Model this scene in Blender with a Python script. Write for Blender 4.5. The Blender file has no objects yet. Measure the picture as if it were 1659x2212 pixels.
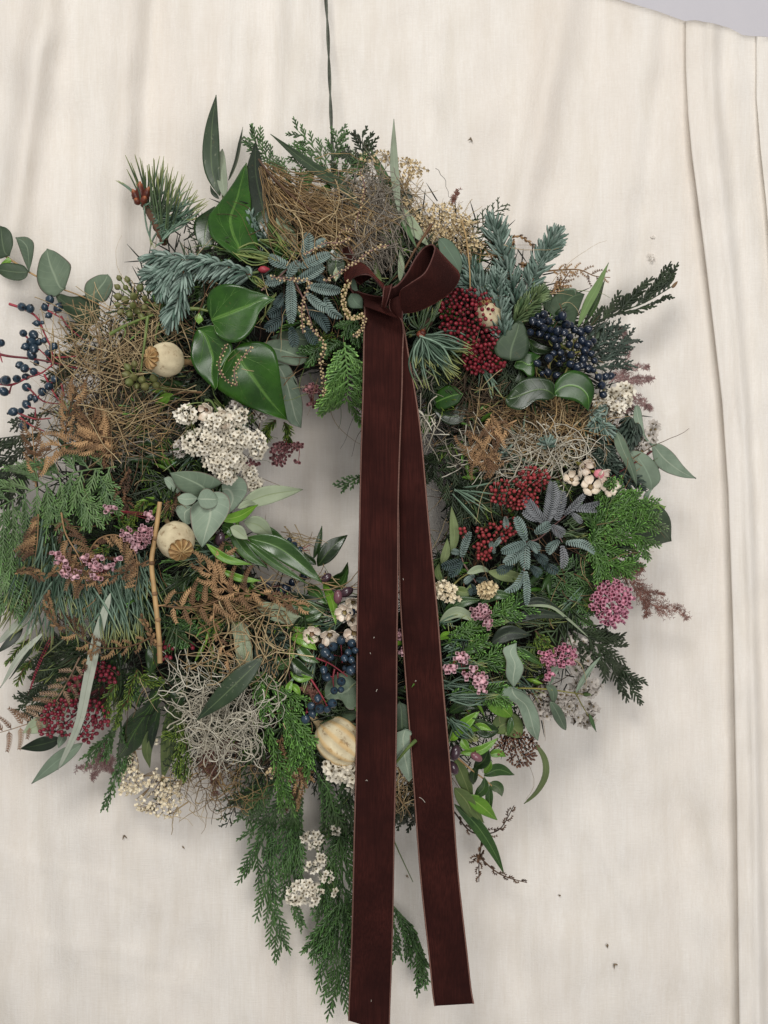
import bpy, math, random
import numpy as np
from mathutils import Vector
random.seed(7); rng = np.random.default_rng(11)
R_ = math.radians
scene = bpy.context.scene
COL = scene.collection

# ---------------------------------------------------------------- camera, light, exposure
S = 0.0004            # metres per photo unit (photo taken as 1659 x 2212 units) at the wreath's back plane
D = 0.80              # camera distance to that plane
CX, CZ = 829.5, 1106.0
cam_d = bpy.data.cameras.new('camera'); cam = bpy.data.objects.new('camera', cam_d); COL.objects.link(cam)
cam.location = (0, -D, 0); cam.rotation_euler = (R_(90), 0, 0)
cam_d.sensor_fit = 'VERTICAL'; cam_d.sensor_height = 24
cam_d.lens = 24 * D / (2212 * S); cam_d.clip_start = 0.01; cam_d.clip_end = 50
scene.camera = cam
w = bpy.data.worlds.new('World'); scene.world = w; w.use_nodes = True
bg = w.node_tree.nodes['Background']; bg.inputs[0].default_value = (0.98, 0.98, 1.0, 1); bg.inputs[1].default_value = 0.24
def area(name, loc, target, size, power, col):
    l = bpy.data.lights.new(name, 'AREA'); l.shape = 'RECTANGLE'; l.size, l.size_y = size
    l.energy = power; l.color = col
    o = bpy.data.objects.new(name, l); COL.objects.link(o); o.location = loc
    o.rotation_euler = (Vector(target) - Vector(loc)).to_track_quat('-Z', 'Y').to_euler()
area('ceiling_panel_light', (-0.42, -1.7, 1.35), (0, 0, 0.0), (0.8, 0.6), 26.5, (1, 0.98, 0.94))
area('front_fill_light', (0.55, -2.0, -0.15), (0.05, 0, -0.15), (1.0, 1.0), 22.5, (1, 0.98, 0.96))  # added fill from the low front to lift the lower cloth, no real source
scene.view_settings.view_transform = 'Standard'; scene.view_settings.look = 'None'
scene.view_settings.exposure = -0.12; scene.view_settings.gamma = 1
scene.render.resolution_x = 768; scene.render.resolution_y = 1024

# ---------------------------------------------------------------- photo units -> world
VW = dict(a=(0, 800, 1000), b=(700, 300, 1000), c=(1300, 400, 1000), d=(1800, 900, 1000), e=(0, 1500, 1000),
          f=(700, 1500, 800), g=(0, 2300, 1000), h=(600, 2200, 1000), i=(1600, 1600, 1200), j=(1500, 2300, 1200),
          k=(900, 3000, 1000), l=(1200, 850, 700), m=(0, 0, 1024), P=None)
Q = 1659 / 3024
def V(v, pts):
    a = np.array(pts, float).reshape(-1, len(pts[0]))
    if v != 'P':
        x0, y0, sz = VW[v]; k = sz / 1659 * Q
        a[:, 0] = x0 * Q + a[:, 0] * k; a[:, 1] = y0 * Q + a[:, 1] * k
    return a
def vk(v): return 1.0 if v == 'P' else VW[v][2] / 1659 * Q
def surf(x, y):                                   # how far the wreath's face stands out at a place
    r = np.hypot(np.asarray(x) - 735, (np.asarray(y) - 1060) * 0.97)
    q = 1 - ((r - 440) / 275) ** 2
    return 0.010 + 0.062 * np.sqrt(np.clip(q, 0, 1))
def W(x, y, d):                                   # place + distance from the back plane -> world
    x = np.asarray(x, float); y = np.asarray(y, float); d = np.asarray(d, float)
    k = (D - d) / D * S
    return np.stack([(x - CX) * k, -d + 0 * x, (CZ - y) * k], -1)
def PX(a, ref=None):                              # (...,3) x, y, lift
    a = np.asarray(a, float)
    s = surf(a[..., 0], a[..., 1]) if ref is None else ref
    return W(a[..., 0], a[..., 1], s + a[..., 2])
def unit(v): return v / np.maximum(np.linalg.norm(v, axis=-1, keepdims=True), 1e-9)
def cr(pts, n):                                   # Catmull-Rom through points
    p = np.asarray(pts, float)
    if len(p) == 2: return p[0] + (p[1] - p[0]) * np.linspace(0, 1, n)[:, None]
    q = np.vstack([2 * p[0] - p[1], p, 2 * p[-1] - p[-2]])
    u = np.linspace(0, len(p) - 1 - 1e-6, n); i = u.astype(int); t = (u - i)[:, None]
    a, b, c, d = q[i], q[i + 1], q[i + 2], q[i + 3]
    return .5 * (2 * b + (c - a) * t + (2 * a - 5 * b + 4 * c - d) * t ** 2 + (3 * b - a - 3 * c + d) * t ** 3)
def resamp(p, n):                                 # even arc length
    s = np.r_[0, np.cumsum(np.linalg.norm(np.diff(p, axis=0), axis=1))]; u = np.linspace(0, s[-1], n)
    return np.stack([np.interp(u, s, p[:, k]) for k in range(p.shape[1])], -1)
def lifted(p, l0=0.0, l1=None):
    l1 = l0 if l1 is None else l1
    p = np.asarray(p, float); return np.c_[p[:, :2], np.linspace(l0, l1, len(p))]

# ---------------------------------------------------------------- mesh collector
class MB:
    def __init__(s): s.v = []; s.q = []; s.t = []; s.ti = []; s.al = []; s.ac = []; s.mq = []; s.mt = []; s.n = 0
    def add(s, v, quads=None, tris=None, tint=.5, along=.5, across=0., mat=0):
        v = np.asarray(v, float).reshape(-1, 3); n = len(v)
        if quads is not None and len(quads): s.q.append(np.asarray(quads) + s.n); s.mq.append(np.full(len(quads), mat))
        if tris is not None and len(tris): s.t.append(np.asarray(tris) + s.n); s.mt.append(np.full(len(tris), mat))
        for l, x in ((s.ti, tint), (s.al, along), (s.ac, across)): l.append(np.broadcast_to(np.asarray(x, float), (n,)) if np.ndim(x) == 0 else np.asarray(x, float).reshape(-1))
        s.v.append(v); s.n += n
    def tubes(s, P, R, sides=4, ref=(0, -1, 0), flat=1.0, tint=None, mat=0, al=None):
        P = np.asarray(P, float)
        if P.ndim == 2: P = P[None]
        N, K, _ = P.shape; R = np.broadcast_to(np.asarray(R, float), (N, K))
        T = unit(np.gradient(P, axis=1)); ref = np.broadcast_to(np.asarray(ref, float), (N, K, 3)) if np.ndim(ref) < 2 else np.broadcast_to(np.asarray(ref)[:, None, :], (N, K, 3))
        sd = unit(np.cross(T, ref) + 1e-7); nr = np.cross(sd, T)
        a = np.arange(sides) / sides * 2 * np.pi
        ring = P[:, :, None] + R[:, :, None, None] * (np.cos(a)[None, None, :, None] * sd[:, :, None] + flat * np.sin(a)[None, None, :, None] * nr[:, :, None])
        k, j = np.meshgrid(np.arange(K - 1), np.arange(sides), indexing='ij'); j2 = (j + 1) % sides
        f = np.stack([k * sides + j, k * sides + j2, (k + 1) * sides + j2, (k + 1) * sides + j], -1).reshape(-1, 4)
        F = (f[None] + (np.arange(N) * K * sides)[:, None, None]).reshape(-1, 4)
        ti = rng.random(N) if tint is None else np.broadcast_to(tint, (N,))
        al = np.linspace(0, 1, K) if al is None else al
        s.add(ring, quads=F, tint=np.repeat(ti, K * sides), along=np.tile(np.repeat(al, sides), N), mat=mat)
        return s
    def grid(s, G, thick=0.0, tint=.5, mat=0, mat2=None):
        n, m, _ = G.shape; mat2 = mat if mat2 is None else mat2
        al = np.repeat(np.linspace(0, 1, n), m); ac = np.tile(np.linspace(-1, 1, m), n)
        i, j = np.meshgrid(np.arange(n - 1), np.arange(m - 1), indexing='ij')
        f = np.stack([i * m + j, i * m + j + 1, (i + 1) * m + j + 1, (i + 1) * m + j], -1).reshape(-1, 4)
        if not thick: s.add(G, quads=f, tint=tint, along=al, across=ac, mat=mat); return s
        nr = unit(np.cross(np.gradient(G, axis=1), np.gradient(G, axis=0)) + 1e-12)
        if nr[..., 1].mean() > 0: nr = -nr; f = f[:, ::-1]
        B = G - nr * thick; N = n * m
        s.add(np.vstack([G.reshape(-1, 3), B.reshape(-1, 3)]), quads=f, tint=tint, along=np.r_[al, al], across=np.r_[ac, ac], mat=mat)
        base = s.n - 2 * N
        s.q.append(f[:, ::-1] + base + N); s.mq.append(np.full(len(f), mat2))
        e = np.r_[np.arange(m), m - 1 + m * np.arange(1, n), (n - 1) * m + np.arange(m - 2, -1, -1), m * np.arange(n - 2, 0, -1)]
        e2 = np.roll(e, -1); s.q.append(np.stack([e, e + N, e2 + N, e2], -1) + base); s.mq.append(np.full(len(e), mat2))
        return s
    def build(s, name, mats, parent=None, kind=None, smooth=True):
        me = mesh_of(s, name, mats, origin_of(parent), smooth)
        o = bpy.data.objects.new(name, me); COL.objects.link(o)
        if parent is not None: o.parent = parent
        if kind: o['kind'] = kind
        return o
def origin_of(p):
    loc = np.zeros(3)
    while p is not None: loc = loc + np.array(p.location); p = p.parent
    return loc
def mesh_of(s, name, mats, org=0, smooth=True):
    v = np.vstack(s.v) - org; q = np.vstack(s.q) if s.q else np.zeros((0, 4), int); t = np.vstack(s.t) if s.t else np.zeros((0, 3), int)
    me = bpy.data.meshes.new(name); me.vertices.add(len(v)); me.vertices.foreach_set('co', v.astype(np.float32).ravel())
    li = np.r_[q.ravel(), t.ravel()]; me.loops.add(len(li)); me.loops.foreach_set('vertex_index', li.astype(np.int32))
    npol = len(q) + len(t); me.polygons.add(npol)
    me.polygons.foreach_set('loop_start', np.r_[np.arange(len(q)) * 4, len(q) * 4 + np.arange(len(t)) * 3].astype(np.int32))
    me.polygons.foreach_set('material_index', np.r_[np.concatenate(s.mq) if s.mq else [], np.concatenate(s.mt) if s.mt else []].astype(np.int32))
    me.polygons.foreach_set('use_smooth', np.full(npol, smooth))
    for nm, l in (('tint', s.ti), ('along', s.al), ('across', s.ac)):
        at = me.attributes.new(nm, 'FLOAT', 'POINT'); at.data.foreach_set('value', np.concatenate(l).astype(np.float32))
    me.update(calc_edges=True)
    for m in (mats if isinstance(mats, (list, tuple)) else [mats]): me.materials.append(m)
    return me
def thing(name, label, cat, loc, group=None, kind=None):
    o = bpy.data.objects.new(name, None); COL.objects.link(o); o.empty_display_size = .01
    o.location = tuple(float(c) for c in loc); o['label'] = label; o['category'] = cat
    if group: o['group'] = group
    if kind: o['kind'] = kind
    return o
def tag(o, label, cat, group=None, kind=None):
    o['label'] = label; o['category'] = cat
    if group: o['group'] = group
    if kind: o['kind'] = kind
    return o
def inst(name, me, parent, pos, rot=(0, 0, 0), sc=1.0):
    o = bpy.data.objects.new(name, me); COL.objects.link(o); o.parent = parent
    o.location = tuple(np.asarray(pos) - origin_of(parent)); o.rotation_euler = rot
    o.scale = (sc, sc, sc) if np.ndim(sc) == 0 else sc
    return o

# ---------------------------------------------------------------- materials
def lin(c): return tuple(((x / 255) / 12.92 if x / 255 <= .04045 else ((x / 255 + .055) / 1.055) ** 2.4) for x in c) + (1,)
class NT:
    def __init__(s, name):
        s.m = bpy.data.materials.new(name); s.m.use_nodes = True; s.t = s.m.node_tree; s.b = s.t.nodes['Principled BSDF']
    def n(s, ty, **kw):
        o = s.t.nodes.new(ty)
        for k, v in kw.items(): setattr(o, k, v)
        return o
    def l(s, a, b): s.t.links.new(a, b)
    def attr(s, nm): return s.n('ShaderNodeAttribute', attribute_name=nm).outputs['Fac']
    def math(s, op, a, b=None, c=None):
        o = s.n('ShaderNodeMath', operation=op)
        for i, x in enumerate((a, b, c)):
            if x is None: continue
            if isinstance(x, (int, float)): o.inputs[i].default_value = x
            else: s.l(x, o.inputs[i])
        return o.outputs[0]
    def mix(s, f, a, b, bt='MIX'):
        o = s.n('ShaderNodeMix', data_type='RGBA', blend_type=bt)
        for k, x in ((0, f), (6, a), (7, b)):
            if isinstance(x, (int, float)): o.inputs[k].default_value = x
            elif isinstance(x, tuple): o.inputs[k].default_value = x
            else: s.l(x, o.inputs[k])
        return o.outputs[2]
    def noise(s, scale, detail=3, coord=None, rough=.55):
        o = s.n('ShaderNodeTexNoise'); o.inputs['Scale'].default_value = scale; o.inputs['Detail'].default_value = detail; o.inputs['Roughness'].default_value = rough
        c = coord if coord is not None else s.n('ShaderNodeTexCoord').outputs['Object']; s.l(c, o.inputs['Vector']); return o.outputs['Fac']
    def ramp(s, x, lo, hi):
        o = s.n('ShaderNodeMapRange'); o.inputs[1].default_value = lo; o.inputs[2].default_value = hi; s.l(x, o.inputs[0]); return o.outputs[0]
    def bump(s, h, strength=.3, dist=.001):
        o = s.n('ShaderNodeBump'); o.inputs['Strength'].default_value = strength; o.inputs['Distance'].default_value = dist; s.l(h, o.inputs['Height']); s.l(o.outputs[0], s.b.inputs['Normal']); return o
def strandmat(name, c1, c2, rough=.6, tip=None, nscale=120, spec=.45):
    t = NT(name); x = t.mix(t.attr('tint'), lin(c1), lin(c2))
    x = t.mix(t.ramp(t.noise(nscale), .35, .7), x, t.mix(1.0, x, (.62, .62, .62, 1), 'MULTIPLY'))
    if tip: x = t.mix(t.ramp(t.attr('along'), .72, 1.0), x, lin(tip))
    t.l(x, t.b.inputs['Base Color']); t.b.inputs['Roughness'].default_value = rough; t.b.inputs['Specular IOR Level'].default_value = spec
    return t.m
def leafmat(name, c1, c2, rib, rough=.4, spec=.5, veins=7, vein_amt=.35, spots=None, edge=None, bump=.35):
    t = NT(name); al = t.attr('along'); ac = t.math('ABSOLUTE', t.attr('across'))
    x = t.mix(t.ramp(t.noise(45, 4), .3, .72), lin(c1), lin(c2))
    x = t.mix(t.math('MULTIPLY', t.attr('tint'), .35), x, t.mix(1.0, x, (.55, .6, .55, 1), 'MULTIPLY'))
    mid = t.ramp(ac, .085, .02)
    side = t.math('FRACT', t.math('SUBTRACT', t.math('MULTIPLY', al, float(veins)), t.math('MULTIPLY', ac, veins * .2)))
    side = t.ramp(t.math('ABSOLUTE', t.math('SUBTRACT', side, .5)), .07, .0)
    v = t.math('MAXIMUM', mid, t.math('MULTIPLY', side, vein_amt))
    x = t.mix(t.math('MULTIPLY', v, .75), x, lin(rib))
    if spots: x = t.mix(t.ramp(t.noise(300, 5, rough=.7), .60, .68), x, lin(spots))
    x = t.mix(t.math('MULTIPLY', t.ramp(t.noise(230, 6, rough=.75), .62, .70), .45), x, lin((112, 92, 54)))
    if edge: x = t.mix(t.ramp(ac, .93, 1.0), x, lin(edge))
    t.l(x, t.b.inputs['Base Color'])
    rr = t.math('ADD', t.math('MULTIPLY', t.noise(70), .3), rough - .15); t.l(rr, t.b.inputs['Roughness'])
    t.b.inputs['Specular IOR Level'].default_value = spec
    h = t.math('SUBTRACT', t.math('MULTIPLY', t.noise(150, 4), .5), t.math('MULTIPLY', v, .5)); t.bump(h, bump, .0006)
    return t.m
M = {}
M['fir'] = strandmat('fir_needle', (158, 178, 166), (84, 110, 96), .38)
M['fir_green'] = strandmat('fir_needle_green', (132, 151, 104), (72, 97, 61), .38)
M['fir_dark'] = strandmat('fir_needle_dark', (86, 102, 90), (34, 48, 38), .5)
M['pine'] = strandmat('pine_needle', (92, 114, 74), (32, 50, 30), .38, tip=(132, 140, 74))
M['pine_blue'] = strandmat('pine_needle_blue', (124, 150, 128), (48, 74, 54), .38, tip=(154, 157, 89))
M['pine_yellow'] = strandmat('pine_needle_yellow', (130, 142, 76), (74, 100, 54), .42, tip=(160, 150, 90))
M['cyp_dark'] = strandmat('cypress_dark', (64, 80, 50), (22, 34, 20), .55, nscale=200)
M['cyp_mid'] = strandmat('cypress_mid', (88, 120, 66), (40, 66, 36), .38, tip=(88, 133, 66), nscale=200)
M['cyp_left'] = strandmat('cypress_grey', (124, 152, 98), (58, 86, 52), .38, tip=(114, 157, 85), nscale=200)
M['cyp_bright'] = strandmat('cypress_bright', (90, 128, 56), (38, 68, 28), .38, tip=(123, 177, 81), nscale=200)
M['cyp_light'] = strandmat('cypress_light', (124, 166, 90), (72, 112, 52), .45, tip=(165, 216, 115), nscale=200)
M['heath'] = strandmat('heather_leaf', (92, 116, 50), (55, 79, 37), .5, tip=(136, 159, 57))
M['hay'] = strandmat('straw', (212, 190, 146), (140, 112, 76), .6)
M['hay_dark'] = strandmat('dark_straw', (118, 98, 72), (50, 38, 28), .7)  # straw darkened for the under layers, shade in the colour for depth
M['hay_gold'] = strandmat('gold_straw', (188, 156, 106), (74, 52, 34), .6)
M['hay_grey'] = strandmat('grey_straw', (164, 154, 140), (92, 84, 72), .7)
M['moss'] = strandmat('hanging_moss', (228, 222, 204), (178, 170, 150), .85)
M['brack'] = strandmat('bracken', (176, 140, 98), (84, 56, 38), .65, nscale=90)
M['brack_gold'] = strandmat('bracken_gold', (200, 160, 114), (98, 68, 44), .65, nscale=90)
M['brack_dark'] = strandmat('bracken_dark', (120, 86, 58), (62, 42, 28), .65, nscale=90)
M['brack_pale'] = strandmat('bracken_pale', (186, 158, 132), (140, 108, 84), .65, nscale=90)
M['astilbe'] = strandmat('astilbe_plume', (172, 124, 110), (116, 76, 64), .8)
M['astilbe_pink'] = strandmat('astilbe_plume_pink', (186, 152, 148), (140, 104, 100), .8)
M['mimosa'] = strandmat('mimosa_leaflet', (148, 166, 158), (84, 106, 100), .55, nscale=60)
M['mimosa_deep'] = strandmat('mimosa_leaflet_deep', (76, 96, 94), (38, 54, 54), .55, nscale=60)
M['mimosa_mauve'] = strandmat('mimosa_leaflet_mauve', (142, 144, 146), (88, 92, 96), .55, nscale=60)
M['red_stem'] = strandmat('red_stem', (178, 66, 78), (116, 36, 48), .45)
M['yel_stem'] = strandmat('yellow_green_stem', (158, 152, 76), (108, 104, 48), .5)
M['grn_stem'] = strandmat('green_stem', (128, 146, 78), (84, 106, 52), .5)
M['brn_stem'] = strandmat('brown_stem', (122, 88, 58), (66, 44, 32), .7)
M['wine_stem'] = strandmat('wine_stem', (96, 44, 44), (58, 26, 28), .6)
M['tan_stem'] = strandmat('tan_stem', (216, 184, 130), (182, 146, 98), .55, nscale=60)
M['mauve_stem'] = strandmat('mauve_stem', (158, 122, 114), (112, 78, 74), .6)
M['string'] = strandmat('hanging_string', (104, 108, 96), (66, 70, 60), .8, nscale=500)
M['stamen'] = strandmat('stamen', (92, 58, 60), (60, 38, 40), .6)
M['moss_fill'] = strandmat('filler_green', (34, 44, 26), (10, 16, 10), .7)  # filling kept near black, deep shade put into its colour
M['fill_pine'] = strandmat('shaded_needle', (62, 82, 46), (18, 30, 16), .45)  # darkened pine copy, so gaps between sprigs read as shade
M['fill_cyp'] = strandmat('shaded_cypress', (56, 78, 38), (18, 32, 16), .5)  # cypress colour with the shade of the inner wreath mixed in
M['lime_leaf'] = strandmat('small_bright_leaf', (126, 164, 58), (64, 104, 34), .35)
M['dark_leaf'] = strandmat('small_dark_leaf', (60, 88, 44), (26, 46, 24), .35)
M['core'] = strandmat('wreath_core', (38, 32, 24), (24, 20, 16), .9)  # almost black, standing in for the darkness seen between sprigs
def berrymat(name, c1, c2, rough=.25, bloom=None, spec=.5, nscale=250):
    t = NT(name); rnd = t.n('ShaderNodeObjectInfo').outputs['Random']
    x = t.mix(rnd, lin(c1), lin(c2))
    if bloom: x = t.mix(t.ramp(t.noise(nscale, 4), .42, .66), x, lin(bloom))
    t.l(x, t.b.inputs['Base Color']); t.b.inputs['Roughness'].default_value = rough; t.b.inputs['Specular IOR Level'].default_value = spec
    return t.m
M['blue'] = berrymat('blue_berry', (18, 27, 40), (34, 50, 66), .27, (60, 84, 100), .7)
M['navy'] = berrymat('navy_berry', (10, 14, 24), (20, 30, 46), .25, (38, 52, 72), .7)
M['plum'] = berrymat('plum_berry', (40, 26, 34), (62, 40, 50), .22, (92, 70, 78), .6)
M['plum_pink'] = berrymat('ripening_berry', (98, 58, 72), (112, 66, 76), .25, (142, 102, 106), .6)
M['dkcap'] = berrymat('berry_cap', (14, 14, 20), (20, 18, 24), .6)
M['crimson'] = berrymat('crimson_bud', (124, 24, 40), (66, 10, 22), .4, (150, 52, 60))
M['coral'] = berrymat('coral_bud', (150, 46, 54), (92, 20, 32), .4, (182, 82, 80))
M['wine'] = berrymat('wine_bud', (126, 30, 48), (92, 18, 36), .4, (146, 52, 66))
M['brown_bud'] = berrymat('brown_bud', (112, 76, 58), (72, 46, 36), .55, (136, 98, 76))
M['cream_bud'] = berrymat('cream_bud', (196, 172, 124), (134, 104, 74), .6, (214, 198, 158))
M['ivy_bud'] = berrymat('green_bud', (84, 106, 50), (104, 106, 62), .5, (124, 112, 74))
M['pink'] = berrymat('pink_bell', (234, 158, 182), (212, 124, 154), .5, (244, 196, 210))
M['dusty'] = berrymat('dusty_pink_bell', (166, 112, 114), (130, 82, 88), .6, (186, 140, 138))
M['blush'] = berrymat('blush_bell', (226, 180, 190), (204, 140, 152), .5, (240, 210, 214))
M['white'] = berrymat('papery_white', (234, 227, 211), (194, 182, 156), .75, (240, 235, 222))
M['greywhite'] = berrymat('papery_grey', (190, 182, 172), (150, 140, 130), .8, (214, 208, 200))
M['floret_eye'] = berrymat('floret_centre', (122, 106, 74), (84, 70, 48), .8)
M['gyp'] = berrymat('dried_baby_breath', (214, 194, 150), (178, 152, 104), .8, (232, 218, 186))
M['gyp_white'] = berrymat('white_baby_breath', (236, 224, 196), (210, 190, 150), .8, (246, 240, 222))
M['wax'] = berrymat('wax_petal', (226, 212, 190), (206, 184, 164), .45, (236, 226, 210))
M['wax_eye'] = berrymat('wax_flower_eye', (150, 136, 70), (136, 104, 76), .4)
M['wax_bud'] = berrymat('wax_flower_bud', (224, 132, 152), (226, 140, 150), .4)
M['bud_brown'] = strandmat('pine_bud', (140, 74, 54), (86, 42, 34), .4, tip=(180, 104, 60))
M['bark'] = strandmat('pine_bark', (108, 76, 54), (60, 42, 32), .8, nscale=400)
def leafset(k, up, up2, rib, under, rough=.35, **kw):
    M[k] = [leafmat(k + '_leaf', up, up2, rib, rough, **kw), leafmat(k + '_leaf_under', under, tuple(int(x * .86) for x in under), tuple(min(255, int(x * 1.1)) for x in under), .6, veins=kw.get('veins', 7), spec=.3, vein_amt=.2)]
leafset('ivy', (54, 96, 28), (24, 54, 14), (104, 144, 66), (112, 138, 84), .27, spec=.5, vein_amt=0, bump=.3)
leafset('ivy_deep', (38, 62, 24), (20, 38, 14), (78, 102, 50), (90, 106, 70), .28, spec=.5, vein_amt=.3)
leafset('euc', (110, 126, 104), (82, 98, 80), (140, 154, 130), (126, 142, 122), .55, spec=.25, veins=9, vein_amt=.3, edge=(118, 96, 92))
leafset('euc_pale', (148, 164, 144), (114, 130, 112), (172, 182, 160), (140, 158, 142), .6, spec=.22, veins=9, vein_amt=.35, edge=(128, 106, 100))
leafset('euc_deep', (72, 88, 66), (48, 64, 46), (98, 114, 86), (96, 116, 96), .5, spec=.28, veins=8, vein_amt=.3)
leafset('olive', (58, 76, 50), (34, 50, 32), (98, 114, 78), (150, 160, 138), .5, veins=12, vein_amt=.12, spots=(104, 110, 88))
leafset('olive_deep', (34, 48, 30), (18, 30, 18), (66, 82, 52), (120, 130, 104), .45, veins=12, vein_amt=.15, spots=(58, 72, 52))
leafset('olive_pale', (166, 176, 148), (142, 154, 126), (126, 138, 98), (150, 160, 138), .6, spec=.25, veins=10, vein_amt=.15)
leafset('silver', (196, 200, 184), (174, 180, 164), (150, 156, 136), (180, 184, 168), .6, spec=.25, veins=3, vein_amt=.05)
leafset('privet', (62, 94, 40), (38, 66, 28), (112, 142, 84), (120, 146, 92), .28, spec=.6, veins=9, vein_amt=.2)
leafset('lime', (112, 154, 48), (82, 126, 38), (156, 184, 92), (140, 166, 90), .3, spec=.5, veins=8, vein_amt=.25)
leafset('sage', (108, 124, 72), (82, 100, 56), (140, 150, 96), (120, 134, 88), .5, spec=.3, veins=8, vein_amt=.3)
leafset('blade', (84, 112, 70), (58, 84, 52), (120, 140, 96), (120, 136, 104), .45, spec=.35, veins=2, vein_amt=.05)
M['vein'] = strandmat('leaf_vein', (92, 130, 58), (76, 116, 48), .4)

# velvet ribbon
t = NT('burgundy_velvet'); co = t.n('ShaderNodeTexCoord').outputs['Object']
mp = t.n('ShaderNodeMapping'); mp.inputs['Scale'].default_value = (1, 1, .03); t.l(co, mp.inputs['Vector'])
st = t.noise(900, 3, mp.outputs[0]); pat = t.noise(28, 4)
x = t.mix(t.ramp(st, .3, .75), lin((44, 19, 16)), lin((66, 31, 26)))
x = t.mix(t.ramp(pat, .35, .7), x, lin((36, 15, 13)))
x = t.mix(t.ramp(t.noise(700, 6, rough=.8), .74, .80), x, lin((120, 84, 74)))
t.l(x, t.b.inputs['Base Color']); t.b.inputs['Roughness'].default_value = .9; t.b.inputs['Specular IOR Level'].default_value = .12
t.b.inputs['Sheen Weight'].default_value = .22; t.b.inputs['Sheen Roughness'].default_value = .35; t.b.inputs['Sheen Tint'].default_value = lin((190, 96, 84))
t.bump(t.noise(1600, 2), .35, .0006); M['velvet'] = t.m
M['selvage'] = strandmat('ribbon_edge', (134, 96, 82), (108, 74, 64), .7, nscale=900)
# poppy pods
for pk, sa in (('pod', .0), ('pod_striped', .5)):
    t = NT('poppy_' + pk); x = t.mix(t.ramp(t.noise(60, 5), .35, .7), lin((222, 208, 172)), lin((176, 160, 128)))
    x = t.mix(t.ramp(t.noise(160, 6, rough=.7), .56, .66), x, lin((148, 124, 92)))
    x = t.mix(t.math('MULTIPLY', t.ramp(t.attr('tint'), .45, .9), sa), x, lin((206, 160, 84)))
    t.l(x, t.b.inputs['Base Color']); t.b.inputs['Roughness'].default_value = .7; t.bump(t.noise(260, 5), .4, .001); M[pk] = t.m
M['crown'] = strandmat('poppy_crown', (204, 172, 118), (158, 120, 74), .6, nscale=300)
# linen
t = NT('cream_linen'); co = t.n('ShaderNodeTexCoord').outputs['Object']
def streak(sx, sz, sc, det=4):
    mp = t.n('ShaderNodeMapping'); mp.inputs['Scale'].default_value = (sx, 1, sz); t.l(co, mp.inputs['Vector']); return t.noise(sc, det, mp.outputs[0], .65)
v1 = streak(1, .05, 620); v2 = streak(.05, 1, 1300); v3 = streak(1, .16, 60, 3); v4 = streak(1, .10, 12, 3)
x = t.mix(t.ramp(v1, .3, .7), lin((233, 226, 217)), lin((241, 236, 229)))
x = t.mix(t.math('MULTIPLY', t.ramp(v2, .3, .75), .4), x, lin((221, 213, 202)))
x = t.mix(t.math('MULTIPLY', t.ramp(v3, .45, .75), .35), x, lin((212, 202, 186)))
x = t.mix(t.math('MULTIPLY', t.ramp(v4, .45, .75), .3), x, lin((214, 198, 182)))
x = t.mix(t.ramp(t.noise(420, 7, rough=.8), .78, .80), x, lin((160, 140, 116)))
t.l(x, t.b.inputs['Base Color']); t.b.inputs['Roughness'].default_value = .9; t.b.inputs['Specular IOR Level'].default_value = .15
h = t.math('ADD', v2, t.math('ADD', t.math('MULTIPLY', v1, .8), t.math('MULTIPLY', t.noise(50, 3), 1.2))); t.bump(h, .45, .0008); M['linen'] = t.m
t = NT('wall_paint'); t.l(t.mix(t.noise(30, 4), lin((206, 203, 208)), lin((198, 196, 202))), t.b.inputs['Base Color']); t.b.inputs['Roughness'].default_value = .8; t.bump(t.noise(400, 4), .15, .001); M['wall'] = t.m
M['piping'] = strandmat('bow_piping', (104, 62, 54), (84, 48, 44), .7, nscale=900)  # darker copy of the ribbon edge, to counter sheen on the bow
M['crumb'] = strandmat('dry_crumb', (150, 130, 104), (120, 100, 76), .8)
M['lint'] = strandmat('lint', (220, 214, 200), (190, 182, 168), .8)

# ---------------------------------------------------------------- setting: wall and cloth
b = MB(); gx, gy = np.meshgrid(np.linspace(-3000, 4600, 3), np.linspace(-3000, 5000, 3)); b.grid(W(gx, gy, -0.12 + 0 * gx), 0)
b.build('wall', M['wall'], kind='structure')
FOLDS = [  # x0,y0,x1,y1,width,depth (m): soft folds running down the cloth
    (100, 0, 5, 620, 34, .0155), (275, 0, 240, 600, 30, .0055), (520, 0, 500, 500, 26, .0050), (640, 0, 615, 400, 24, .0035), (1212, 60, 1058, 780, 36, .0115), (1400, 60, 1330, 700, 40, .0030), (840, 0, 800, 300, 40, .002), (2215, 0, 2095, 900, 30, -0.0149), (2120, 0, 2020, 900, 34, 0.0070), (290, -50, 225, 900, 45, 0.0070), (335, 0, 300, 400, 20, -0.0035), (590, 0, 570, 300, 30, -0.0061),
    (660, 0, 640, 500, 35, 0.0035), (960, 0, 900, 500, 30, -0.0035), (2240, 60, 2085, 800, 28, -0.0096), (2190, 0, 2040, 800, 45, 0.0053), (1330, 100, 1290, 900, 55, 0.0053),
    (1440, 60, 1330, 900, 22, -0.0039), (60, 1600, 120, 2300, 40, -0.0053), (400, 1800, 420, 2300, 50, -0.0053), (1150, 1900, 1120, 2300, 60, -0.0053), (1450, 1300, 1500, 2300, 40, -0.0044), (830, 800, 700, 1300, 70, -0.0053)]
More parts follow.
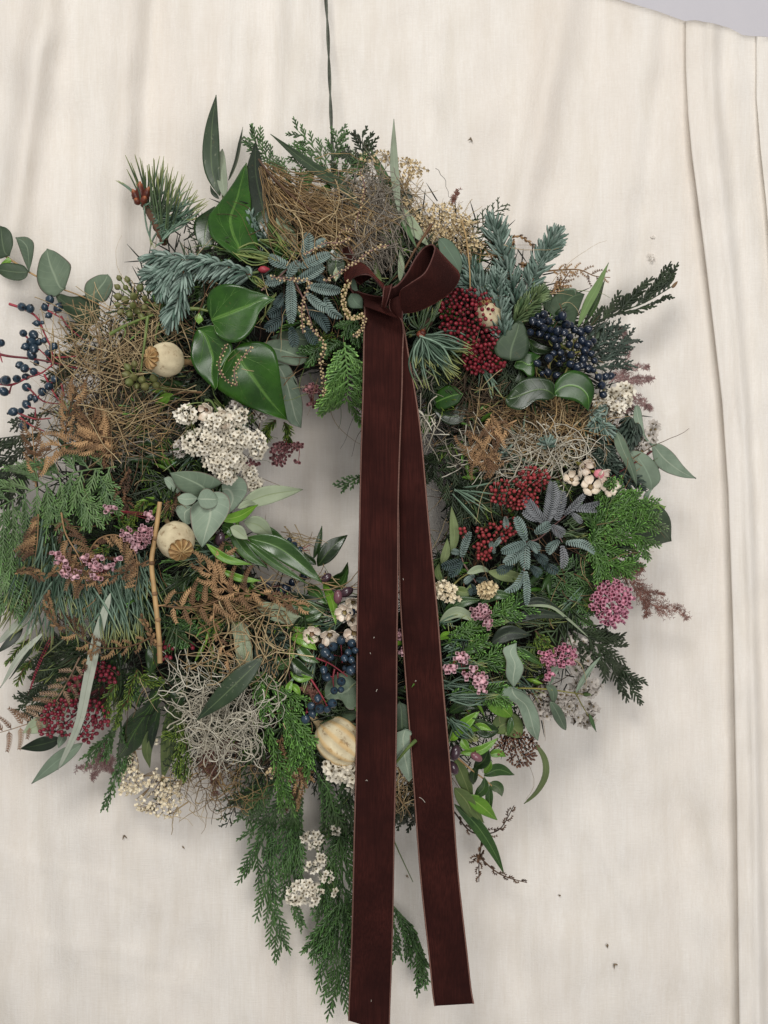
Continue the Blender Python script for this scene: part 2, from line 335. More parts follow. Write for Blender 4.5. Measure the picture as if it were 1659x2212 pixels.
def cloth_d(x, y):
    d = np.full_like(x, -0.029)
    for x0, y0, x1, y1, wd, dp in FOLDS:
        tt = (y - y0) / (y1 - y0); xc = x0 + (x1 - x0) * tt
        d += dp * np.exp(-((x - xc) / wd) ** 2) * np.clip(1.25 - np.abs(tt - .4) * 1.0, 0, 1)
    d += .0026 * np.sin(x / 75 + y / 460) + .0013 * np.sin(x / 31 - y / 300 + 1) + .0016 * np.sin(y / 150 + x / 190) * np.clip(y / 1500, 0, 1) + .0022 * np.sin(x / 140 - y / 330 + 2)
    rw = np.random.default_rng(5)
    for _ in range(14):
        an = rw.random() * 6.28; wl = 70 + 260 * rw.random(); ph = rw.random() * 6.28; nx, ny = math.cos(an) / wl, math.sin(an) / wl * .6
        d += .00042 * (wl / 100) ** .6 * np.sin(6.28 * (x * nx + y * ny) + ph + 1.6 * np.sin(x / (wl * 2.1) + y / (wl * 2.7) + ph))
    for (cx, cy, an, ln, wd, am) in ((1290, 430, 1.9, 260, 9, .0014), (1180, 1750, 1.3, 300, 12, .0012), (140, 1880, .35, 260, 9, .0012), (210, 2050, .25, 220, 10, .001), (1380, 1500, 1.75, 320, 10, .0012), (470, 220, 1.7, 180, 8, .0012), (1330, 1900, 1.2, 220, 9, .0012), (100, 760, 1.2, 160, 9, .0012), (1460, 1200, 1.5, 300, 10, .0012), (330, 2120, .3, 200, 8, .001)):
        tx = (x - cx) * math.cos(an) + (y - cy) * math.sin(an); ty = -(x - cx) * math.sin(an) + (y - cy) * math.cos(an) + 10 * np.sin(tx / 60); d += am * np.exp(-(ty / wd) ** 2 - (tx / ln) ** 2)
    d += .00035 * np.sin(x / 9.0 + 3 * np.sin(y / 260)) * np.clip(.7 - y / 900, 0, 1)
    return d
ys = np.r_[np.linspace(0, .08, 14)[:-1], np.linspace(.08, 1, 220)]
TOPX = [-900, 600, 1000, 1340, 1420, 1480, 1500, 1540, 1575, 1605, 1640, 1700, 2600]; TOPY = [-190, -130, -70, 0, 24, 46, 44, 50, 60, 76, 79, 84, 150]
def xe(y): return np.interp(y, [40, 150, 250, 400, 560, 800, 1000, 1300, 1700, 2212, 2700], [1481, 1486, 1495, 1514, 1533, 1560, 1573, 1583, 1591, 1597, 1600])
def xe2(y): return np.interp(y, [80, 200, 330, 600, 2700], [1634, 1643, 1656, 1676, 1720])
cols = []   # (kind, value)
U = [('A', u) for u in np.linspace(0, 1, 300)] + [('B', u) for u in np.linspace(0, 1, 14)] + [('C', u) for u in np.linspace(0, 1, 26)] + [('B2', u) for u in np.linspace(0, 1, 10)] + [('E', u) for u in np.linspace(0, 1, 30)]
G = np.zeros((len(ys), len(U), 3))
for j, (k, u) in enumerate(U):
    yb = -60 + ys * 2900; e1 = xe(yb); e2 = xe2(yb); hh = np.clip((yb + 20) / 250, 0.25, 1) * .009 + .002
    if k == 'A': x = -900 + u * (e1 + 34 + 900); dd = 0
    elif k == 'B': a = u * math.pi; x = e1 + 34 - 34 * u - 7 * np.sin(a) * u; dd = hh * (u ** 1.5) * .9
    elif k == 'C': x = e1 + 1 + u * (e2 + 26 - e1); dd = hh * (1 - .85 * u) + .0045 * np.exp(-((u - .30) / .08) ** 2) - .003 * np.exp(-((u - .46) / .10) ** 2)
    elif k == 'B2': x = e2 + 26 - 26 * u - 5 * np.sin(u * math.pi) * u; dd = hh * u ** 1.5 * .8
    else: x = e2 + 1 + u * (2600 - e2); dd = hh * (1 - u) * .8
    top = np.interp(x, TOPX, TOPY); y = top + ys * (2800 - top)
    G[:, j] = W(x, y, cloth_d(x, y) + dd)
b = MB(); b.grid(G, .0006)
cloth = b.build('linen_backdrop', M['linen'])
tag(cloth, 'cream woven linen cloth hanging in soft folds behind the wreath', 'cloth')
for (x, y, r) in ((1408, 556, 9), (1413, 512, 5)):        # snagged slubs in the weave
    b = MB(); n = 7; a = rng.random((n, 1)) * 6.28; tt = np.linspace(0, 1, 8)[None]
    P = np.stack([x + r * np.cos(a + 1.4 * tt) * (.2 + .9 * rng.random((n, 1))) * (.4 + tt), y + r * .8 * np.sin(a + 1.4 * tt) * (.3 + tt * rng.random((n, 1))), -.0282 + .0012 * np.sin(tt * 3.1) + 0 * a], -1)
    b.tubes(W(P[..., 0], P[..., 1], P[..., 2]), .00045, 4); b.build('pulled_thread', M['linen'], cloth)
for (x, y, r, where) in ((268, 1805, 8, 'forked brown crumb caught on the linen below the lower left baby breath'), (1017, 300, 6, 'pale crumb on the linen above the tan baby breath'),
        (878, 1893, 5, 'crumb on the linen in the gap between the ribbon tails'), (1313, 2042, 5, 'small crumb above the larger one at the bottom right'), (1327, 2084, 8, 'largest leaf crumb at the bottom right of the linen'),
        (395, 1830, 4, 'crumb under the trailing brown twiglets at the lower left'), (1210, 1935, 4, 'crumb on the linen below the dangling brown fern')):
    b = MB(); n = 3; a = rng.random((n, 1)) * 6.28; tt = np.linspace(0, 1, 4)[None]
    P = np.stack([x + r * np.cos(a) * tt, y + r * np.sin(a) * tt + 2 * tt * tt, -.031 + .002 * tt + 0 * a], -1)
    b.tubes(W(P[..., 0], P[..., 1], cloth_d(P[..., 0], P[..., 1]) + .002), [.0007, .0006, .0004, .0001], 4)
    tag(b.build('plant_crumb', M['crumb']), where, 'crumb', 'dry crumbs caught on the linen')

# ---------------------------------------------------------------- generic plant builders
def stem(root, pts, rad, mat, name='stem', l0=0.0, l1=None, n=None, taper=.5, sides=6, ab=None):
    p = cr(lifted(pts, l0, l1), n or max(6, 5 * len(pts)))
    p3 = PX(p); k = np.linspace(1, taper, len(p3)); b = MB(); b.tubes(p3, rad * S * k, sides)
    return b.build(name, mat, root)
def prof(kind, t):
    if kind == 'lance': return np.sin(np.pi * np.clip(t, 0, 1) ** .85) ** .9 * (1 - .15 * t)
    if kind == 'oval': return np.sin(np.pi * t ** .95) ** .6
    if kind == 'strap': return np.minimum(1, np.sin(np.pi * t) ** .45) * (1 - .4 * t)
    if kind == 'blade': return np.clip(t * 6, .35, 1) * (1 - t) ** .55
def leaf(root, v, pts, wd, mset, kind='lance', roll=0.0, l0=.004, l1=.010, cup=.22, wave=.04, under=False, n=17, m=9, arch=.06, name='leaf', petiole=True):
    p = resamp(cr(V(v, pts), 40), n); wd = wd * vk(v); t = np.linspace(0, 1, n)
    T = unit(np.gradient(p, axis=0)); N2 = np.stack([-T[:, 1], T[:, 0]], -1)
    u = np.linspace(-1, 1, m); h = prof(kind, t) * wd / 2; h[0] = max(h[0], wd * .02); h[-1] = wd * .005
    L = np.linalg.norm(p[-1] - p[0])
    cr_, sr = math.cos(roll), math.sin(roll)
    ph = rng.random() * 6.28
    off = u[None] * h[:, None]                         # signed across, photo units
    fold = cup * np.abs(off) - cup * wd * .2
    wv = wave * wd * np.sin(t[:, None] * 9 + ph + u[None] * 1.2) * np.abs(u[None])
    ar = arch * L * np.sin(np.pi * t)[:, None]
    lat = off * cr_ - (fold + wv) * sr; dep = off * sr + (fold + wv) * cr_ + ar
    ref = surf(p[0, 0], p[0, 1]) * (1 - t) + surf(p[-1, 0], p[-1, 1]) * t
    X = p[:, None, 0] + N2[:, None, 0] * lat; Y = p[:, None, 1] + N2[:, None, 1] * lat
    d = ref[:, None] + (l0 + (l1 - l0) * t)[:, None] + dep * S
    b = MB(); b.grid(W(X, Y, d), .0004, tint=rng.random(), mat=1 if under else 0, mat2=0 if under else 1)
    o = b.build(name, M[mset], root); return o
def oleaf(root, v, out, mset, l0=.004, l1=None, cup=.0, wave=.02, tip=None, n=18, m=11, arch=.05, name='leaf', under=False, lvl=None, veins=None, bulge=.05):
    """leaf from its real outline: first point the stalk end, tip = farthest"""
    q = V(v, out); q = np.vstack([q, q[:1]]); k = len(q) - 1
    ti = tip if tip is not None else int(np.argmax(np.linalg.norm(q[:k] - q[0], axis=1)))
    per = 10; pc = np.vstack([q[-2], q, q[1]])
    full = []
    for i in range(k):
        a0, a1, a2, a3 = pc[i], pc[i + 1], pc[i + 2], pc[i + 3]
        if i == ti: a0 = 2 * a1 - a2
        if i + 1 == ti: a3 = 2 * a2 - a1
        if i == 0: a0 = 2 * a1 - a2
        if i == k - 1: a3 = 2 * a2 - a1
        s_ = np.linspace(0, 1, per, endpoint=False)[:, None]
        full.append(.5 * (2 * a1 + (a2 - a0) * s_ + (2 * a0 - 5 * a1 + 4 * a2 - a3) * s_ ** 2 + (3 * a1 - a0 - 3 * a2 + a3) * s_ ** 3))
    full = np.vstack(full + [q[:1]])
    Lp = resamp(full[:ti * per + 1], n); Rp = resamp(full[ti * per:][::-1], n)
    u = np.linspace(-1, 1, m); w_ = (u + 1) / 2
    Gp = Lp[:, None] * (1 - w_)[None, :, None] + Rp[:, None] * w_[None, :, None]
    hw = np.linalg.norm(Lp - Rp, axis=1)[:, None] / 2; t = np.linspace(0, 1, n)[:, None]; L = np.linalg.norm(q[ti] - q[0])
    ph = rng.random() * 6.28
    l1 = l0 if l1 is None else l1
    dep = bulge * hw * (1 - u[None] ** 2) + cup * hw * np.abs(u[None]) + wave * L * np.sin(t * 7 + ph + u[None] * 1.5) * np.abs(u[None]) ** 1.5 + arch * L * np.sin(np.pi * t) - .10 * L * arch * 0
    rf = (surf(q[0, 0], q[0, 1]) * (1 - t) + surf(q[ti, 0], q[ti, 1]) * t) if lvl is None else lvl
    d = rf + l0 + (l1 - l0) * t + dep * S
    G3 = W(Gp[..., 0], Gp[..., 1], d)
    b = MB(); b.grid(G3, .0005, tint=rng.random(), mat=1 if under else 0, mat2=0 if under else 1)
    o = b.build(name, M[mset], root)
    if veins:       # raised ribs of an ivy leaf, running over its surface
        b = MB()
        def on(tt, uu):
            i = np.clip(tt * (n - 1), 0, n - 1.001); j = np.clip((uu + 1) / 2 * (m - 1), 0, m - 1.001)
            i0, j0 = i.astype(int), j.astype(int); fi, fj = (i - i0)[:, None], (j - j0)[:, None]
            return (G3[i0, j0] * (1 - fi) + G3[i0 + 1, j0] * fi) * (1 - fj) + (G3[i0, j0 + 1] * (1 - fi) + G3[i0 + 1, j0 + 1] * fi) * fj
        s_ = np.linspace(0, 1, 12); base = .10
        for te, ue, r in ((.97, 0, 1), (.62, -.8, .75), (.62, .8, .75), (.30, -.85, .65), (.30, .85, .65)):
            b.tubes(on(base + (te - base) * s_, ue * s_ ** 1.3), r * .00042 * (1 - .75 * s_) , 4)
            for q_ in (.35, .55, .75):
                sg = 1 if ue >= 0 else -1; s0 = q_
                for sd in ((-1, 1) if ue == 0 else (sg,)):
                    b.tubes(on(base + (te - base) * (s0 + .16 * s_), ue * s0 ** 1.3 + sd * .32 * s_), .00022 * (1 - .7 * s_), 3)
        b.build('vein', M['vein'], o)
    return o
def frond(root, v, pts, side, mat, n=14, ang=42, l0=.004, l1=.010, rad=1.6, sub=.38, droop=(0, 0), one=0, base=.06, tipk=.35, jit=1.0, sides=5):
    """conifer spray: midrib, side branchlets each a part, every branchlet with small scale-leaved twigs"""
    p = resamp(cr(V(v, pts), 60), 40); side = side * vk(v)
    pl = lifted(p, l0, l1); b = MB(); k = np.linspace(1, .45, 40); bead = 1 + .18 * np.sin(np.arange(40) * 2.2)
    b.tubes(PX(pl), rad * S * k * bead, sides, flat=.7); out = [b.build('midrib', mat, root)]
    T = unit(np.gradient(p, axis=0)); dr = np.array(droop, float)
    for i in range(n):
        tt = base + (1 - base) * (i + .5 * rng.random()) / n; ii = min(39, int(tt * 39)); sg = one if one else (1 if i % 2 else -1)
        a = R_(ang + rng.normal() * 7 * jit) * sg; c, s_ = math.cos(a), math.sin(a); d0 = T[ii]; d1 = np.array([d0[0] * c - d0[1] * s_, d0[0] * s_ + d0[1] * c])
        L = side * (tipk + (1 - tipk) * math.sin(math.pi * min(1, (1 - tt) * .85 + .18))) * (.8 + .4 * rng.random())
        K = 12; u = np.linspace(0, 1, K)[:, None]; path = p[ii] + d1 * L * u + (d0 * .18 + dr) * L * u ** 2
        lf = (l0 + (l1 - l0) * tt) + (rng.normal() * .0022) * u + .0015 * u
        pb = np.c_[path, lf]; b = MB(); ti = .2 + .6 * rng.random()
        b.tubes(PX(pb), rad * S * 1.1 * (1 - .45 * u[:, 0]) * (1 + .25 * np.sin(np.arange(K) * 2.6)), sides, flat=.7, tint=ti)
        ns = max(4, int(L / 4.6)); Pn = []; 
        for q_ in range(ns):
            f = .12 + .8 * q_ / ns; sg2 = 1 if q_ % 2 else -1; j = f * (K - 1); j0 = int(j); o_ = pb[j0] * (1 - j + j0) + pb[min(K - 1, j0 + 1)] * (j - j0)
            td = unit(pb[min(K - 1, j0 + 1), :2] - pb[max(0, j0 - 1), :2]); a2 = R_(38 + rng.normal() * 6) * sg2; c, s_ = math.cos(a2), math.sin(a2)
            dd = np.array([td[0] * c - td[1] * s_, td[0] * s_ + td[1] * c]); Ls = min(L * sub, 20) * (1 - .5 * f) * (.75 + .5 * rng.random()); uu = np.linspace(0, 1, 5)[:, None]
            Pn.append(np.c_[o_[:2] + dd * Ls * uu + td * Ls * .2 * uu ** 2, o_[2] + .0012 * uu * rng.normal()])
        Pn = np.array(Pn); b.tubes(PX(Pn), rad * S * .98 * np.array([.9, 1.15, .9, 1.05, .4])[None], 4, flat=.7, tint=ti)
        out.append(b.build('branchlet', mat, root))
    return out
def needles(b, pts, n, L, rad, a0=35, a1=70, curve=.35, phi=(-180, 180), droop=(0, 0, 0), l0=.004, l1=None, flat=.6, t0=.0, sides=4, tipfan=True, thick_end=.55):
    """needles set round a twig"""
    p = cr(lifted(pts, l0, l1), 40); T = unit(np.gradient(p[:, :2], axis=0)); N2 = np.stack([-T[:, 1], T[:, 0]], -1)
    tt = t0 + (1 - t0) * np.clip((np.arange(n) + .8 * rng.random(n)) / n, 0, 1); i = np.clip((tt * 39).astype(int), 0, 39)
    f = np.radians(phi[0] + (phi[1] - phi[0]) * rng.random(n)); al = np.radians(a0 + (a1 - a0) * rng.random(n))
    if tipfan: al *= np.clip((1 - tt) * 8, .25, 1)
    d = np.zeros((n, 3)); lat = np.cos(f) * np.sin(al)
    d[:, :2] = T[i] * np.cos(al)[:, None] + N2[i] * lat[:, None]; d[:, 2] = np.sin(f) * np.sin(al)
    Ln = L * (.88 + .24 * rng.random(n)) * np.clip((1 - tt) * 3.5 + .5, .5, 1)
    u = np.linspace(0, 1, 6)[None, :, None]
    up = np.zeros((n, 3)); up[:, :2] = T[i] * curve; up[:, 2] = .25 * curve; up += np.array(droop)
    path = (d[:, None] * u + up[:, None] * u ** 2) * Ln[:, None, None]
    A = np.zeros((n, 6, 3)); A[..., :2] = p[i][:, None, :2] + path[..., :2]; ref = surf(p[i, 0], p[i, 1])[:, None]
    A[..., 2] = p[i][:, None, 2] + path[..., 2] * S
    rf = unit(np.stack([rng.normal(size=n) * .5, -np.ones(n), rng.normal(size=n) * .5], -1))
    b.tubes(PX(A, ref), rad * S * np.array([.7, 1, 1, 1, .9, .15 + thick_end * .4])[None], sides, ref=rf, flat=flat)
def spray(name, label, cat, v, twigs, n, L, rad, mat, group=None, twig_mat='brn_stem', **kw):
    p0 = V(v, twigs[0]); k = vk(v)
    root = thing(name, label, cat, PX(np.r_[p0[0], kw.get('l0', .004)]), group)
    for tw in twigs:
        q = V(v, tw); stem(root, q, 2.2, M[twig_mat], 'twig', kw.get('l0', .004), kw.get('l1', None))
        b = MB(); needles(b, q, n, L * k, rad, **kw); b.build('needles', M[mat], root, kind='stuff')
    return root
def fern(root, v, pts, side, mat, n=12, l0=.006, l1=.012, rad=1.8, curl=.9, teeth=5, one=0, ang=62, tipk=.3, stem_mat=None, wdt=1.0):
    """dead bracken: stalk with curled toothed pinnae, each a part"""
    p = resamp(cr(V(v, pts), 60), 40); side = side * vk(v); b = MB()
    b.tubes(PX(lifted(p, l0, l1)), rad * S * np.linspace(1.1, .5, 40), 5); b.build('stalk', stem_mat or mat, root)
    T = unit(np.gradient(p, axis=0))
    for i in range(n):
        tt = .08 + .9 * (i + rng.random() * .4) / n; ii = min(39, int(tt * 39)); sg = one if one else (1 if i % 2 else -1)
        L = side * (tipk + (1 - tipk) * math.sin(math.pi * min(1, (1 - tt) * .8 + .2))) * (.75 + .5 * rng.random())
        K = 16; u = np.linspace(0, 1, K); th0 = math.atan2(T[ii][1], T[ii][0]) + R_(ang + rng.normal() * 6) * sg
        cu = curl * (.7 + .5 * rng.random()) * sg; th = th0 - cu * u * 1.5
        st = L / K; x = p[ii, 0] + np.cumsum(np.cos(th)) * st; y = p[ii, 1] + np.cumsum(np.sin(th)) * st
        lf = l0 + (l1 - l0) * tt + .005 * np.sin(u * 2.5) * rng.random() + .002
        pp = np.stack([x, y, lf + 0 * u], -1); ti = rng.random(); b = MB()
        b.tubes(PX(pp), 1.15 * S * wdt * np.linspace(1, .35, K), 5, flat=.6, tint=ti)
        nt = 2 * max(4, int(L / 5.6)); uu = np.linspace(0, 1, 5); fi = (np.arange(nt) // 2 + .6) / (nt / 2 + .2); idx = np.clip((fi * K).astype(int), 0, K - 1); s2 = np.where(np.arange(nt) % 2, 1, -1)
        ta = np.interp(fi, u, th) + s2 * R_(66); tl = (2.6 + min(L * .17, 7.5) * (1 - .7 * fi)) * wdt; ox = np.interp(fi, u, x); oy = np.interp(fi, u, y)
        Tn = np.zeros((nt, 5, 3)); tb = (ta - s2 * .5)[:, None]; Tn[..., 0] = ox[:, None] + np.cos(ta[:, None] - s2[:, None] * .5 * uu) * tl[:, None] * uu; Tn[..., 1] = oy[:, None] + np.sin(ta[:, None] - s2[:, None] * .5 * uu) * tl[:, None] * uu
        Tn[..., 2] = np.interp(fi, u, pp[:, 2])[:, None] + .0016 * uu ** 2 * (.2 + rng.random((nt, 1)))
        b.tubes(PX(Tn), np.array([1.75, 1.6, 1.15, .6, .1])[None] * S * wdt * .8, 5, flat=.35, tint=ti); b.build('pinna', mat, root)
def strands(b, v, c, r, n, L, rad, ang=None, spread=180, wig=.35, l0=.0, l1=.02, K=9, sides=4, curl=0.0):
    """n loose stems in an ellipse c, r"""
    c = V(v, [c])[0]; k = vk(v); r = np.array(r) * k; L = np.array(L) * k
    a = rng.random(n) * 6.283; q = np.sqrt(rng.random(n)); x = c[0] + r[0] * q * np.cos(a); y = c[1] + r[1] * q * np.sin(a)
    th = rng.random(n) * 6.283 if ang is None else np.radians(ang + spread * rng.normal(size=n))
    ln = L[0] + (L[1] - L[0]) * rng.random(n) ** 1.5; st = ln / K
    dth = np.cumsum(rng.normal(size=(n, K)) * wig, 1) + (rng.normal(size=(n, 1)) * curl) * np.arange(K)[None]
    T = th[:, None] + dth; X = x[:, None] + np.cumsum(np.cos(T), 1) * st[:, None]; Y = y[:, None] + np.cumsum(np.sin(T), 1) * st[:, None]
    X -= (X.mean(1) - x)[:, None]; Y -= (Y.mean(1) - y)[:, None]
    kk = rng.random(n) < .35; X[kk, K // 2:] += (np.arange(K - K // 2) * rng.normal(size=(kk.sum(), 1)) * 2.0) if not curl else 0
    lf = l0 + (l1 - l0) * rng.random((n, 1)) + np.cumsum(rng.normal(size=(n, K)) * .0012, 1)
    rr = rad * (.6 + .7 * rng.random((n, 1))) * S * np.linspace(1, .4, K)[None] * np.where(rng.random((n, 1)) < .12, 1.7, 1)
    b.tubes(PX(np.stack([X, Y, lf], -1)), rr, sides)

# small shared meshes
def ball(name, mat, seg=10, rings=7, sx=1, sz=1, tipk=0.0):
    b = MB(); a = np.linspace(0, 2 * np.pi, seg, endpoint=False); ph = np.linspace(0, np.pi, rings)
    v = []
    for p_ in ph:
        z = math.cos(p_) * sz; r = math.sin(p_) * sx * (1 - tipk * max(0, math.cos(p_)) ** 1.5)
        v += [(r * math.cos(x), r * math.sin(x), z + (tipk * .4 if p_ < .01 else 0)) for x in a]
    q = [(i * seg + j, (i + 1) * seg + j, (i + 1) * seg + (j + 1) % seg, i * seg + (j + 1) % seg) for i in range(rings - 1) for j in range(seg)]
    b.add(v, quads=q); return mesh_of(b, name, M[mat])
def bell(name, mat):       # heather bell: flared urn with lobes and dark stamens
    b = MB(); seg = 8; pr = [(.0, -1.0), (.45, -.9), (.72, -.4), (.66, .25), (.44, .72), (.60, 1.0)]
    v = [(r * math.cos(k * 2 * math.pi / seg) * (1 + (.25 if (i == 5 and k % 2) else 0)), r * math.sin(k * 2 * math.pi / seg) * (1 + (.25 if (i == 5 and k % 2) else 0)), z) for i, (r, z) in enumerate(pr) for k in range(seg)]
    q = [(i * seg + j, i * seg + (j + 1) % seg, (i + 1) * seg + (j + 1) % seg, (i + 1) * seg + j) for i in range(5) for j in range(seg)]
    b.add(v, quads=q)
    a = np.arange(4) * 1.57 + .4; P = np.stack([np.stack([.2 * np.cos(a), .2 * np.sin(a), 0 * a + .5], -1), np.stack([.3 * np.cos(a), .3 * np.sin(a), 0 * a + 1.45], -1)], 1)
    b.tubes(P, np.array([[.035, .07]]), 3, mat=1); return mesh_of(b, name, [M[mat], M['stamen']])
def floret(name, mat, lobes=5, eye='floret_eye', cupz=.45):      # papery trumpet with ruffled rim and a dark throat, facing +Z
    b = MB(); seg = lobes * 4; rr = [.12, .35, .75, 1.0]; zz = [-.5, -.1, cupz * .7, cupz]
    v = []
    for i in range(4):
        for k in range(seg):
            a = k * 2 * math.pi / seg; rip = 1 + (.20 * math.cos(lobes * a) if i > 1 else 0); v.append((rr[i] * rip * math.cos(a), rr[i] * rip * math.sin(a), zz[i] + (.14 * math.sin(lobes * a * 1.0 + 1) if i > 1 else 0)))
    q = [(i * seg + j, i * seg + (j + 1) % seg, (i + 1) * seg + (j + 1) % seg, (i + 1) * seg + j) for i in range(3) for j in range(seg)]
    b.add(v, quads=q)
    e = [(.30 * math.cos(k), .30 * math.sin(k), .02) for k in np.arange(6) * 1.047] + [(0, 0, .12)]
    b.add(e, tris=[(k, (k + 1) % 6, 6) for k in range(6)], mat=1)
    b.tubes(np.array([[[0, 0, -.4], [0, 0, -1.6]]]), np.array([[.14, .1]]), 4)
    return mesh_of(b, name, [M[mat], M[eye]])
ME = dict(blue=ball('blue_berry', 'blue', sz=1.18, tipk=.25), navy=ball('navy_berry', 'navy', sz=1.12, tipk=.2), cap=ball('berry_cap', 'dkcap', 6, 4, 1, .6),
          plum=ball('plum', 'plum', 12, 9, .8, 1.25), plum_pink=ball('plum_pink', 'plum_pink', 12, 9, .8, 1.3), crimson=ball('crimson_bud', 'crimson', 8, 6, .9, 1.1), coral=ball('coral_bud', 'coral', 8, 6, .9, 1.1),
          wine=ball('wine_bud', 'wine', 8, 6, .9, 1.1), brown=ball('brown_bud', 'brown_bud', 7, 5, .75, 1.25), cream=ball('cream_bud', 'cream_bud', 8, 6), ivy=ball('ivy_bud', 'ivy_bud', 8, 6, 1, 1.1, .5),
          pink=bell('pink_bell', 'pink'), dusty=bell('dusty_bell', 'dusty'), blush=bell('blush_bell', 'blush'),
          statice=floret('statice_floret', 'white', 5), statice_grey=floret('grey_floret', 'greywhite', 5), gyp=floret('gyp_floret', 'gyp', 5, 'gyp', .7), gyp_white=floret('gyp_white_floret', 'gyp_white', 5, 'gyp_white', .7))
def face(dx=0, dy=0, spread=.5):    # rotation taking +Z towards the camera (-Y), tilted by (dx, dy) and some scatter
    d = Vector((dx + rng.normal() * spread, -1, -dy + rng.normal() * spread)); return d.to_track_quat('Z', 'Y').to_euler()

# ---------------------------------------------------------------- wreath base
base = thing('wreath_base', 'dark moss and twig ring that carries all the foliage', 'wreath', W(735, 1060, .0))
b = MB(); nu, nv = 96, 22; uu = np.linspace(0, 2 * np.pi, nu + 1); vv = np.linspace(0, 2 * np.pi, nv + 1); A, B = np.meshgrid(uu, vv, indexing='ij')
jit = .010 * np.sin(A * 23 + B * 5) + .008 * np.sin(A * 41 - B * 7)
rm = 150 + 14 * np.sin(3 * A + 1) + 900 * jit * .6; rr = 430 + rm * np.cos(B)
b.grid(W(735 + rr * np.cos(A), 1060 + rr * np.sin(A), .006 + .038 * np.sin(B) + jit * .2), 0); b.build('core', M['core'], base)
b = MB(); n = 7000; a = rng.random(n) * 6.283; r = 435 + 225 * (rng.random(n) * 2 - 1) * (rng.random(n) ** .25); x = 735 + r * np.cos(a); y = 1060 + r * np.sin(a) / .985
th = a + rng.normal(size=n) * .9 + .5; L = 22 + 34 * rng.random(n); u = np.linspace(0, 1, 4)[None]
Pn = np.stack([x[:, None] + np.cos(th)[:, None] * L[:, None] * u, y[:, None] + np.sin(th)[:, None] * L[:, None] * u, (-.018 + .02 * rng.random(n))[:, None] + .012 * u * rng.random(n)[:, None]], -1)
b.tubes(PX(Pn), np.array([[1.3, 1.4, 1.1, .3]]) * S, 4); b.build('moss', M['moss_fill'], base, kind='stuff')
# dark cypress packed all round the ring behind the named sprigs
class Sink:                      # collects the pieces of many fronds into one mesh
    pass
def fill_fronds(n, mat, name, seed_r, lo, hi, side=60, outw=.75):
    b = MB()
    for q_ in range(n):
        a = rng.random() * 6.283; r = seed_r[0] + (seed_r[1] - seed_r[0]) * rng.random(); x0, y0 = 735 + r * math.cos(a), 1060 + r * math.sin(a)
        th = a + rng.normal() * outw + .35; L = 110 + 90 * rng.random(); lf = lo + (hi - lo) * rng.random(); K = 10; u = np.linspace(0, 1, K)[:, None]
        path = np.array([x0, y0]) + np.array([math.cos(th), math.sin(th)]) * L * u + np.array([0, 1]) * 18 * u ** 2; ti = rng.random()
        b.tubes(PX(np.c_[path, lf + 0 * u]), 1.3 * S * (1 - .5 * u[:, 0]), 4, tint=ti)
        m = 16; f = np.linspace(.1, .95, m); sg = np.where(np.arange(m) % 2, 1, -1); o = np.array([x0, y0]) + np.array([math.cos(th), math.sin(th)]) * L * f[:, None] + np.array([0, 1]) * 18 * f[:, None] ** 2
        ta = th + sg * R_(40); tl = side * (1 - .65 * f) * (.6 + .5 * rng.random(m)); v_ = np.linspace(0, 1, 6)[None]
        Pn = np.stack([o[:, :1] + np.cos(ta)[:, None] * tl[:, None] * v_, o[:, 1:] + np.sin(ta)[:, None] * tl[:, None] * v_, lf + rng.normal(size=(m, 1)) * .002 * v_], -1)
        b.tubes(PX(Pn), np.array([[1, 1.25, .95, 1.2, .9, .3]]) * 1.25 * S, 4, flat=.7, tint=ti)
        o2 = Pn[:, [2, 3, 4]].reshape(-1, 3); m2 = len(o2); ta2 = np.repeat(ta, 3) + np.tile([1, -1, 1], m) * R_(38); tl2 = np.repeat(tl, 3) * .28
        v2 = np.linspace(0, 1, 4)[None]; P2 = np.stack([o2[:, :1] + np.cos(ta2)[:, None] * tl2[:, None] * v2, o2[:, 1:2] + np.sin(ta2)[:, None] * tl2[:, None] * v2, o2[:, 2:] + 0 * v2], -1)
        b.tubes(PX(P2), np.array([[1, 1.2, 1, .3]]) * 1.0 * S, 4, flat=.7, tint=ti)
    b.build(name, M[mat], base, kind='stuff')
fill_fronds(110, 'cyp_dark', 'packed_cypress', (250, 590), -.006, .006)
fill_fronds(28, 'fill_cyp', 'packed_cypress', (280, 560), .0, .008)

def tufts(n, mat, name, lo, hi, cnt=(9, 20), L0=(45, 95), rad=1.7, outw=.8, rr=(240, 590), fan=.35, shape=(.7, 1, 1.05, 1.0, .8, .25)):
    b = MB(); A = []; T_ = []
    for _ in range(n):
        a = rng.random() * 6.283; r = rr[0] + (rr[1] - rr[0]) * rng.random(); x0, y0 = 735 + r * math.cos(a), 1060 + r * math.sin(a); th = a + rng.normal() * outw + .3; m = rng.integers(*cnt); ti = rng.random(); l = lo + (hi - lo) * rng.random()
        al = th + rng.normal(size=m) * fan; L = L0[0] + (L0[1] - L0[0]) * rng.random(m); u = np.linspace(0, 1, 6)[None]; ox = x0 + rng.normal(size=(m, 1)) * 7; oy = y0 + rng.normal(size=(m, 1)) * 7; be = rng.normal(size=(m, 1)) * .10
        A.append(np.stack([ox + (np.cos(al)[:, None] * u - np.sin(al)[:, None] * be * u ** 2) * L[:, None], oy + (np.sin(al)[:, None] * u + np.cos(al)[:, None] * be * u ** 2) * L[:, None] + 5 * u ** 2, l + rng.normal(size=(m, 1)) * .006 * u], -1)); T_.append(np.clip(ti + .25 * rng.normal(size=m), 0, 1))
    A = np.vstack(A); b.tubes(PX(A), rad * S * np.array(shape)[None] * (.8 + .4 * rng.random((len(A), 1))), 5, flat=.55, tint=np.concatenate(T_)); b.build(name, M[mat], base, kind='stuff')
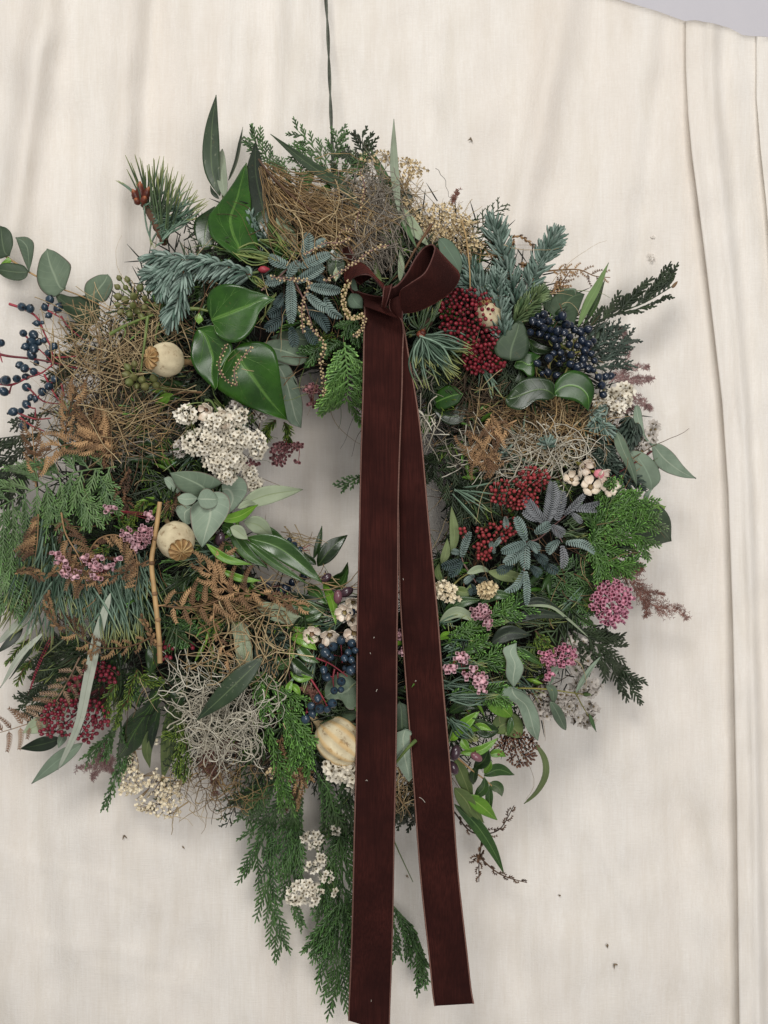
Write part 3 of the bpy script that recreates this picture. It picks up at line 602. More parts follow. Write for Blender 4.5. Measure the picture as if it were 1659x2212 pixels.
tufts(70, 'fill_pine', 'packed_needles', -.004, .008)
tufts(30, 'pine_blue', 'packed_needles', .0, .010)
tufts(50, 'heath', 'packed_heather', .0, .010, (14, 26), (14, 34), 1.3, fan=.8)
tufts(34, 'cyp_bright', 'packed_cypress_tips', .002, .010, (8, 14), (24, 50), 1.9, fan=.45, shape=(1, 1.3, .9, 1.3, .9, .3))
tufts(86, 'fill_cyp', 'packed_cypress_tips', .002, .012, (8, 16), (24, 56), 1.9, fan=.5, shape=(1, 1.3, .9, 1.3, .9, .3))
tufts(34, 'lime_leaf', 'packed_small_leaves', .0, .010, (3, 7), (26, 52), 5.0, fan=.7, shape=(.2, .8, 1, .85, .5, .05))
tufts(44, 'dark_leaf', 'packed_small_leaves', -.002, .008, (3, 7), (34, 70), 7.0, fan=.7, shape=(.2, .8, 1, .85, .5, .05))
def flyaway(n, mat, rad, lo, hi, L=(50, 190), wig=.12, rr=(225, 640)):
    b = MB(); a = rng.random(n) * 6.283; r = rr[0] + (rr[1] - rr[0]) * rng.random(n); K = 10; th = rng.random(n) * 6.283; ln = L[0] + (L[1] - L[0]) * rng.random(n) ** 1.6
    T = th[:, None] + np.cumsum(rng.normal(size=(n, K)) * wig, 1) + rng.normal(size=(n, 1)) * .12 * np.arange(K)[None]; X = 735 + (r * np.cos(a))[:, None] + np.cumsum(np.cos(T), 1) * (ln / K)[:, None]; Y = 1060 + (r * np.sin(a))[:, None] + np.cumsum(np.sin(T), 1) * (ln / K)[:, None]
    hit = ((X > 750) & (X < 985) & (Y > 600)).any(1, keepdims=True); lf = lo + (hi - lo) * rng.random((n, 1)) + np.cumsum(rng.normal(size=(n, K)) * .001, 1); lf = np.where(hit, np.minimum(lf, .004), lf)
    b.tubes(PX(np.stack([X, Y, lf], -1)), rad * S * (.6 + .7 * rng.random((n, 1))) * np.linspace(1, .4, K)[None], 4); b.build('stray_stems', M[mat], base, kind='stuff')
flyaway(170, 'hay', .75, .004, .022); flyaway(200, 'brn_stem', .85, .0, .016); flyaway(120, 'grn_stem', .9, .0, .016); flyaway(130, 'brack', .8, .0, .018)
# ---------------------------------------------------------------- builders for berries, pods, flowers
def nodes_of(v, lines, l):
    out = []
    for ln in lines: out.append(lifted(resamp(cr(V(v, ln), 30), 14), l))
    return np.vstack(out)
def stems(root, v, lines, rad, mat, l=.010, name='stem'):
    for k, ln in enumerate(lines): stem(root, V(v, ln), rad * (1 if k < 3 else .75), M[mat], name, l)
def berries(root, v, pts, key, r, lines, smat, l=.014, dl=.006, part='berry', cap=None, prad=1.0, scat=.5, wob=.26, jx=0):
    """berries at the photographed places, each hung by its own pedicel from the nearest stalk"""
    q = V(v, pts); k = vk(v); nd = nodes_of(v, lines, l - .004); b = MB()
    P_ = []
    for (x, y) in q:
        x += rng.normal() * jx; y += rng.normal() * jx
        lf = l + dl * rng.normal() * .5; c = np.array([x, y, lf]); j = np.argmin(np.hypot(nd[:, 0] - x, nd[:, 1] - y)); a = nd[j]
        u = np.linspace(0, 1, 6)[:, None]; path = a + (c - a) * u; path[:, 1] += np.sin(u[:, 0] * 3.14) * rng.normal() * 1.5; P_.append(path)
        w3 = PX(c); dv = Vector(PX(c) - PX(a)); dv.normalize(); dv = (dv + Vector((rng.normal() * scat, -.35 + rng.normal() * scat * .5, rng.normal() * scat))).normalized()
        rr = r * k * S * (1 + wob * rng.normal() * .6); o = inst(part, ME[key], root, w3, dv.to_track_quat('Z', 'Y').to_euler(), rr)
        if cap: inst(cap, ME['cap'], o, origin_of(o), sc=.3); COL.objects[-1].location = (0, 0, 1.22)
    b.tubes(PX(np.array(P_)), prad * S, 4); b.build('pedicels', M[smat], root, kind='stuff')
def scatter(v, ells, n, mind):
    out = []; k = 0
    tot = sum(e[2] * e[3] for e in ells)
    while len(out) < n and k < n * 60:
        k += 1; e = random.choices(ells, [q[2] * q[3] for q in ells])[0]; a = random.random() * 6.283; q = math.sqrt(random.random())
        p = (e[0] + e[2] * q * math.cos(a), e[1] + e[3] * q * math.sin(a))
        if all((p[0] - o[0]) ** 2 + (p[1] - o[1]) ** 2 > mind ** 2 for o in out): out.append(p)
    return out
def umbel(name, label, cat, v, ells, n, r, key, smat, org, l=.014, bulge=.012, part='bud', group=None, mind=None, hubs=9, prad=.9):
    """domed head: forking stalks from org to hubs, buds on pedicels"""
    k = vk(v); o3 = V(v, [org])[0]; root = thing(name, label, cat, PX(np.r_[o3, .0]), group)
    pts = scatter(v, ells, n, mind or r * 1.5); hb = scatter(v, [(e[0], e[1], e[2] * .7, e[3] * .7) for e in ells], hubs, r * 3)
    H = []; 
    for h in hb:
        hv = V(v, [h])[0]; H.append(hv); mid = (o3 + hv) / 2 + rng.normal(size=2) * 4
        stem(root, [o3, mid, hv], 1.9, M[smat], 'stalk', -.002, l - .004)
    H = np.array(H); P_ = []; ce = np.array([(e[0], e[1]) for e in ells]); er = np.array([(e[2], e[3]) for e in ells])
    for p in pts:
        dd = np.min((((np.array(p) - ce) / er) ** 2).sum(1)); lf = l + bulge * math.sqrt(max(0, 1 - dd)) + rng.normal() * .0035
        q = V(v, [p])[0]; c = np.r_[q, lf]; j = np.argmin(((H - q) ** 2).sum(1)); a = np.r_[H[j], l - .004]
        u = np.linspace(0, 1, 5)[:, None]; P_.append(a + (c - a) * u + np.array([0, 0, .002]) * np.sin(u * 3.1)); dv = Vector(PX(c) - PX(a)).normalized()
        inst(part, ME[key], root, PX(c), dv.to_track_quat('Z', 'Y').to_euler(), r * k * S * (.8 + .35 * rng.random()))
    b = MB(); b.tubes(PX(np.array(P_)), prad * S * np.array([[1, .8, .8, .9, 1.1]]), 4); b.build('pedicels', M[smat], root, kind='stuff'); return root
def florets(name, label, cat, v, ells, n, r, key, smat, org, l=.012, bulge=.010, part='floret', group=None, mind=None, hubs=6, spread=.5, rmin=.75):
    k = vk(v); o3 = V(v, [org])[0]; root = thing(name, label, cat, PX(np.r_[o3, .0]), group)
    pts = scatter(v, ells, n, mind or r * 1.0); hb = scatter(v, [(e[0], e[1], e[2] * .75, e[3] * .75) for e in ells], hubs, r * 2); H = []
    for h in hb:
        hv = V(v, [h])[0]; H.append(hv); stem(root, [o3, (o3 + hv) / 2 + rng.normal(size=2) * 5, hv], 1.2, M[smat], 'stalk', 0, l - .004)
    H = np.array(H); ce = np.array([(e[0], e[1]) for e in ells]); er = np.array([(e[2], e[3]) for e in ells]); P_ = []
    for p in pts:
        j0 = np.argmin((((np.array(p) - ce) / er) ** 2).sum(1)); dd = (((np.array(p) - ce[j0]) / er[j0]) ** 2).sum(); q = V(v, [p])[0]
        lf = l + bulge * math.sqrt(max(0, 1 - dd)) + rng.normal() * .0015; dx, dy = (np.array(p) - ce[j0]) / er[j0] * .8; c = np.r_[q, lf]; a = np.r_[H[np.argmin(((H - q) ** 2).sum(1))], l - .004]
        u = np.linspace(0, 1, 4)[:, None]; P_.append(a + (c - a) * u); inst(part, ME[key], root, PX(c), face(dx, dy, spread), r * k * S * (rmin + .4 * rng.random()))
    b = MB(); b.tubes(PX(np.array(P_)), .7 * S, 3); b.build('pedicels', M[smat], root, kind='stuff'); return root
def poppy(label, v, c, r, axis, crown=True, l=.012, ry=1.0, length=1.0, neck=None, striped=False):
    """ribbed seed capsule; axis = direction from stalk to crown as (right, down, towards viewer)"""
    c2 = V(v, [c])[0]; r = r * vk(v) * S; pos = PX(np.r_[c2, l]); root = thing('poppy_seed_pod', label, 'seed pod', pos, 'dried poppy pods in the wreath')
    ax = Vector((axis[0], -axis[2], -axis[1])).normalized(); qt = ax.to_track_quat('Z', 'Y')
    def tr(a): return np.array([tuple(Vector(pos) + qt @ Vector(p)) for p in np.asarray(a).reshape(-1, 3)]).reshape(np.asarray(a).shape)
    n, m = 26, 60; ph = np.linspace(0.02, np.pi - .02, n)[:, None]; th = np.linspace(0, 2 * np.pi, m + 1)[None]
    rib = 1 + .008 * np.cos(11 * th) * np.sin(ph) + .012 * np.sin(3 * th + 3 * ph) + .010 * np.sin(7 * th - 4 * ph)
    rib = rib + (.034 * np.cos(11 * th) * np.sin(ph) if striped else 0); rr = r * np.sin(ph) ** .85 * rib * ry; z = -r * np.cos(ph) * length
    G_ = np.stack([rr * np.cos(th), rr * np.sin(th), z + 0 * th], -1); b = MB(); b.grid(tr(G_), 0); b.ti[-1] = np.repeat(.5 + .5 * np.cos(11 * th[0])[None], n, 0).ravel(); b.build('capsule', M['pod_striped' if striped else 'pod'], root)
    b = MB(); nk = np.stack([np.array([0, 0, -r * length * (1 - .08) - r * x]) for x in ((0, .2, .4, .6, .75) if striped else (0, .25, .6, 1.4, 2.2))]); b.tubes(tr(nk), r * np.array([.34, .20, .15, .12, .11]), 10); b.build('stalk', M['hay'], root)
    if crown:
        m2 = 66; th = np.linspace(0, 2 * np.pi, m2 + 1)[None]; q = np.linspace(0, 1, 10)[:, None]; R0 = r * .66
        lob = 1 - .16 * (np.abs(np.sin(5.5 * th)) < .35) * q ** 4; rg = .10 * np.clip(np.abs(np.cos(5.5 * th)) - .75, 0, 1) / .25 * np.clip(q * 6, 0, 1)
        zc = r * length * .97 + r * (.16 - .10 * q ** 2) + r * rg - r * .07 * (np.abs(np.cos(5.5 * th)) < .5) * q
        G_ = np.stack([R0 * q * lob * np.cos(th), R0 * q * lob * np.sin(th), zc], -1); b = MB(); b.grid(tr(G_), r * .07)
        b.ti[-1] = np.r_[b.ti[-1][:0], np.tile(np.clip(1 - rg / .10, 0, 1).ravel(), 2)]; b.build('crown', M['crown'], root)
        for k in range(11):
            a = (k + .0) * 2 * math.pi / 11; P_ = np.stack([[R0 * .95 * x * math.cos(a), R0 * .95 * x * math.sin(a), r * length * .97 + r * (.24 - .10 * x * x)] for x in (.05, .3, .6, .9, 1.0)]); b = MB()
            b.tubes(tr(P_), r * np.array([.05, .05, .045, .04, .01]), 5); b.build('ray', M['crown'], root)
    return root
def pinna_f(root, v, a, c, wd, mat, l=.010, l1=.014, nl=None):
    """one feathery leaflet row of a mimosa leaf"""
    p0, p1 = V(v, [a, c]); wd = wd * vk(v); L = np.linalg.norm(p1 - p0); n = nl or max(9, int(L / 4.4)); t_ = unit(p1 - p0); nr = np.array([-t_[1], t_[0]]); bend = rng.normal() * .06 * L
    u = np.linspace(0, 1, n); sp = p0 + (p1 - p0) * u[:, None] + nr * (np.sin(u * 3.14) * bend)[:, None]; lf = l + (l1 - l) * u + .0035 * np.sin(u * 3.0); b = MB()
    b.tubes(PX(np.c_[sp, lf]), .8 * S, 4)
    for sg in (-1, 1):
        q = np.sin(np.pi * (.10 + .84 * u)) ** .55 * wd / 2; a_ = math.radians(66) * sg; dv = t_ * math.cos(a_) + nr * math.sin(a_); v_ = np.linspace(0, 1, 4)[None, :, None]
        A = np.zeros((n, 4, 3)); A[..., :2] = sp[:, None] + (dv * v_ + t_ * .25 * v_ ** 2) * q[:, None, None]; A[..., 2] = lf[:, None] + .0014 * v_[..., 0] * (1 + rng.normal(size=(n, 1)) * .5)
        b.tubes(PX(A), np.array([[.55, 1.25, 1.3, .6]]) * S * (L / n / 3.1), 5, flat=.3, tint=.2 + .5 * rng.random())
    return b.build('feather_leaf', M[mat], root)

# ---------------------------------------------------------------- loose straw, nests and moss
def mat_of(name, label, cat, parts, mat2=None):
    v, c = parts[0][0], parts[0][1]; root = thing(name, label, cat, PX(np.r_[V(v, [c])[0], 0]))
    for (v, c, r, n, L, rad, mt, kw) in parts:
        b = MB(); strands(b, v, c, r, n, L, rad, **kw); b.build('loose_stems', M[mt], root, kind='stuff')
    return root
mat_of('straw_nest', 'big tangle of tan straw around the upper left poppy pod', 'straw', [
    ('a', (760, 1230), (420, 350), 430, (150, 460), .8, 'hay_dark', dict(l0=-.004, l1=.010, wig=.16, curl=.05)),
    ('a', (760, 880), (470, 260), 190, (200, 560), .85, 'hay', dict(ang=35, spread=40, l0=.004, l1=.016, wig=.08, curl=.05)),
    ('a', (760, 1200), (420, 380), 90, (260, 800), .9, 'hay', dict(l0=.010, l1=.022, wig=.18)),
    ('a', (700, 1500), (420, 180), 80, (150, 420), .9, 'hay_gold', dict(l0=.006, l1=.016, wig=.2)),
    ('a', (840, 1450), (420, 230), 200, (100, 300), 1.0, 'hay_grey', dict(l0=.0, l1=.012, wig=.25))])
def bundle(name, label, mt, v, path, wds, n, rad=1.1, l0=.006, l1=.02, cat='straw'):
    p = resamp(cr(V(v, path), 60), 30); k = vk(v); wd = np.interp(np.linspace(0, 1, 30), np.linspace(0, 1, len(wds)), wds) * k
    root = thing(name, label, cat, PX(np.r_[p[0], l0])); T = unit(np.gradient(p, axis=0)); N2 = np.stack([-T[:, 1], T[:, 0]], -1); b = MB(); K = 12
    s0 = rng.random(n) * .55; s1 = np.minimum(1, s0 + .25 + .5 * rng.random(n)); o0 = rng.normal(size=n) * .5; o1 = o0 + rng.normal(size=n) * .35; u = np.linspace(0, 1, K)[None]
    ss = (s0[:, None] + (s1 - s0)[:, None] * u) * 29; ii = np.clip(ss.astype(int), 0, 28); fr = (ss - ii)[..., None]
    base_ = p[ii] * (1 - fr) + p[ii + 1] * fr; nn = N2[ii]; of = (o0[:, None] * (1 - u) + o1[:, None] * u) * np.interp(ss, np.arange(30), wd) + np.cumsum(rng.normal(size=(n, K)) * 2.6, 1)
    xy = base_ + nn * of[..., None]; lf = l0 + (l1 - l0) * rng.random((n, 1)) + np.cumsum(rng.normal(size=(n, K)) * .0008, 1)
    b.tubes(PX(np.concatenate([xy, lf[..., None]], -1)), rad * S * (.6 + .7 * rng.random((n, 1))) * np.linspace(1, .6, K)[None], 4); b.build('loose_stems', M[mt], root, kind='stuff'); return root
mat_of('loose_straw', 'tangled fine straw above the bow knot', 'straw', [('b', (1000, 930), (330, 200), 84, (150, 480), .85, 'hay', dict(l0=.014, l1=.030, wig=.16, curl=.06)), ('b', (1250, 930), (190, 340), 150, (150, 420), .8, 'hay_grey', dict( l0=.010, l1=.026, wig=.16, curl=.08))])
r_ = bundle('straw_bundle', 'golden brown straw bundle fanning out at the top left of the ribbon bow', 'hay_gold', 'b', [(540, 570), (720, 780), (1000, 960), (1300, 1180)], [25, 200, 270, 280], 300, .95, .004, .024)
b = MB(); b.tubes(PX(cr(np.c_[V('b', [(530, 545), (600, 640), (720, 760), (900, 900)]), [.024] * 4], 20)), S * 2.6, 6); b.build('red_stalk', M['brn_stem'], r_)
bundle('straw_bundle', 'grey brown straw hanging above the bow, between the bead strings', 'hay_grey', 'b', [(1000, 960), (1180, 1100), (1330, 1300)], [240, 280, 200], 110, .85)
bundle('straw_bundle', 'pale grey tendrils beside the long green leaf at the top', 'hay_grey', 'b', [(1180, 560), (1300, 880), (1360, 1320)], [180, 260, 240], 90, .8, .004, .018)
mat_of('straw_nest', 'rusty straw tangle under the glossy round leaves on the right', 'straw', [
    ('d', (560, 1260), (440, 180), 260, (180, 520), .9, 'hay_gold', dict(ang=0, spread=50, l0=.0, l1=.016, wig=.14, curl=.06)),
    ('d', (350, 1320), (380, 200), 170, (150, 450), .9, 'hay_dark', dict(l0=-.002, l1=.010, wig=.25)),
    ('d', (600, 1330), (430, 180), 160, (150, 380), .9, 'hay', dict(l0=.006, l1=.016, wig=.25)),
    ('d', (120, 1120), (160, 220), 110, (150, 350), 1.0, 'hay_dark', dict(ang=110, spread=30, l0=.0, l1=.012, wig=.2))])
mat_of('hanging_moss', 'grey wiry moss draped below the rusty straw on the right', 'moss', [
    ('d', (480, 1470), (480, 130), 120, (220, 560), .95, 'moss', dict(ang=0, spread=35, l0=.010, l1=.020, wig=.2, K=16, curl=.10)),
    ('d', (300, 1420), (380, 190), 110, (150, 380), .8, 'hay_grey', dict(l0=.004, l1=.014, wig=.3))])
mat_of('hanging_moss', 'thick ball of pale curly moss at the lower left of the wreath', 'moss', [
    ('h', (470, 1080), (280, 180), 120, (240, 600), 1.05, 'moss', dict(l0=.008, l1=.026, wig=.26, K=20, curl=.22)),
    ('h', (330, 850), (300, 190), 56, (220, 560),1.05, 'moss', dict(ang=55, spread=45, l0=.006, l1=.022, wig=.28, K=16, curl=.14)),
    ('h', (640, 880), (180, 160), 22, (180, 480), 1.2, 'moss', dict(ang=100, spread=35, l0=.012, l1=.022, wig=.26, K=16, curl=.14)),
    ('h', (450, 1250), (240, 50), 36, (180, 440), 1.05, 'moss', dict(ang=0, spread=20, l0=.010, l1=.022, wig=.26, K=16, curl=.14))])
mat_of('loose_straw', 'thin tan straw looping over the pale leaf at the lower left', 'straw', [
    ('h', (640, 560), (300, 220), 60, (200, 620), 1.2, 'hay', dict(l0=.014, l1=.026, wig=.28)), ('h', (560, 330), (320, 80), 60, (200, 520), 1.3, 'hay_gold', dict(ang=20, spread=20, l0=.010, l1=.018, wig=.15)),
    ('h', (950, 190), (300, 150), 26, (160, 420), 1.0, 'hay', dict(ang=30, spread=40, l0=.014, l1=.024, wig=.22))])
mat_of('loose_straw', 'sparse brown twiglets trailing below the lower left of the wreath', 'straw', [
    ('g', (1450, 1340), (250, 170), 70, (150, 380), .9, 'hay_gold', dict(ang=120, spread=35, l0=.0, l1=.012, wig=.3)), ('g', (1250, 1380), (150, 190), 34, (120, 330), .8, 'hay', dict(ang=100, spread=40, l0=.0, l1=.01, wig=.3)),
    ('h', (560, 1330), (350, 60), 60, (120, 330), .9, 'hay_dark', dict(l0=.0, l1=.01, wig=.3))])
mat_of('loose_straw', 'dry straw seen between the two ribbon tails near the bottom', 'straw', [('j', (120, 1130), (60, 120), 44, (100, 300), 1.1, 'hay', dict(ang=100, spread=40, l0=.006, l1=.014, wig=.25))])
mat_of('loose_straw', 'white thread like tendrils beside the right ribbon edge above the hole', 'straw', [
    ('i', (110, 90), (60, 110), 22, (120, 330), 1.2, 'moss', dict(ang=110, spread=30, l0=.016, l1=.026, wig=.25)), ('l', (1080, 1500), (120, 150), 22, (200, 500), 1.2, 'hay_grey', dict(ang=110, spread=25, l0=.01, l1=.02, wig=.2))])
mat_of('loose_straw', 'fine tan straw standing between leaves at the top right', 'straw', [
    ('c', (760, 860), (200, 150), 110, (120, 300), .9, 'hay', dict(l0=-.006, l1=.010, wig=.25)), ('c', (420, 640), (180, 130), 90, (120, 300), .8, 'hay', dict(ang=60, spread=60, l0=-.004, l1=.012, wig=.25)),
    ('c', (950, 980), (180, 80), 60, (120, 260), .9, 'hay_gold', dict(l0=-.004, l1=.008, wig=.25))])
mat_of('loose_straw', 'pale straw wisps poking into the hole beneath the olive leaves', 'straw', [('f', (1000, 1310), (120, 70), 22, (150, 380), 1.0, 'hay', dict(ang=15, spread=28, l0=.004, l1=.014, wig=.15))])
# single hand-placed strands
r_ = thing('loose_straw', 'long single golden stem bent down through the right hand fir', 'straw', PX(np.array([*V('c', [(880, 800)])[0], .02])))
stem(r_, V('c', [(860, 780), (890, 900), (910, 1080), (915, 1220)]), 2.2, M['hay_gold'], 'stalk', .022)
r_ = thing('dry_twig', 'thin dark twig slanting behind the right bow loop', 'twig', PX(np.array([*V('c', [(665, 800)])[0], .02])))
stem(r_, V('c', [(665, 800), (560, 960), (480, 1100), (400, 1170)]), 3.0, M['brn_stem'], 'stalk', .022, .006)
r_ = thing('dry_stalk', 'thick straw coloured stalk standing beside the lower left poppy pod', 'stalk', PX(np.array([*V('e', [(1040, 1659)])[0], .03])))
stem(r_, V('e', [(1045, 790), (1030, 900), (1012, 1030), (990, 1180), (1005, 1350), (1022, 1500), (1040, 1700), (1045, 1840)]), 4.4, M['tan_stem'], 'stalk', .026, taper=1.15, sides=10)
for (x, y) in ((1012, 1030), (990, 1190), (1008, 1390), (1030, 1560), (1040, 1720)):
    q = V('e', [(x, y - 14), (x + 2, y), (x + 4, y + 14)]); b = MB(); b.tubes(PX(np.c_[cr(q, 7), np.full(7, .0262)]), S * np.array([4.2, 5.0, 5.9, 6.1, 5.6, 4.9, 4.2]), 10); b.build('node', M['brack_gold'], r_)
for (x, y, x2, y2) in ((990, 1190, 930, 1215), (1030, 1470, 1080, 1462), (1012, 1040, 1050, 1000)): stem(r_, V('e', [(x, y), (x2, y2)]), 1.8, M['brack_gold'], 'side_twig', .026, .028)
r_ = thing('dry_stalk', 'single thin green stalk hanging below between the ribbon tails', 'stalk', W(*V('k', [(1070, 500)])[0], .0))
stem(r_, V('k', [(1040, 420), (1100, 560), (1160, 690), (1205, 785)]), 1.6, M['grn_stem'], 'stalk', -.01)

# ---------------------------------------------------------------- cypress, cedar and other scale-leaved sprays
def cyp(label, v, lines, mat, name='cypress_sprig', **kw):
    root = thing(name, label, 'evergreen sprig', PX(np.r_[V(v, [lines[0][0][0] if isinstance(lines[0][0], list) else lines[0][0]])[0], 0])); base_kw = dict(kw)
    for ln in lines:
        k2 = dict(base_kw)
        if isinstance(ln, tuple): ln, ex = ln; k2.update(ex)
        frond(root, v, ln, k2.pop('side'), M[mat], **k2)
    return root
cyp('green cypress tips sticking up above the top of the wreath beneath the string', 'b', [([(1010, 700), (960, 560), (880, 460), (765, 335)], dict(side=110)), ([(1030, 640), (1020, 520), (1050, 360)], dict(side=90)), ([(1040, 560), (1070, 450), (1092, 372)], dict(side=50, n=8)),
    ([(960, 640), (860, 540), (750, 505)], dict(side=90)), ([(820, 760), (800, 600), (795, 450)], dict(side=80)), ([(980, 720), (1090, 640), (1180, 520)], dict(side=90))], 'cyp_mid', l0=.004, l1=.006, n=12)
cyp('dark cypress tips right of the top string', 'b', [([(1120, 760), (1200, 560), (1205, 378)], dict(side=110)), ([(1180, 640), (1240, 520), (1268, 425)], dict(side=70, n=10)), ([(1050, 700), (1130, 820), (1200, 960)], dict(side=110)), ([(1180, 600), (1110, 520), (1060, 500)], dict(side=70)), ([(1150, 780), (1060, 700), (1000, 620)], dict(side=100))], 'cyp_dark', l0=.002, l1=.006, n=12, rad=1.9)
cyp('narrow green cypress tip beside the tall dark leaf at the top left', 'b', [([(660, 640), (590, 540), (475, 392)], dict(side=110, n=16)), ([(740, 700), (680, 600), (640, 560)], dict(side=60))], 'cyp_mid', l0=.0, l1=.004)
cyp('large grey green cypress spray spreading off the left edge', 'e', [([(760, 560), (480, 600), (240, 700), (60, 790), (-60, 850)], dict(side=330, n=20, ang=70, droop=(0, .35), tipk=.5)), ([(620, 570), (690, 700), (730, 860)], dict(side=110)), ([(440, 600), (520, 740), (600, 900)], dict(side=140, n=16)),
    ([(160, 740), (110, 900), (80, 1150), (40, 1470)], dict(side=200, n=20, ang=34, droop=(0, .3))), ([(300, 690), (330, 800), (350, 900)], dict(side=120)), ([(60, 800), (10, 1000), (-20, 1300)], dict(side=200, n=16, ang=36, droop=(0, .3)))], 'cyp_left', l0=.012, l1=.018, n=14, rad=1.8)
cyp('dark drooping cypress tassels at the left edge under the blue berries', 'e', [([(280, 340), (120, 360), (-40, 380)], dict(side=110, one=-1)), ([(240, 420), (90, 490), (-20, 640)], dict(side=150, ang=30)), ([(260, 560), (140, 600), (60, 700), (20, 820)], dict(side=150, ang=30)), ([(330, 200), (180, 250), (80, 280)], dict(side=60)), ([(240, 440), (170, 560), (110, 720)], dict(side=120, ang=24))], 'cyp_dark', l0=-.004, l1=-.002, n=12, droop=(-.1, .3), rad=2.0)
cyp('fresh light green cedar tip resting on the left ribbon edge', 'l', [([(370, 1180), (385, 1330), (400, 1500), (400, 1640), (370, 1760)], dict(side=290, n=22, ang=58, tipk=.5, droop=(0, .1)))], 'cyp_light', l0=.030, l1=.026, rad=2.3, sub=.30)
cyp('dark green cedar clump tucked left of the bow', 'l', [([(330, 980), (420, 1050), (540, 1130)], dict(side=130)), ([(220, 1150), (120, 1250), (20, 1300)], dict(side=140)), ([(380, 1180), (280, 1200), (180, 1260)], dict(side=100)), ([(500, 900), (440, 1000), (360, 1060)], dict(side=110))], 'cyp_mid', l0=.010, l1=.016, n=12, rad=2.0)
cyp('long dark cypress branch reaching out to the upper right', 'd', [([(800, 690), (900, 620), (1050, 550), (1230, 480), (1425, 365)], dict(side=190, n=16, one=-1, ang=40, sub=.3)), ([(860, 640), (1000, 570), (1180, 525), (1400, 430)], dict(side=60, n=14, one=1, ang=20))], 'cyp_dark', l0=.002, l1=.0, rad=2.4, droop=(.1, -.1))
b = MB(); q = V('d', [(1405, 385), (1440, 345)]); b.tubes(PX(np.c_[cr(q, 6), np.zeros(6)]), 3.4 * S * np.array([.6, 1, 1, .9, .7, .2]), 6); b.build('brown_tip', M['brown_bud'] if 0 else M['brack'], [o for o in COL.objects if o.get('label', '').startswith('long dark cypress branch')][0])
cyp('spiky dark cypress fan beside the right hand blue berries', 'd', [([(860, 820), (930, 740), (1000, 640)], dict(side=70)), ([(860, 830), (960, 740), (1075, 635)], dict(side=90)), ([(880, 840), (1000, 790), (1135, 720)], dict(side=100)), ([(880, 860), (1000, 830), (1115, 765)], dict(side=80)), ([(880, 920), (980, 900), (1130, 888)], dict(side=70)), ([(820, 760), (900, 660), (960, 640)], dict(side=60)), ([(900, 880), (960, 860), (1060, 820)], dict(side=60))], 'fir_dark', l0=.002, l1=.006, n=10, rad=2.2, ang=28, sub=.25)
cyp('black green cypress hanging into the right side of the hole', 'i', [([(180, 260), (260, 330), (330, 440), (370, 580)], dict(side=150)), ([(110, 290), (220, 400), (290, 520), (340, 640)], dict(side=150)), ([(300, 300), (380, 420), (430, 560)], dict(side=130)), ([(210, 200), (140, 300), (100, 380)], dict(side=80)), ([(400, 330), (400, 450), (380, 560)], dict(side=90))], 'cyp_dark', l0=.006, l1=.002, n=14, rad=2.0)
cyp('bright green cypress bunch below the wax flowers on the right', 'i', [([(960, 640), (1100, 590), (1220, 560), (1320, 560)], dict(side=120)), ([(980, 680), (1120, 640), (1240, 620), (1345, 622)], dict(side=110)), ([(980, 700), (1120, 700), (1240, 700), (1295, 745)], dict(side=120)), ([(1000, 720), (1080, 790), (1110, 860), (1185, 880)], dict(side=110)), ([(990, 720), (1040, 830), (1065, 925)], dict(side=90)),
    ([(1000, 640), (1090, 540), (1170, 460)], dict(side=100)), ([(1020, 560), (1050, 480), (1085, 410)], dict(side=70)), ([(1040, 600), (1160, 540), (1250, 510)], dict(side=90)), ([(1000, 760), (1030, 690), (1020, 600)], dict(side=110)), ([(1100, 800), (1150, 870), (1250, 850)], dict(side=70))], 'cyp_bright', l0=.010, l1=.020, n=16, rad=1.8, ang=36)
cyp('olive dark cypress mass left of the large pink heather head', 'i', [([(620, 920), (800, 920), (1000, 880)], dict(side=120)), ([(600, 1000), (800, 1040), (1000, 1060)], dict(side=130)), ([(640, 960), (820, 980), (1010, 970)], dict(side=100)), ([(680, 1100), (830, 1110), (1000, 1150)], dict(side=90))], 'cyp_mid', l0=.0, l1=.004, n=16, rad=1.7)
cyp('black green cypress fingers drooping out at the lower right', 'i', [([(860, 1180), (1000, 1260), (1145, 1312)], dict(side=110, one=-1)), ([(960, 1230), (1060, 1330), (1130, 1430), (1225, 1515)], dict(side=140)), ([(880, 1200), (1010, 1230), (1090, 1225)], dict(side=60)), ([(900, 1220), (960, 1330), (1000, 1400)], dict(side=80)), ([(1060, 1330), (1130, 1400), (1190, 1445)], dict(side=50))], 'cyp_dark', l0=.004, l1=.0, n=12, rad=2.1, ang=30)
cyp('light green cypress fans crossing below the small pink heather', 'i', [([(190, 1300), (330, 1250), (450, 1160), (640, 1085)], dict(side=120)), ([(210, 1260), (300, 1230), (400, 1190)], dict(side=80)), ([(200, 1420), (360, 1400), (480, 1370), (590, 1330)], dict(side=110)), ([(220, 1360), (320, 1320), (440, 1280)], dict(side=70)), ([(230, 1570), (380, 1560), (540, 1580)], dict(side=110)), ([(400, 1160), (480, 1120), (600, 1110)], dict(side=60)), ([(440, 1400), (520, 1390), (600, 1400)], dict(side=50))], 'cyp_bright', l0=.012, l1=.020, n=14, rad=1.9, ang=36)
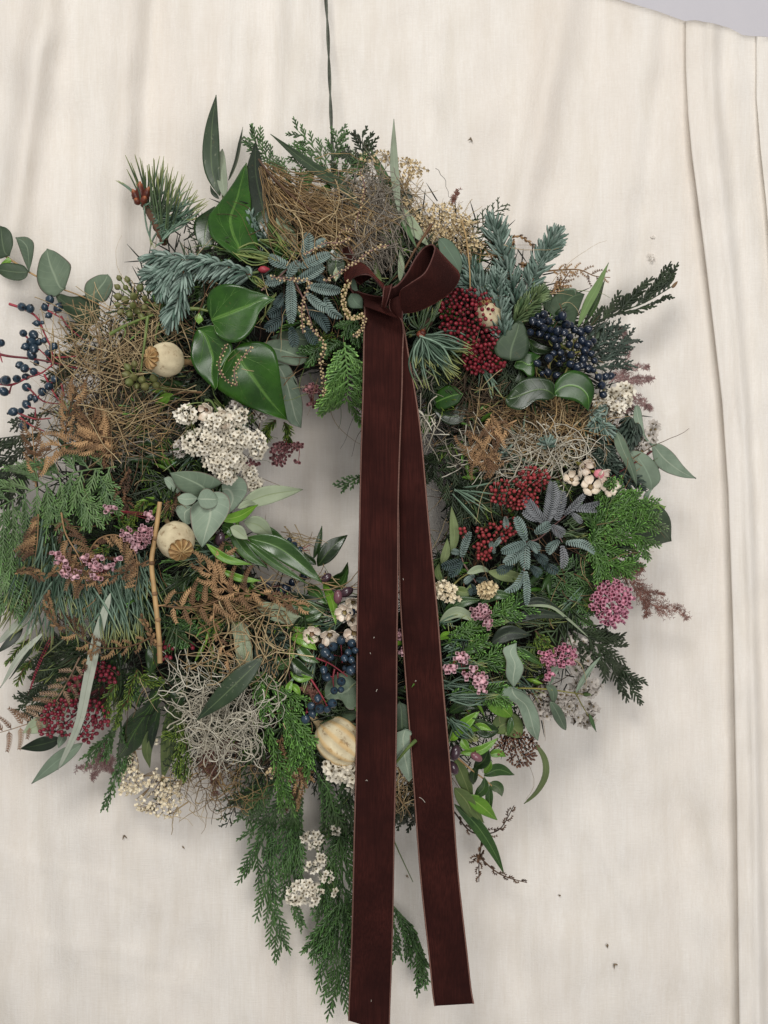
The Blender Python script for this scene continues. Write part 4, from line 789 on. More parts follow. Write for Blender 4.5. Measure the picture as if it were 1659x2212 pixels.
cyp('bright green cypress spray hanging beside the pale moss ball', 'h', [([(640, 690), (760, 800), (880, 890), (1010, 925)], dict(side=90)), ([(680, 760), (820, 900), (930, 1060), (1050, 1230)], dict(side=140)), ([(720, 900), (860, 1050), (960, 1200), (1035, 1375)], dict(side=110)), ([(700, 980), (760, 1130), (820, 1330), (882, 1630)], dict(side=110, n=20)), ([(780, 900), (900, 1080), (965, 1330)], dict(side=90)), ([(660, 720), (700, 860), (740, 980)], dict(side=90)), ([(850, 1080), (900, 1250), (920, 1390)], dict(side=60))], 'cyp_bright', l0=.012, l1=.018, n=16, rad=1.9, ang=30, droop=(0, .25))
cyp('long green cypress tassels hanging from the bottom left of the ribbon', 'k', [([(450, 60), (340, 260), (260, 430), (160, 680)], dict(side=170)), ([(500, 40), (420, 300), (320, 560), (260, 820), (290, 1000), (350, 1225)], dict(side=150, n=26)), ([(380, 120), (300, 330), (90, 500)], dict(side=90, n=10)), ([(420, 90), (440, 350), (420, 600), (390, 850)], dict(side=140, n=20)), ([(240, 40), (190, 160), (100, 240)], dict(side=130)), ([(480, 200), (440, 400), (430, 700)], dict(side=120)), ([(380, 800), (440, 950), (482, 1070)], dict(side=60)), ([(330, 60), (240, 200), (120, 340)], dict(side=120))], 'cyp_mid', l0=.000, l1=-.012, n=16, rad=1.9, ang=30, droop=(0, .35))
cyp('dense green cypress plume hanging close along the left ribbon tail', 'k', [([(620, 60), (690, 330), (740, 620), (740, 900), (715, 1520)], dict(side=240, n=34, tipk=.22)), ([(740, 60), (770, 300), (780, 560)], dict(side=150)), ([(660, 700), (620, 850), (610, 990)], dict(side=100)), ([(740, 900), (640, 1060), (560, 1190)], dict(side=120)), ([(740, 980), (680, 1100), (590, 1235)], dict(side=90)), ([(740, 900), (790, 1100), (800, 1210)], dict(side=80)), ([(560, 40), (640, 240), (650, 460)], dict(side=120)), ([(700, 600), (650, 740), (640, 860)], dict(side=90))], 'cyp_mid', l0=.006, l1=-.010, n=16, rad=2.0, ang=30, droop=(0, .4))
cyp('green cypress tassel showing between the two ribbon tails', 'k', [([(1000, 860), (1120, 990), (1220, 1110), (1300, 1330)], dict(side=150, one=1)), ([(1060, 940), (1160, 1080), (1230, 1250), (1268, 1440)], dict(side=110, n=14)), ([(1050, 980), (1090, 1120), (1105, 1260)], dict(side=70)), ([(1100, 1000), (1160, 1150), (1175, 1270)], dict(side=60))], 'cyp_mid', l0=-.010, l1=-.012, n=12, rad=2.0, ang=24, droop=(0, .4))
cyp('short blunt green cypress ends between the ribbons above the bottom gap', 'j', [([(110, 1080), (115, 1200), (120, 1300)], dict(side=70, n=12)), ([(150, 1060), (165, 1180), (175, 1310)], dict(side=70, n=12)), ([(90, 1100), (85, 1200), (90, 1290)], dict(side=60)), ([(180, 1100), (185, 1200), (188, 1300)], dict(side=60))], 'cyp_dark', l0=.0, l1=-.004, rad=2.0)
cyp('dark cypress fan behind the lower left crimson berries', 'g', [([(420, 500), (330, 520), (240, 560)], dict(side=110)), ([(450, 460), (360, 450), (270, 440)], dict(side=90)), ([(430, 560), (320, 620), (240, 640)], dict(side=110)), ([(380, 700), (240, 760), (150, 780)], dict(side=110)), ([(430, 720), (280, 820), (180, 870)], dict(side=80)), ([(460, 400), (400, 380), (330, 400)], dict(side=80))], 'cyp_dark', l0=-.004, l1=-.002, n=14, rad=1.8)
cyp('green cypress wisps hanging between the crimson berries and dark ivy leaf', 'g', [([(800, 880), (700, 1000), (560, 1130)], dict(side=80)), ([(790, 900), (790, 1100), (760, 1250), (685, 1460)], dict(side=70, n=20)), ([(760, 900), (720, 1030), (680, 1140)], dict(side=60)), ([(800, 1000), (830, 1120), (800, 1210)], dict(side=50))], 'cyp_mid', l0=.004, l1=.0, n=14, rad=1.8, ang=26, droop=(0, .3))
cyp('curled dark green cypress cluster beneath the curled bracken', 'h', [([(60, 90), (110, 180), (200, 230)], dict(side=130)), ([(50, 380), (130, 430), (220, 500)], dict(side=120)), ([(80, 440), (120, 500), (140, 560)], dict(side=80)), ([(230, 60), (300, 130), (330, 200)], dict(side=90)), ([(200, 420), (300, 470), (390, 450)], dict(side=90))], 'cyp_mid', l0=.002, l1=.010, n=14, rad=2.0)
cyp('fine dark cypress around the upper left dry straw', 'a', [([(560, 900), (500, 980), (380, 1060)], dict(side=110)), ([(620, 880), (560, 860), (470, 850)], dict(side=90)), ([(500, 1130), (420, 1120), (350, 1180)], dict(side=90)), ([(1180, 1250), (1250, 1180), (1360, 1250)], dict(side=100))], 'cyp_dark', l0=-.002, l1=.004, n=14, rad=1.7)
cyp('small cypress tip poking out left of the ribbon inside the hole', 'f', [([(1540, 760), (1460, 800), (1320, 870)], dict(side=80, n=10))], 'cyp_mid', l0=.020, l1=.015, rad=1.7)
cyp('dark fern like cypress above the right side of the hole', 'c', [([(1080, 1560), (1180, 1620), (1240, 1700)], dict(side=110)), ([(520, 1640), (620, 1700), (760, 1760)], dict(side=130)), ([(500, 1740), (600, 1800), (700, 1900)], dict(side=130)), ([(1100, 1620), (1150, 1760), (1160, 1900)], dict(side=110))], 'cyp_dark', l0=.004, l1=.010, n=14, rad=1.8)
# small-leaved heather foliage
def heath(label, v, twigs, n=80, L=26, **kw): return spray('heather_foliage', label, 'evergreen sprig', v, twigs, n, L / vk(v) * .55, 1.25, 'heath', twig_mat='brn_stem', a0=40, a1=75, l0=kw.get('l0', .008), l1=kw.get('l1', .012))
heath('yellow green heather tips left of the dark ivy leaf at lower left', 'g', [[(900, 560), (850, 680), (830, 800)], [(900, 600), (970, 640), (1050, 640)], [(830, 760), (780, 830), (745, 930)], [(760, 640), (700, 760), (700, 850)]])
heath('drooping heather foliage stem under the pale moss', 'g', [[(1180, 880), (1160, 980), (1080, 990)], [(1200, 940), (1220, 1100), (1200, 1280)], [(1180, 1000), (1160, 1150), (1170, 1250)]], n=120)
heath('green heather tips left of the strap leaf near the red catkin', 'g', [[(190, 360), (120, 420), (50, 520)], [(200, 500), (150, 560), (115, 650)], [(260, 380), (200, 420), (160, 440)]], n=60, l0=.0, l1=.0)
heath('heather foliage beside the lower left pink bells', 'e', [[(760, 900), (830, 940), (880, 1000)], [(900, 860), (860, 900), (820, 960)], [(720, 1080), (640, 1130), (600, 1160)], [(960, 760), (920, 820), (860, 880)], [(1060, 720), (1100, 800), (1080, 900)]], n=70)
heath('heather twig ending in dusky bells at the top of the hole', 'f', [[(870, 340), (900, 420), (900, 520)], [(800, 320), (740, 380), (730, 470)]], n=70, l0=.004, l1=.0)
heath('heather foliage at the right beside the lower pink head', 'i', [[(700, 1220), (760, 1290), (790, 1360)], [(960, 1050), (1000, 1080), (1060, 1100)], [(700, 1260), (740, 1320), (730, 1400)], [(300, 1400), (350, 1470), (400, 1540)], [(250, 1380), (300, 1410), (330, 1440)]], n=70)

# ---------------------------------------------------------------- noble fir and pine
G_FIR = 'noble fir twigs in the wreath'; G_PINE = 'long needled pine twigs in the wreath'
fk = dict(a0=52, a1=76, curve=.42)
spray('fir_twig', 'blue green fir twig lying across above the middle ivy leaf', 'fir twig', 'a', [[(1640, 470), (1420, 400), (1200, 370), (960, 345)]], 182, 103, 3.2, 'fir', G_FIR, a0=40, a1=80, curve=.2, droop=(-.15, .5, 0), l0=.018, l1=.016)
spray('fir_twig', 'drooping blue green fir twigs beside the green ivy berry umbel', 'fir twig', 'a', [[(1210, 380), (1190, 500), (1160, 640), (1110, 790)], [(1120, 400), (1060, 450), (985, 470)], [(1150, 430), (1080, 500), (1060, 560)]], 102, 94, 3.2, 'fir', G_FIR, l0=.016, l1=.020, droop=(-.05, .2, 0), **fk)
spray('fir_twig', 'tall fir twig standing at the upper right left of the curled brown frond', 'fir twig', 'c', [[(1220, 1360), (1180, 1180), (1110, 960), (1065, 775)]], 200, 103, 3.1, 'fir', G_FIR, l0=.010, l1=.006, **fk)
spray('fir_twig', 'rightmost upright fir twig leaning right with a rounded tip', 'fir twig', 'c', [[(1230, 1370), (1320, 1170), (1410, 990), (1490, 860)]], 182, 91, 3.0, 'fir', G_FIR, l0=.012, l1=.006, **fk)
spray('fir_twig', 'grey green fir twig right behind the ribbon bow', 'fir twig', 'c', [[(1060, 1420), (1000, 1230), (880, 1060)], [(990, 1300), (930, 1200), (850, 1160)]], 127, 94, 3.0, 'fir', G_FIR, l0=.008, l1=.008, **fk)
spray('fir_twig', 'fir twig pressed between the red buds and the tall fir', 'fir twig', 'c', [[(1140, 1560), (1110, 1350), (1080, 1120)]], 170, 87, 3.0, 'fir', G_FIR, l0=.016, l1=.012, **fk)
spray('fir_twig', 'short yellow green fir twig above the pointed laurel leaf', 'fir twig', 'c', [[(1200, 1440), (1280, 1350), (1375, 1245)]], 145, 84, 2.8, 'fir_green', G_FIR, l0=.020, l1=.018, **fk)
spray('fir_twig', 'star shaped fir tip in the straw on the right', 'fir twig', 'i', [[(770, 230), (768, 195)]], 35, 60, 2.8, 'fir', G_FIR, l0=.018, l1=.024, a0=30, a1=100, curve=.1, tipfan=False)
spray('fir_twig', 'small blue grey fir tip above the right red buds', 'fir twig', 'i', [[(545, 270), (540, 240)]], 25, 51, 2.5, 'fir', G_FIR, l0=.012, l1=.016, a0=30, a1=100, curve=.1, tipfan=False)
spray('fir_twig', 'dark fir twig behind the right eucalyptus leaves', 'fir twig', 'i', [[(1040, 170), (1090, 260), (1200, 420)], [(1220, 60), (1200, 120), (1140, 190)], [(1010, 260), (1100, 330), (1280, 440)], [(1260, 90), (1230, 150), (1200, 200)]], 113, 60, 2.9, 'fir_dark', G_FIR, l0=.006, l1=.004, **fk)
spray('fir_twig', 'silvery fir twig under the stray blue berry on the right', 'fir twig', 'd', [[(860, 1190), (920, 1260), (990, 1330)], [(980, 1160), (930, 1220), (900, 1300)]], 77, 69, 2.7, 'fir', G_FIR, l0=.010, l1=.012, **fk)
spray('fir_twig', 'fir needles half hidden behind the two upper ivy leaves', 'fir twig', 'b', [[(520, 1180), (490, 1020), (480, 900)], [(600, 1120), (560, 1040), (530, 960)]], 66, 59, 2.8, 'fir', G_FIR, l0=-.002, l1=.0, **fk)
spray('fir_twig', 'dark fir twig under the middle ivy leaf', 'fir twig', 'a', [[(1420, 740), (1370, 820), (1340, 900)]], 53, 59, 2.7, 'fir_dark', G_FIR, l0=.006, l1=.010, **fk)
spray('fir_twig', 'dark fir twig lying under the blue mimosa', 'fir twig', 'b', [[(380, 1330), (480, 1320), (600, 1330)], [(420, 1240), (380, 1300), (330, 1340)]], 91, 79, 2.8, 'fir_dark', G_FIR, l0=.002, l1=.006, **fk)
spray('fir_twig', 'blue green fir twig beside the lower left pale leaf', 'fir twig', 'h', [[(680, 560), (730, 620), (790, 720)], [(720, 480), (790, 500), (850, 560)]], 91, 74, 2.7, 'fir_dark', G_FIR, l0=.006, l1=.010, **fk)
# pine
root = spray('pine_twig', 'pine twig with red brown buds at the far upper left', 'pine twig', 'm', [[(1060, 1560), (1000, 1440), (960, 1360), (905, 1290)]], 44, 300, 1.7, 'pine', G_PINE, twig_mat='bark', a0=20, a1=60, curve=.2, phi=(0, 40), l0=.006, l1=.012, tipfan=False, sides=5)
b = MB(); q = V('m', [(1010, 1480), (960, 1370), (910, 1290), (1000, 1400), (1040, 1520), (1080, 1600)])
b.tubes(PX(np.c_[cr(V('m', [(1050, 1550), (985, 1420), (950, 1350), (905, 1285)]), 26), np.linspace(.010, .014, 26)]), S * (7.2 + 1.4 * np.sin(np.arange(26) * 2.3)), 9); b.build('bark', M['bark'], root)
for (x0, y0, x1, y1, r) in ((898, 1290, 893, 1155, 11), (880, 1290, 845, 1205, 9), (915, 1290, 952, 1190, 9), (885, 1300, 862, 1262, 8), (905, 1300, 930, 1250, 9)):
    b = MB(); u = np.linspace(0, 1, 12); q = V('m', [(x0, y0), (x1, y1)]); b.tubes(PX(np.c_[cr(q, 12), np.linspace(.014, .020, 12)]), r * S * (np.sin(np.pi * (.18 + .8 * u)) ** .8 * (1 + .10 * np.sin(u * 40))) * .9, 9); b.build('bud', M['bud_brown'], root)
b = MB(); tips = [(1045, 1025), (1060, 1065), (1180, 1112), (1110, 1140), (1225, 1152), (1255, 1212), (1175, 1210), (1270, 1248), (1312, 1266), (1200, 1310), (1280, 1330), (1140, 1180), (750, 1150), (865, 1165), (1230, 1250), (1180, 1270), (1090, 1390), (1250, 1400), (960, 1560), (985, 1580), (1320, 1300), (1150, 1240), (1290, 1290)]
A = []
for i in range(64):
    tx, ty = tips[i % len(tips)]; tx += rng.normal() * 12 * (i >= len(tips)); ty += rng.normal() * 16 * (i >= len(tips)); s0 = (955 + 85 * rng.random(), 0); f = rng.random(); ox, oy = 915 + 130 * f, 1290 + 260 * f
    if tx < 900: ox, oy = 900, 1300
    q = V('m', [(ox, oy), ((ox + tx) / 2 + (oy - ty) * .05, (oy + ty) / 2 + (tx - ox) * .10), (tx, ty)]); A.append(PX(np.c_[cr(q, 9), .012 + .006 * rng.random() + np.linspace(0, .006 * rng.normal(), 9)]))
b.tubes(np.array(A), S * np.array([[1.5, 1.9, 2.1, 2.1, 2.0, 1.8, 1.5, 1.1, .4]]), 5, flat=.6); b.build('needles', M['pine_blue'], root, kind='stuff')
def needle_set(root, v, gens, n, mat, rad=1.7, l=.018, jit=18, bend=.10):
    """needles drawn from groups (origin ellipse, tip ellipse)"""
    A = []
    for _ in range(n):
        (ox, oy, orx, ory), (tx, ty, trx, try_) = random.choice(gens); h = rng.normal()
        a = (ox + orx * (h * .6 + rng.normal() * .3), oy + ory * rng.normal() * .5); t_ = (tx + trx * (h * .6 + rng.normal() * .35), ty + try_ * rng.normal() * .5)
        be = bend * rng.normal(); q = V(v, [a, ((a[0] + t_[0]) / 2 + (t_[1] - a[1]) * be, (a[1] + t_[1]) / 2 - (t_[0] - a[0]) * be), t_]); lf = l + .007 * rng.normal() * .6
        A.append(PX(np.c_[cr(q, 9), np.linspace(lf - .004, lf + .003 * rng.normal(), 9)]))
    b = MB(); b.tubes(np.array(A), rad * S * (.8 + .35 * rng.random((n, 1))) * np.array([[.8, 1, 1.05, 1.05, 1, .95, .85, .7, .25]]), 5, flat=.6); return b.build('needles', M[mat], root, kind='stuff')
root = thing('pine_twig', 'pine rosette spreading its needles right of the bow knot', 'pine twig', PX(np.r_[V('l', [(1080, 1110)])[0], .02]), G_PINE)
stem(root, V('l', [(1160, 980), (1120, 1040), (1080, 1110)]), 9, M['bark'], 'bark', .014, .022); 
for dx, dy in ((0, 0), (12, -25), (-14, -12)):
    b = MB(); q = V('l', [(1085 + dx, 1140 + dy), (1090 + dx, 1085 + dy)]); b.tubes(PX(np.c_[cr(q, 8), np.full(8, .028)]), 7 * S * np.array([.5, .9, 1, 1, .9, .8, .6, .3]), 8); b.build('bud', M['bud_brown'], root)
needle_set(root, 'l', [((1090, 1120, 30, 20), (x, y, 50, 45)) for x, y in ((1560, 1300), (1540, 1200), (1440, 1500), (1350, 1500), (1270, 1530), (1130, 1600), (1090, 1400), (1480, 1350), (1400, 1420), (1030, 1380), (1200, 1400), (1500, 1240))], 76, 'pine_blue', 1.9, .026)
needle_set(root, 'l', [((1080, 1080, 40, 30), (x, y, 50, 45)) for x, y in ((1140, 740), (1260, 660), (1280, 750), (1010, 800), (1000, 860), (960, 1120), (1300, 850), (1160, 820))], 34, 'pine', 1.9, .018)
root = thing('pine_twig', 'thick skirt of blue green pine needles hanging at the lower left', 'pine twig', PX(np.r_[V('e', [(600, 1150)])[0], .01]), G_PINE)
stem(root, V('e', [(960, 1180), (600, 1150), (250, 1120)]), 5, M['bark'], 'bark', .006)
needle_set(root, 'e', [((240, 1150, 120, 80), (130, 1480, 150, 90)), ((420, 1180, 120, 90), (400, 1500, 160, 100)), ((620, 1200, 120, 90), (600, 1560, 170, 90)), ((800, 1200, 120, 90), (850, 1600, 150, 110)), ((880, 1150, 90, 60), (960, 1400, 90, 100)), ((250, 950, 90, 90), (180, 1250, 120, 100))], 250, 'pine_blue', 2.1, .012, bend=.05)
needle_set(root, 'e', [((240, 1150, 140, 80), (60, 1560, 120, 90)), ((700, 1150, 220, 90), (720, 1500, 220, 90)), ((400, 900, 160, 120), (300, 1200, 160, 100)), ((500, 700, 150, 60), (450, 950, 150, 80))], 170, 'pine', 2.0, .004, bend=.05)
needle_set(root, 'e', [((450, 1300, 250, 60), (420, 1700, 300, 110)), ((750, 1320, 150, 60), (800, 1720, 150, 110))], 80, 'pine_blue', 2.1, .018, bend=.05)
root = thing('pine_twig', 'dark pine needles behind the wine red buds at the lower left', 'pine twig', PX(np.r_[V('g', [(500, 500)])[0], .0]), G_PINE)
stem(root, V('g', [(640, 380), (500, 470), (380, 540)]), 4, M['bark'], 'bark', -.006)
needle_set(root, 'g', [((520, 480, 90, 60), (300, 620, 70, 120)), ((460, 420, 80, 60), (280, 450, 60, 80)), ((600, 620, 100, 80), (380, 760, 90, 90)), ((760, 560, 80, 70), (700, 800, 100, 80)), ((640, 500, 80, 60), (560, 720, 100, 60))], 230, 'pine', 1.8, -.006)
cyp('dark cypress packed round the wine red bud stalks', 'g', [([(720, 480), (600, 560), (480, 640)], dict(side=120)), ([(760, 560), (680, 680), (640, 800)], dict(side=120)), ([(560, 420), (460, 400), (360, 420)], dict(side=110)), ([(880, 520), (860, 640), (860, 760)], dict(side=110))], 'cyp_mid', l0=-.008, l1=-.008, n=14, rad=1.8)
root = thing('pine_twig', 'yellowish pine needles crossing between the ivy and the mimosa', 'pine twig', PX(np.r_[V('b', [(420, 1150)])[0], .01]), G_PINE)
needle_set(root, 'b', [((540, 1080, 20, 20), (760, 1190, 60, 30)), ((350, 1150, 10, 8), (620, 1195, 20, 10)), ((460, 1150, 20, 10), (640, 1210, 30, 10)), ((470, 1300, 20, 15), (560, 1380, 30, 20)), ((640, 1420, 15, 15), (530, 1600, 40, 40)), ((600, 960, 20, 20), (720, 1120, 40, 30))], 60, 'pine_yellow', 1.6, .016)
stem(root, V('b', [(380, 1310), (470, 1290), (560, 1270)]), 4, M['grn_stem'], 'green_stalk', .012)
b = MB(); q = V('b', [(525, 1265), (600, 1260)]); b.tubes(PX(np.c_[cr(q, 8), np.full(8, .016)]), 7 * S * np.array([.3, .7, 1, 1, 1, .8, .5, .2]), 8); b.build('red_bud', M['red_stem'], root)
root = thing('pine_twig', 'grey green pine needles fanning right beside the right ribbon tail', 'pine twig', PX(np.r_[V('j', [(300, 450)])[0], .01]), G_PINE)
needle_set(root, 'j', [((360, 360, 40, 50), (560, 300, 60, 60)), ((360, 560, 30, 60), (600, 560, 70, 60)), ((340, 450, 30, 50), (520, 440, 80, 40)), ((380, 620, 20, 20), (600, 610, 60, 20)), ((330, 200, 30, 60), (450, 150, 60, 60)), ((380, 740, 20, 20), (510, 850, 20, 20))], 150, 'pine_blue', 1.7, .014)
needle_set(root, 'j', [((560, 350, 60, 60), (850, 440, 90, 60)), ((620, 180, 60, 40), (900, 200, 90, 50)), ((500, 560, 60, 60), (700, 560, 60, 60))], 100, 'pine', 1.6, .004)
root = thing('pine_twig', 'dark pine needles radiating behind the red buds below the bow', 'pine twig', PX(np.r_[V('c', [(560, 1500)])[0], .01]), G_PINE)
needle_set(root, 'c', [((620, 1600, 60, 60), (560, 1800, 90, 60)), ((700, 1560, 60, 60), (880, 1640, 80, 60))], 60, 'pine', 1.8, .006)
root = thing('pine_twig', 'long dark needles behind the grey mimosa on the right', 'pine twig', PX(np.r_[V('i', [(900, 700)])[0], .0]), G_PINE)
needle_set(root, 'i', [((860, 700, 30, 40), (1000, 700, 50, 60)), ((1100, 760, 40, 30), (1250, 800, 50, 50)), ((880, 640, 30, 30), (980, 600, 30, 40))], 90, 'pine', 1.7, .006)

# ---------------------------------------------------------------- broad leaves
root = thing('eucalyptus_branch', 'round leaved eucalyptus branch reaching past the left edge', 'eucalyptus', PX(np.r_[V('a', [(700, 700)])[0], .0]))
stem(root, V('a', [(-20, 310), (100, 390), (190, 450), (250, 485), (330, 540), (430, 570), (560, 620), (720, 700)]), 2.4, M['tan_stem'], 'stem', -.002)
for o_, st_, kw in (([(60, 345), (-20, 360), (-50, 260), (0, 150), (40, 160), (75, 200), (85, 270)], 'euc_deep', dict()), ([(55, 350), (10, 390), (5, 405), (40, 402), (75, 380)], 'lime', dict()), ([(185, 448), (150, 405), (60, 390), (0, 400), (-30, 440), (40, 490), (120, 505), (172, 485)], 'euc_deep', dict(arch=.05)),
    ([(188, 450), (150, 360), (102, 225), (150, 218), (185, 225), (222, 265), (212, 370)], 'euc', dict(l1=.01)), ([(425, 560), (350, 615), (280, 580), (245, 520), (240, 450), (265, 350), (310, 298), (370, 320), (455, 390), (462, 440)], 'euc', dict(tip=6)),
    ([(560, 615), (550, 560), (570, 510), (640, 470), (700, 465), (730, 500), (735, 560), (690, 640), (620, 645)], 'euc', dict(tip=4)), ([(640, 640), (600, 600), (470, 610), (400, 592), (360, 590), (380, 650), (440, 720), (520, 795), (600, 800), (650, 740)], 'euc_deep', dict(tip=4, l0=-.004))): oleaf(root, 'a', o_, st_, **{**dict(l0=.0, arch=.06), **kw})
root = thing('ivy_branch', 'glossy green ivy with big pointed leaves left of the bow', 'ivy', PX(np.r_[V('b', [(400, 1200)])[0], .005]))
oleaf(root, 'b', [(240, 850), (205, 870), (120, 930), (103, 990), (120, 1060), (160, 1130), (215, 1120), (260, 1040), (270, 950)], 'ivy_deep', l0=.006, tip=5)
oleaf(root, 'b', [(590, 1075), (560, 1050), (525, 980), (508, 912), (560, 870), (605, 845), (607, 960)], 'ivy_deep', l0=.004, tip=4)
oleaf(root, 'b', [(400, 1205), (335, 1150), (265, 1090), (215, 1040), (198, 960), (205, 905), (250, 850), (320, 760), (380, 670), (420, 600), (448, 566), (456, 640), (462, 720), (476, 800), (480, 900), (490, 970), (520, 1060), (526, 1110), (505, 1150), (450, 1195)], 'ivy', l0=.018, l1=.024, tip=10, veins=True, n=26, m=17, arch=.03, wave=.02, bulge=.015, cup=.10)
oleaf(root, 'P', [(462, 690), (451, 676), (446, 655), (452, 632), (470, 618), (492, 613), (519, 618), (545, 628), (560, 632), (594, 645), (572, 661), (559, 677), (552, 700), (538, 722), (518, 737), (495, 739), (472, 726), (464, 708)], 'ivy', l0=.024, l1=.030, tip=9, veins=True, n=26, m=17, arch=.03, wave=.03, bulge=.015, cup=.08)
oleaf(root, 'a', [(1290, 820), (1400, 800), (1480, 860), (1520, 960), (1470, 1040), (1430, 1110), (1420, 1190), (1400, 1222), (1350, 1170), (1280, 1090), (1245, 1000), (1262, 880)], 'ivy', l0=.022, tip=7, veins=True, n=22, m=15, bulge=.01, cup=.12, wave=.03)
oleaf(root, 'P', [(505, 757), (522, 742), (560, 738), (590, 752), (601, 785), (607, 830), (614, 870), (621, 907), (585, 897), (550, 885), (512, 868), (484, 850), (469, 835), (480, 800), (490, 775)], 'ivy', l0=.026, tip=7, veins=True, n=26, m=17, wave=.035, bulge=.015, cup=.08)
oleaf(root, 'a', [(1290, 660), (1270, 560), (1300, 480), (1335, 530), (1335, 600)], 'ivy_deep', l0=.002); oleaf(root, 'a', [(1300, 715), (1275, 760), (1300, 790), (1325, 760)], 'lime', l0=.014); oleaf(root, 'a', [(1310, 775), (1280, 770), (1270, 745), (1300, 712), (1330, 760)], 'sage', l0=.012)
stem(root, V('a', [(1200, 690), (1290, 690), (1360, 705)]), 4.5, M['grn_stem'], 'stem', .014)
root = thing('eucalyptus_leaves', 'blue grey eucalyptus leaves behind the lowest ivy leaf', 'eucalyptus', PX(np.r_[V('P', [(600, 760)])[0], .005]))
oleaf(root, 'P', [(575, 745), (600, 760), (622, 785), (640, 820), (654, 870), (651, 923), (625, 914), (608, 880), (595, 820), (570, 780)], 'euc_pale', l0=.014, l1=.018); oleaf(root, 'P', [(560, 742), (600, 732), (640, 742), (668, 776), (640, 790), (600, 780), (575, 765)], 'euc', l0=.010)
oleaf(root, 'P', [(585, 730), (620, 712), (660, 712), (690, 740), (650, 755), (610, 748)], 'euc_deep', l0=.004)
root = thing('olive_branch', 'upright olive green leaves rising at the top left', 'olive branch', PX(np.r_[V('b', [(290, 800)])[0], .0]))
leaf(root, 'b', [(275, 780), (222, 600), (222, 350), (250, 122)], 122, 'olive', l0=.0, l1=.0, cup=.12); leaf(root, 'b', [(305, 790), (285, 620), (288, 475)], 74, 'olive', 'oval', l0=.006, l1=.008, cup=.3, under=True, roll=.3)
leaf(root, 'b', [(330, 680), (385, 540), (422, 332)], 40, 'olive_deep', l0=.002, roll=.9); leaf(root, 'b', [(270, 800), (230, 760), (212, 715)], 30, 'olive_deep', l0=.002); stem(root, V('b', [(300, 830), (290, 760), (270, 700)]), 2.5, M['grn_stem'])
root = thing('olive_branch', 'tall broad dark leaf with a pale one beside it at the top', 'olive branch', PX(np.r_[V('b', [(600, 1060)])[0], .0]))
leaf(root, 'b', [(610, 1090), (560, 880), (510, 640), (508, 425)], 190, 'olive_deep', l0=.004, l1=.006, cup=.1); leaf(root, 'b', [(770, 1180), (700, 1000), (640, 830)], 110, 'olive_pale', l0=.010, l1=.008); leaf(root, 'b', [(660, 1150), (690, 1100), (780, 1150)], 50, 'olive_deep', l0=.012)
root = thing('long_leaves', 'long narrow green leaf sweeping from upper left over the straw', 'leaf', PX(np.r_[V('b', [(1180, 850)])[0], .01]))
leaf(root, 'b', [(1200, 880), (1080, 730), (850, 570), (605, 378)], 78, 'olive', l0=.022, l1=.010, cup=.3); leaf(root, 'b', [(820, 790), (860, 660), (930, 570)], 60, 'privet', l0=.008); leaf(root, 'b', [(870, 800), (950, 760), (1010, 690)], 90, 'privet', l0=.006)
root = thing('long_leaves', 'tall thin upright blade at the top right of the string', 'leaf', PX(np.r_[V('b', [(1440, 880)])[0], .01]))
leaf(root, 'b', [(1445, 900), (1415, 600), (1410, 278)], 60, 'olive', l0=.018, l1=.010, cup=.35, under=True)
root = thing('long_leaves', 'green strap leaf slanting down towards the right bow loop', 'leaf', PX(np.r_[V('b', [(1270, 500)])[0], .01]))
leaf(root, 'b', [(1260, 480), (1390, 760), (1480, 960), (1560, 1120)], 80, 'blade', l0=.012, l1=.020, cup=.25); leaf(root, 'b', [(1450, 850), (1530, 980), (1640, 1110)], 90, 'olive_pale', l0=.010, l1=.014); leaf(root, 'b', [(1500, 860), (1500, 780), (1500, 730)], 80, 'olive_deep', l0=.004)
leaf(root, 'b', [(1450, 1340), (1460, 1240), (1450, 1130)], 46, 'olive_pale', l0=.012); leaf(root, 'b', [(1330, 1340), (1300, 1280), (1290, 1200)], 40, 'sage', l0=.012)
root = thing('single_leaf', 'dark oval leaf just left of the bow', 'leaf', PX(np.r_[V('b', [(1035, 1330)])[0], .01]))
oleaf(root, 'b', [(1020, 1345), (975, 1260), (975, 1170), (1010, 1120), (1060, 1118), (1095, 1170), (1095, 1240), (1060, 1320)], 'ivy_deep', l0=.018); oleaf(root, 'b', [(1030, 1340), (1015, 1290), (1035, 1245), (1052, 1300)], 'olive_pale', l0=.026)
root = thing('single_leaf', 'grey green oval leaf standing behind the right bow loop', 'leaf', PX(np.r_[V('c', [(850, 1130)])[0], .02]))
oleaf(root, 'c', [(850, 1130), (790, 1080), (730, 1010), (705, 930), (708, 897), (745, 890), (800, 920), (845, 985), (862, 1060)], 'euc_deep', l0=.022, l1=.030, under=True, tip=4)
root = thing('single_leaf', 'small round grey leaf under the left bow loop', 'leaf', PX(np.r_[V('l', [(520, 860)])[0], .02]))
oleaf(root, 'l', [(540, 860), (430, 860), (400, 790), (430, 725), (500, 730), (540, 780)], 'euc_deep', l0=.028, under=True); oleaf(root, 'l', [(500, 720), (430, 700), (410, 640), (420, 590), (470, 600)], 'euc_deep', l0=.024, under=True)
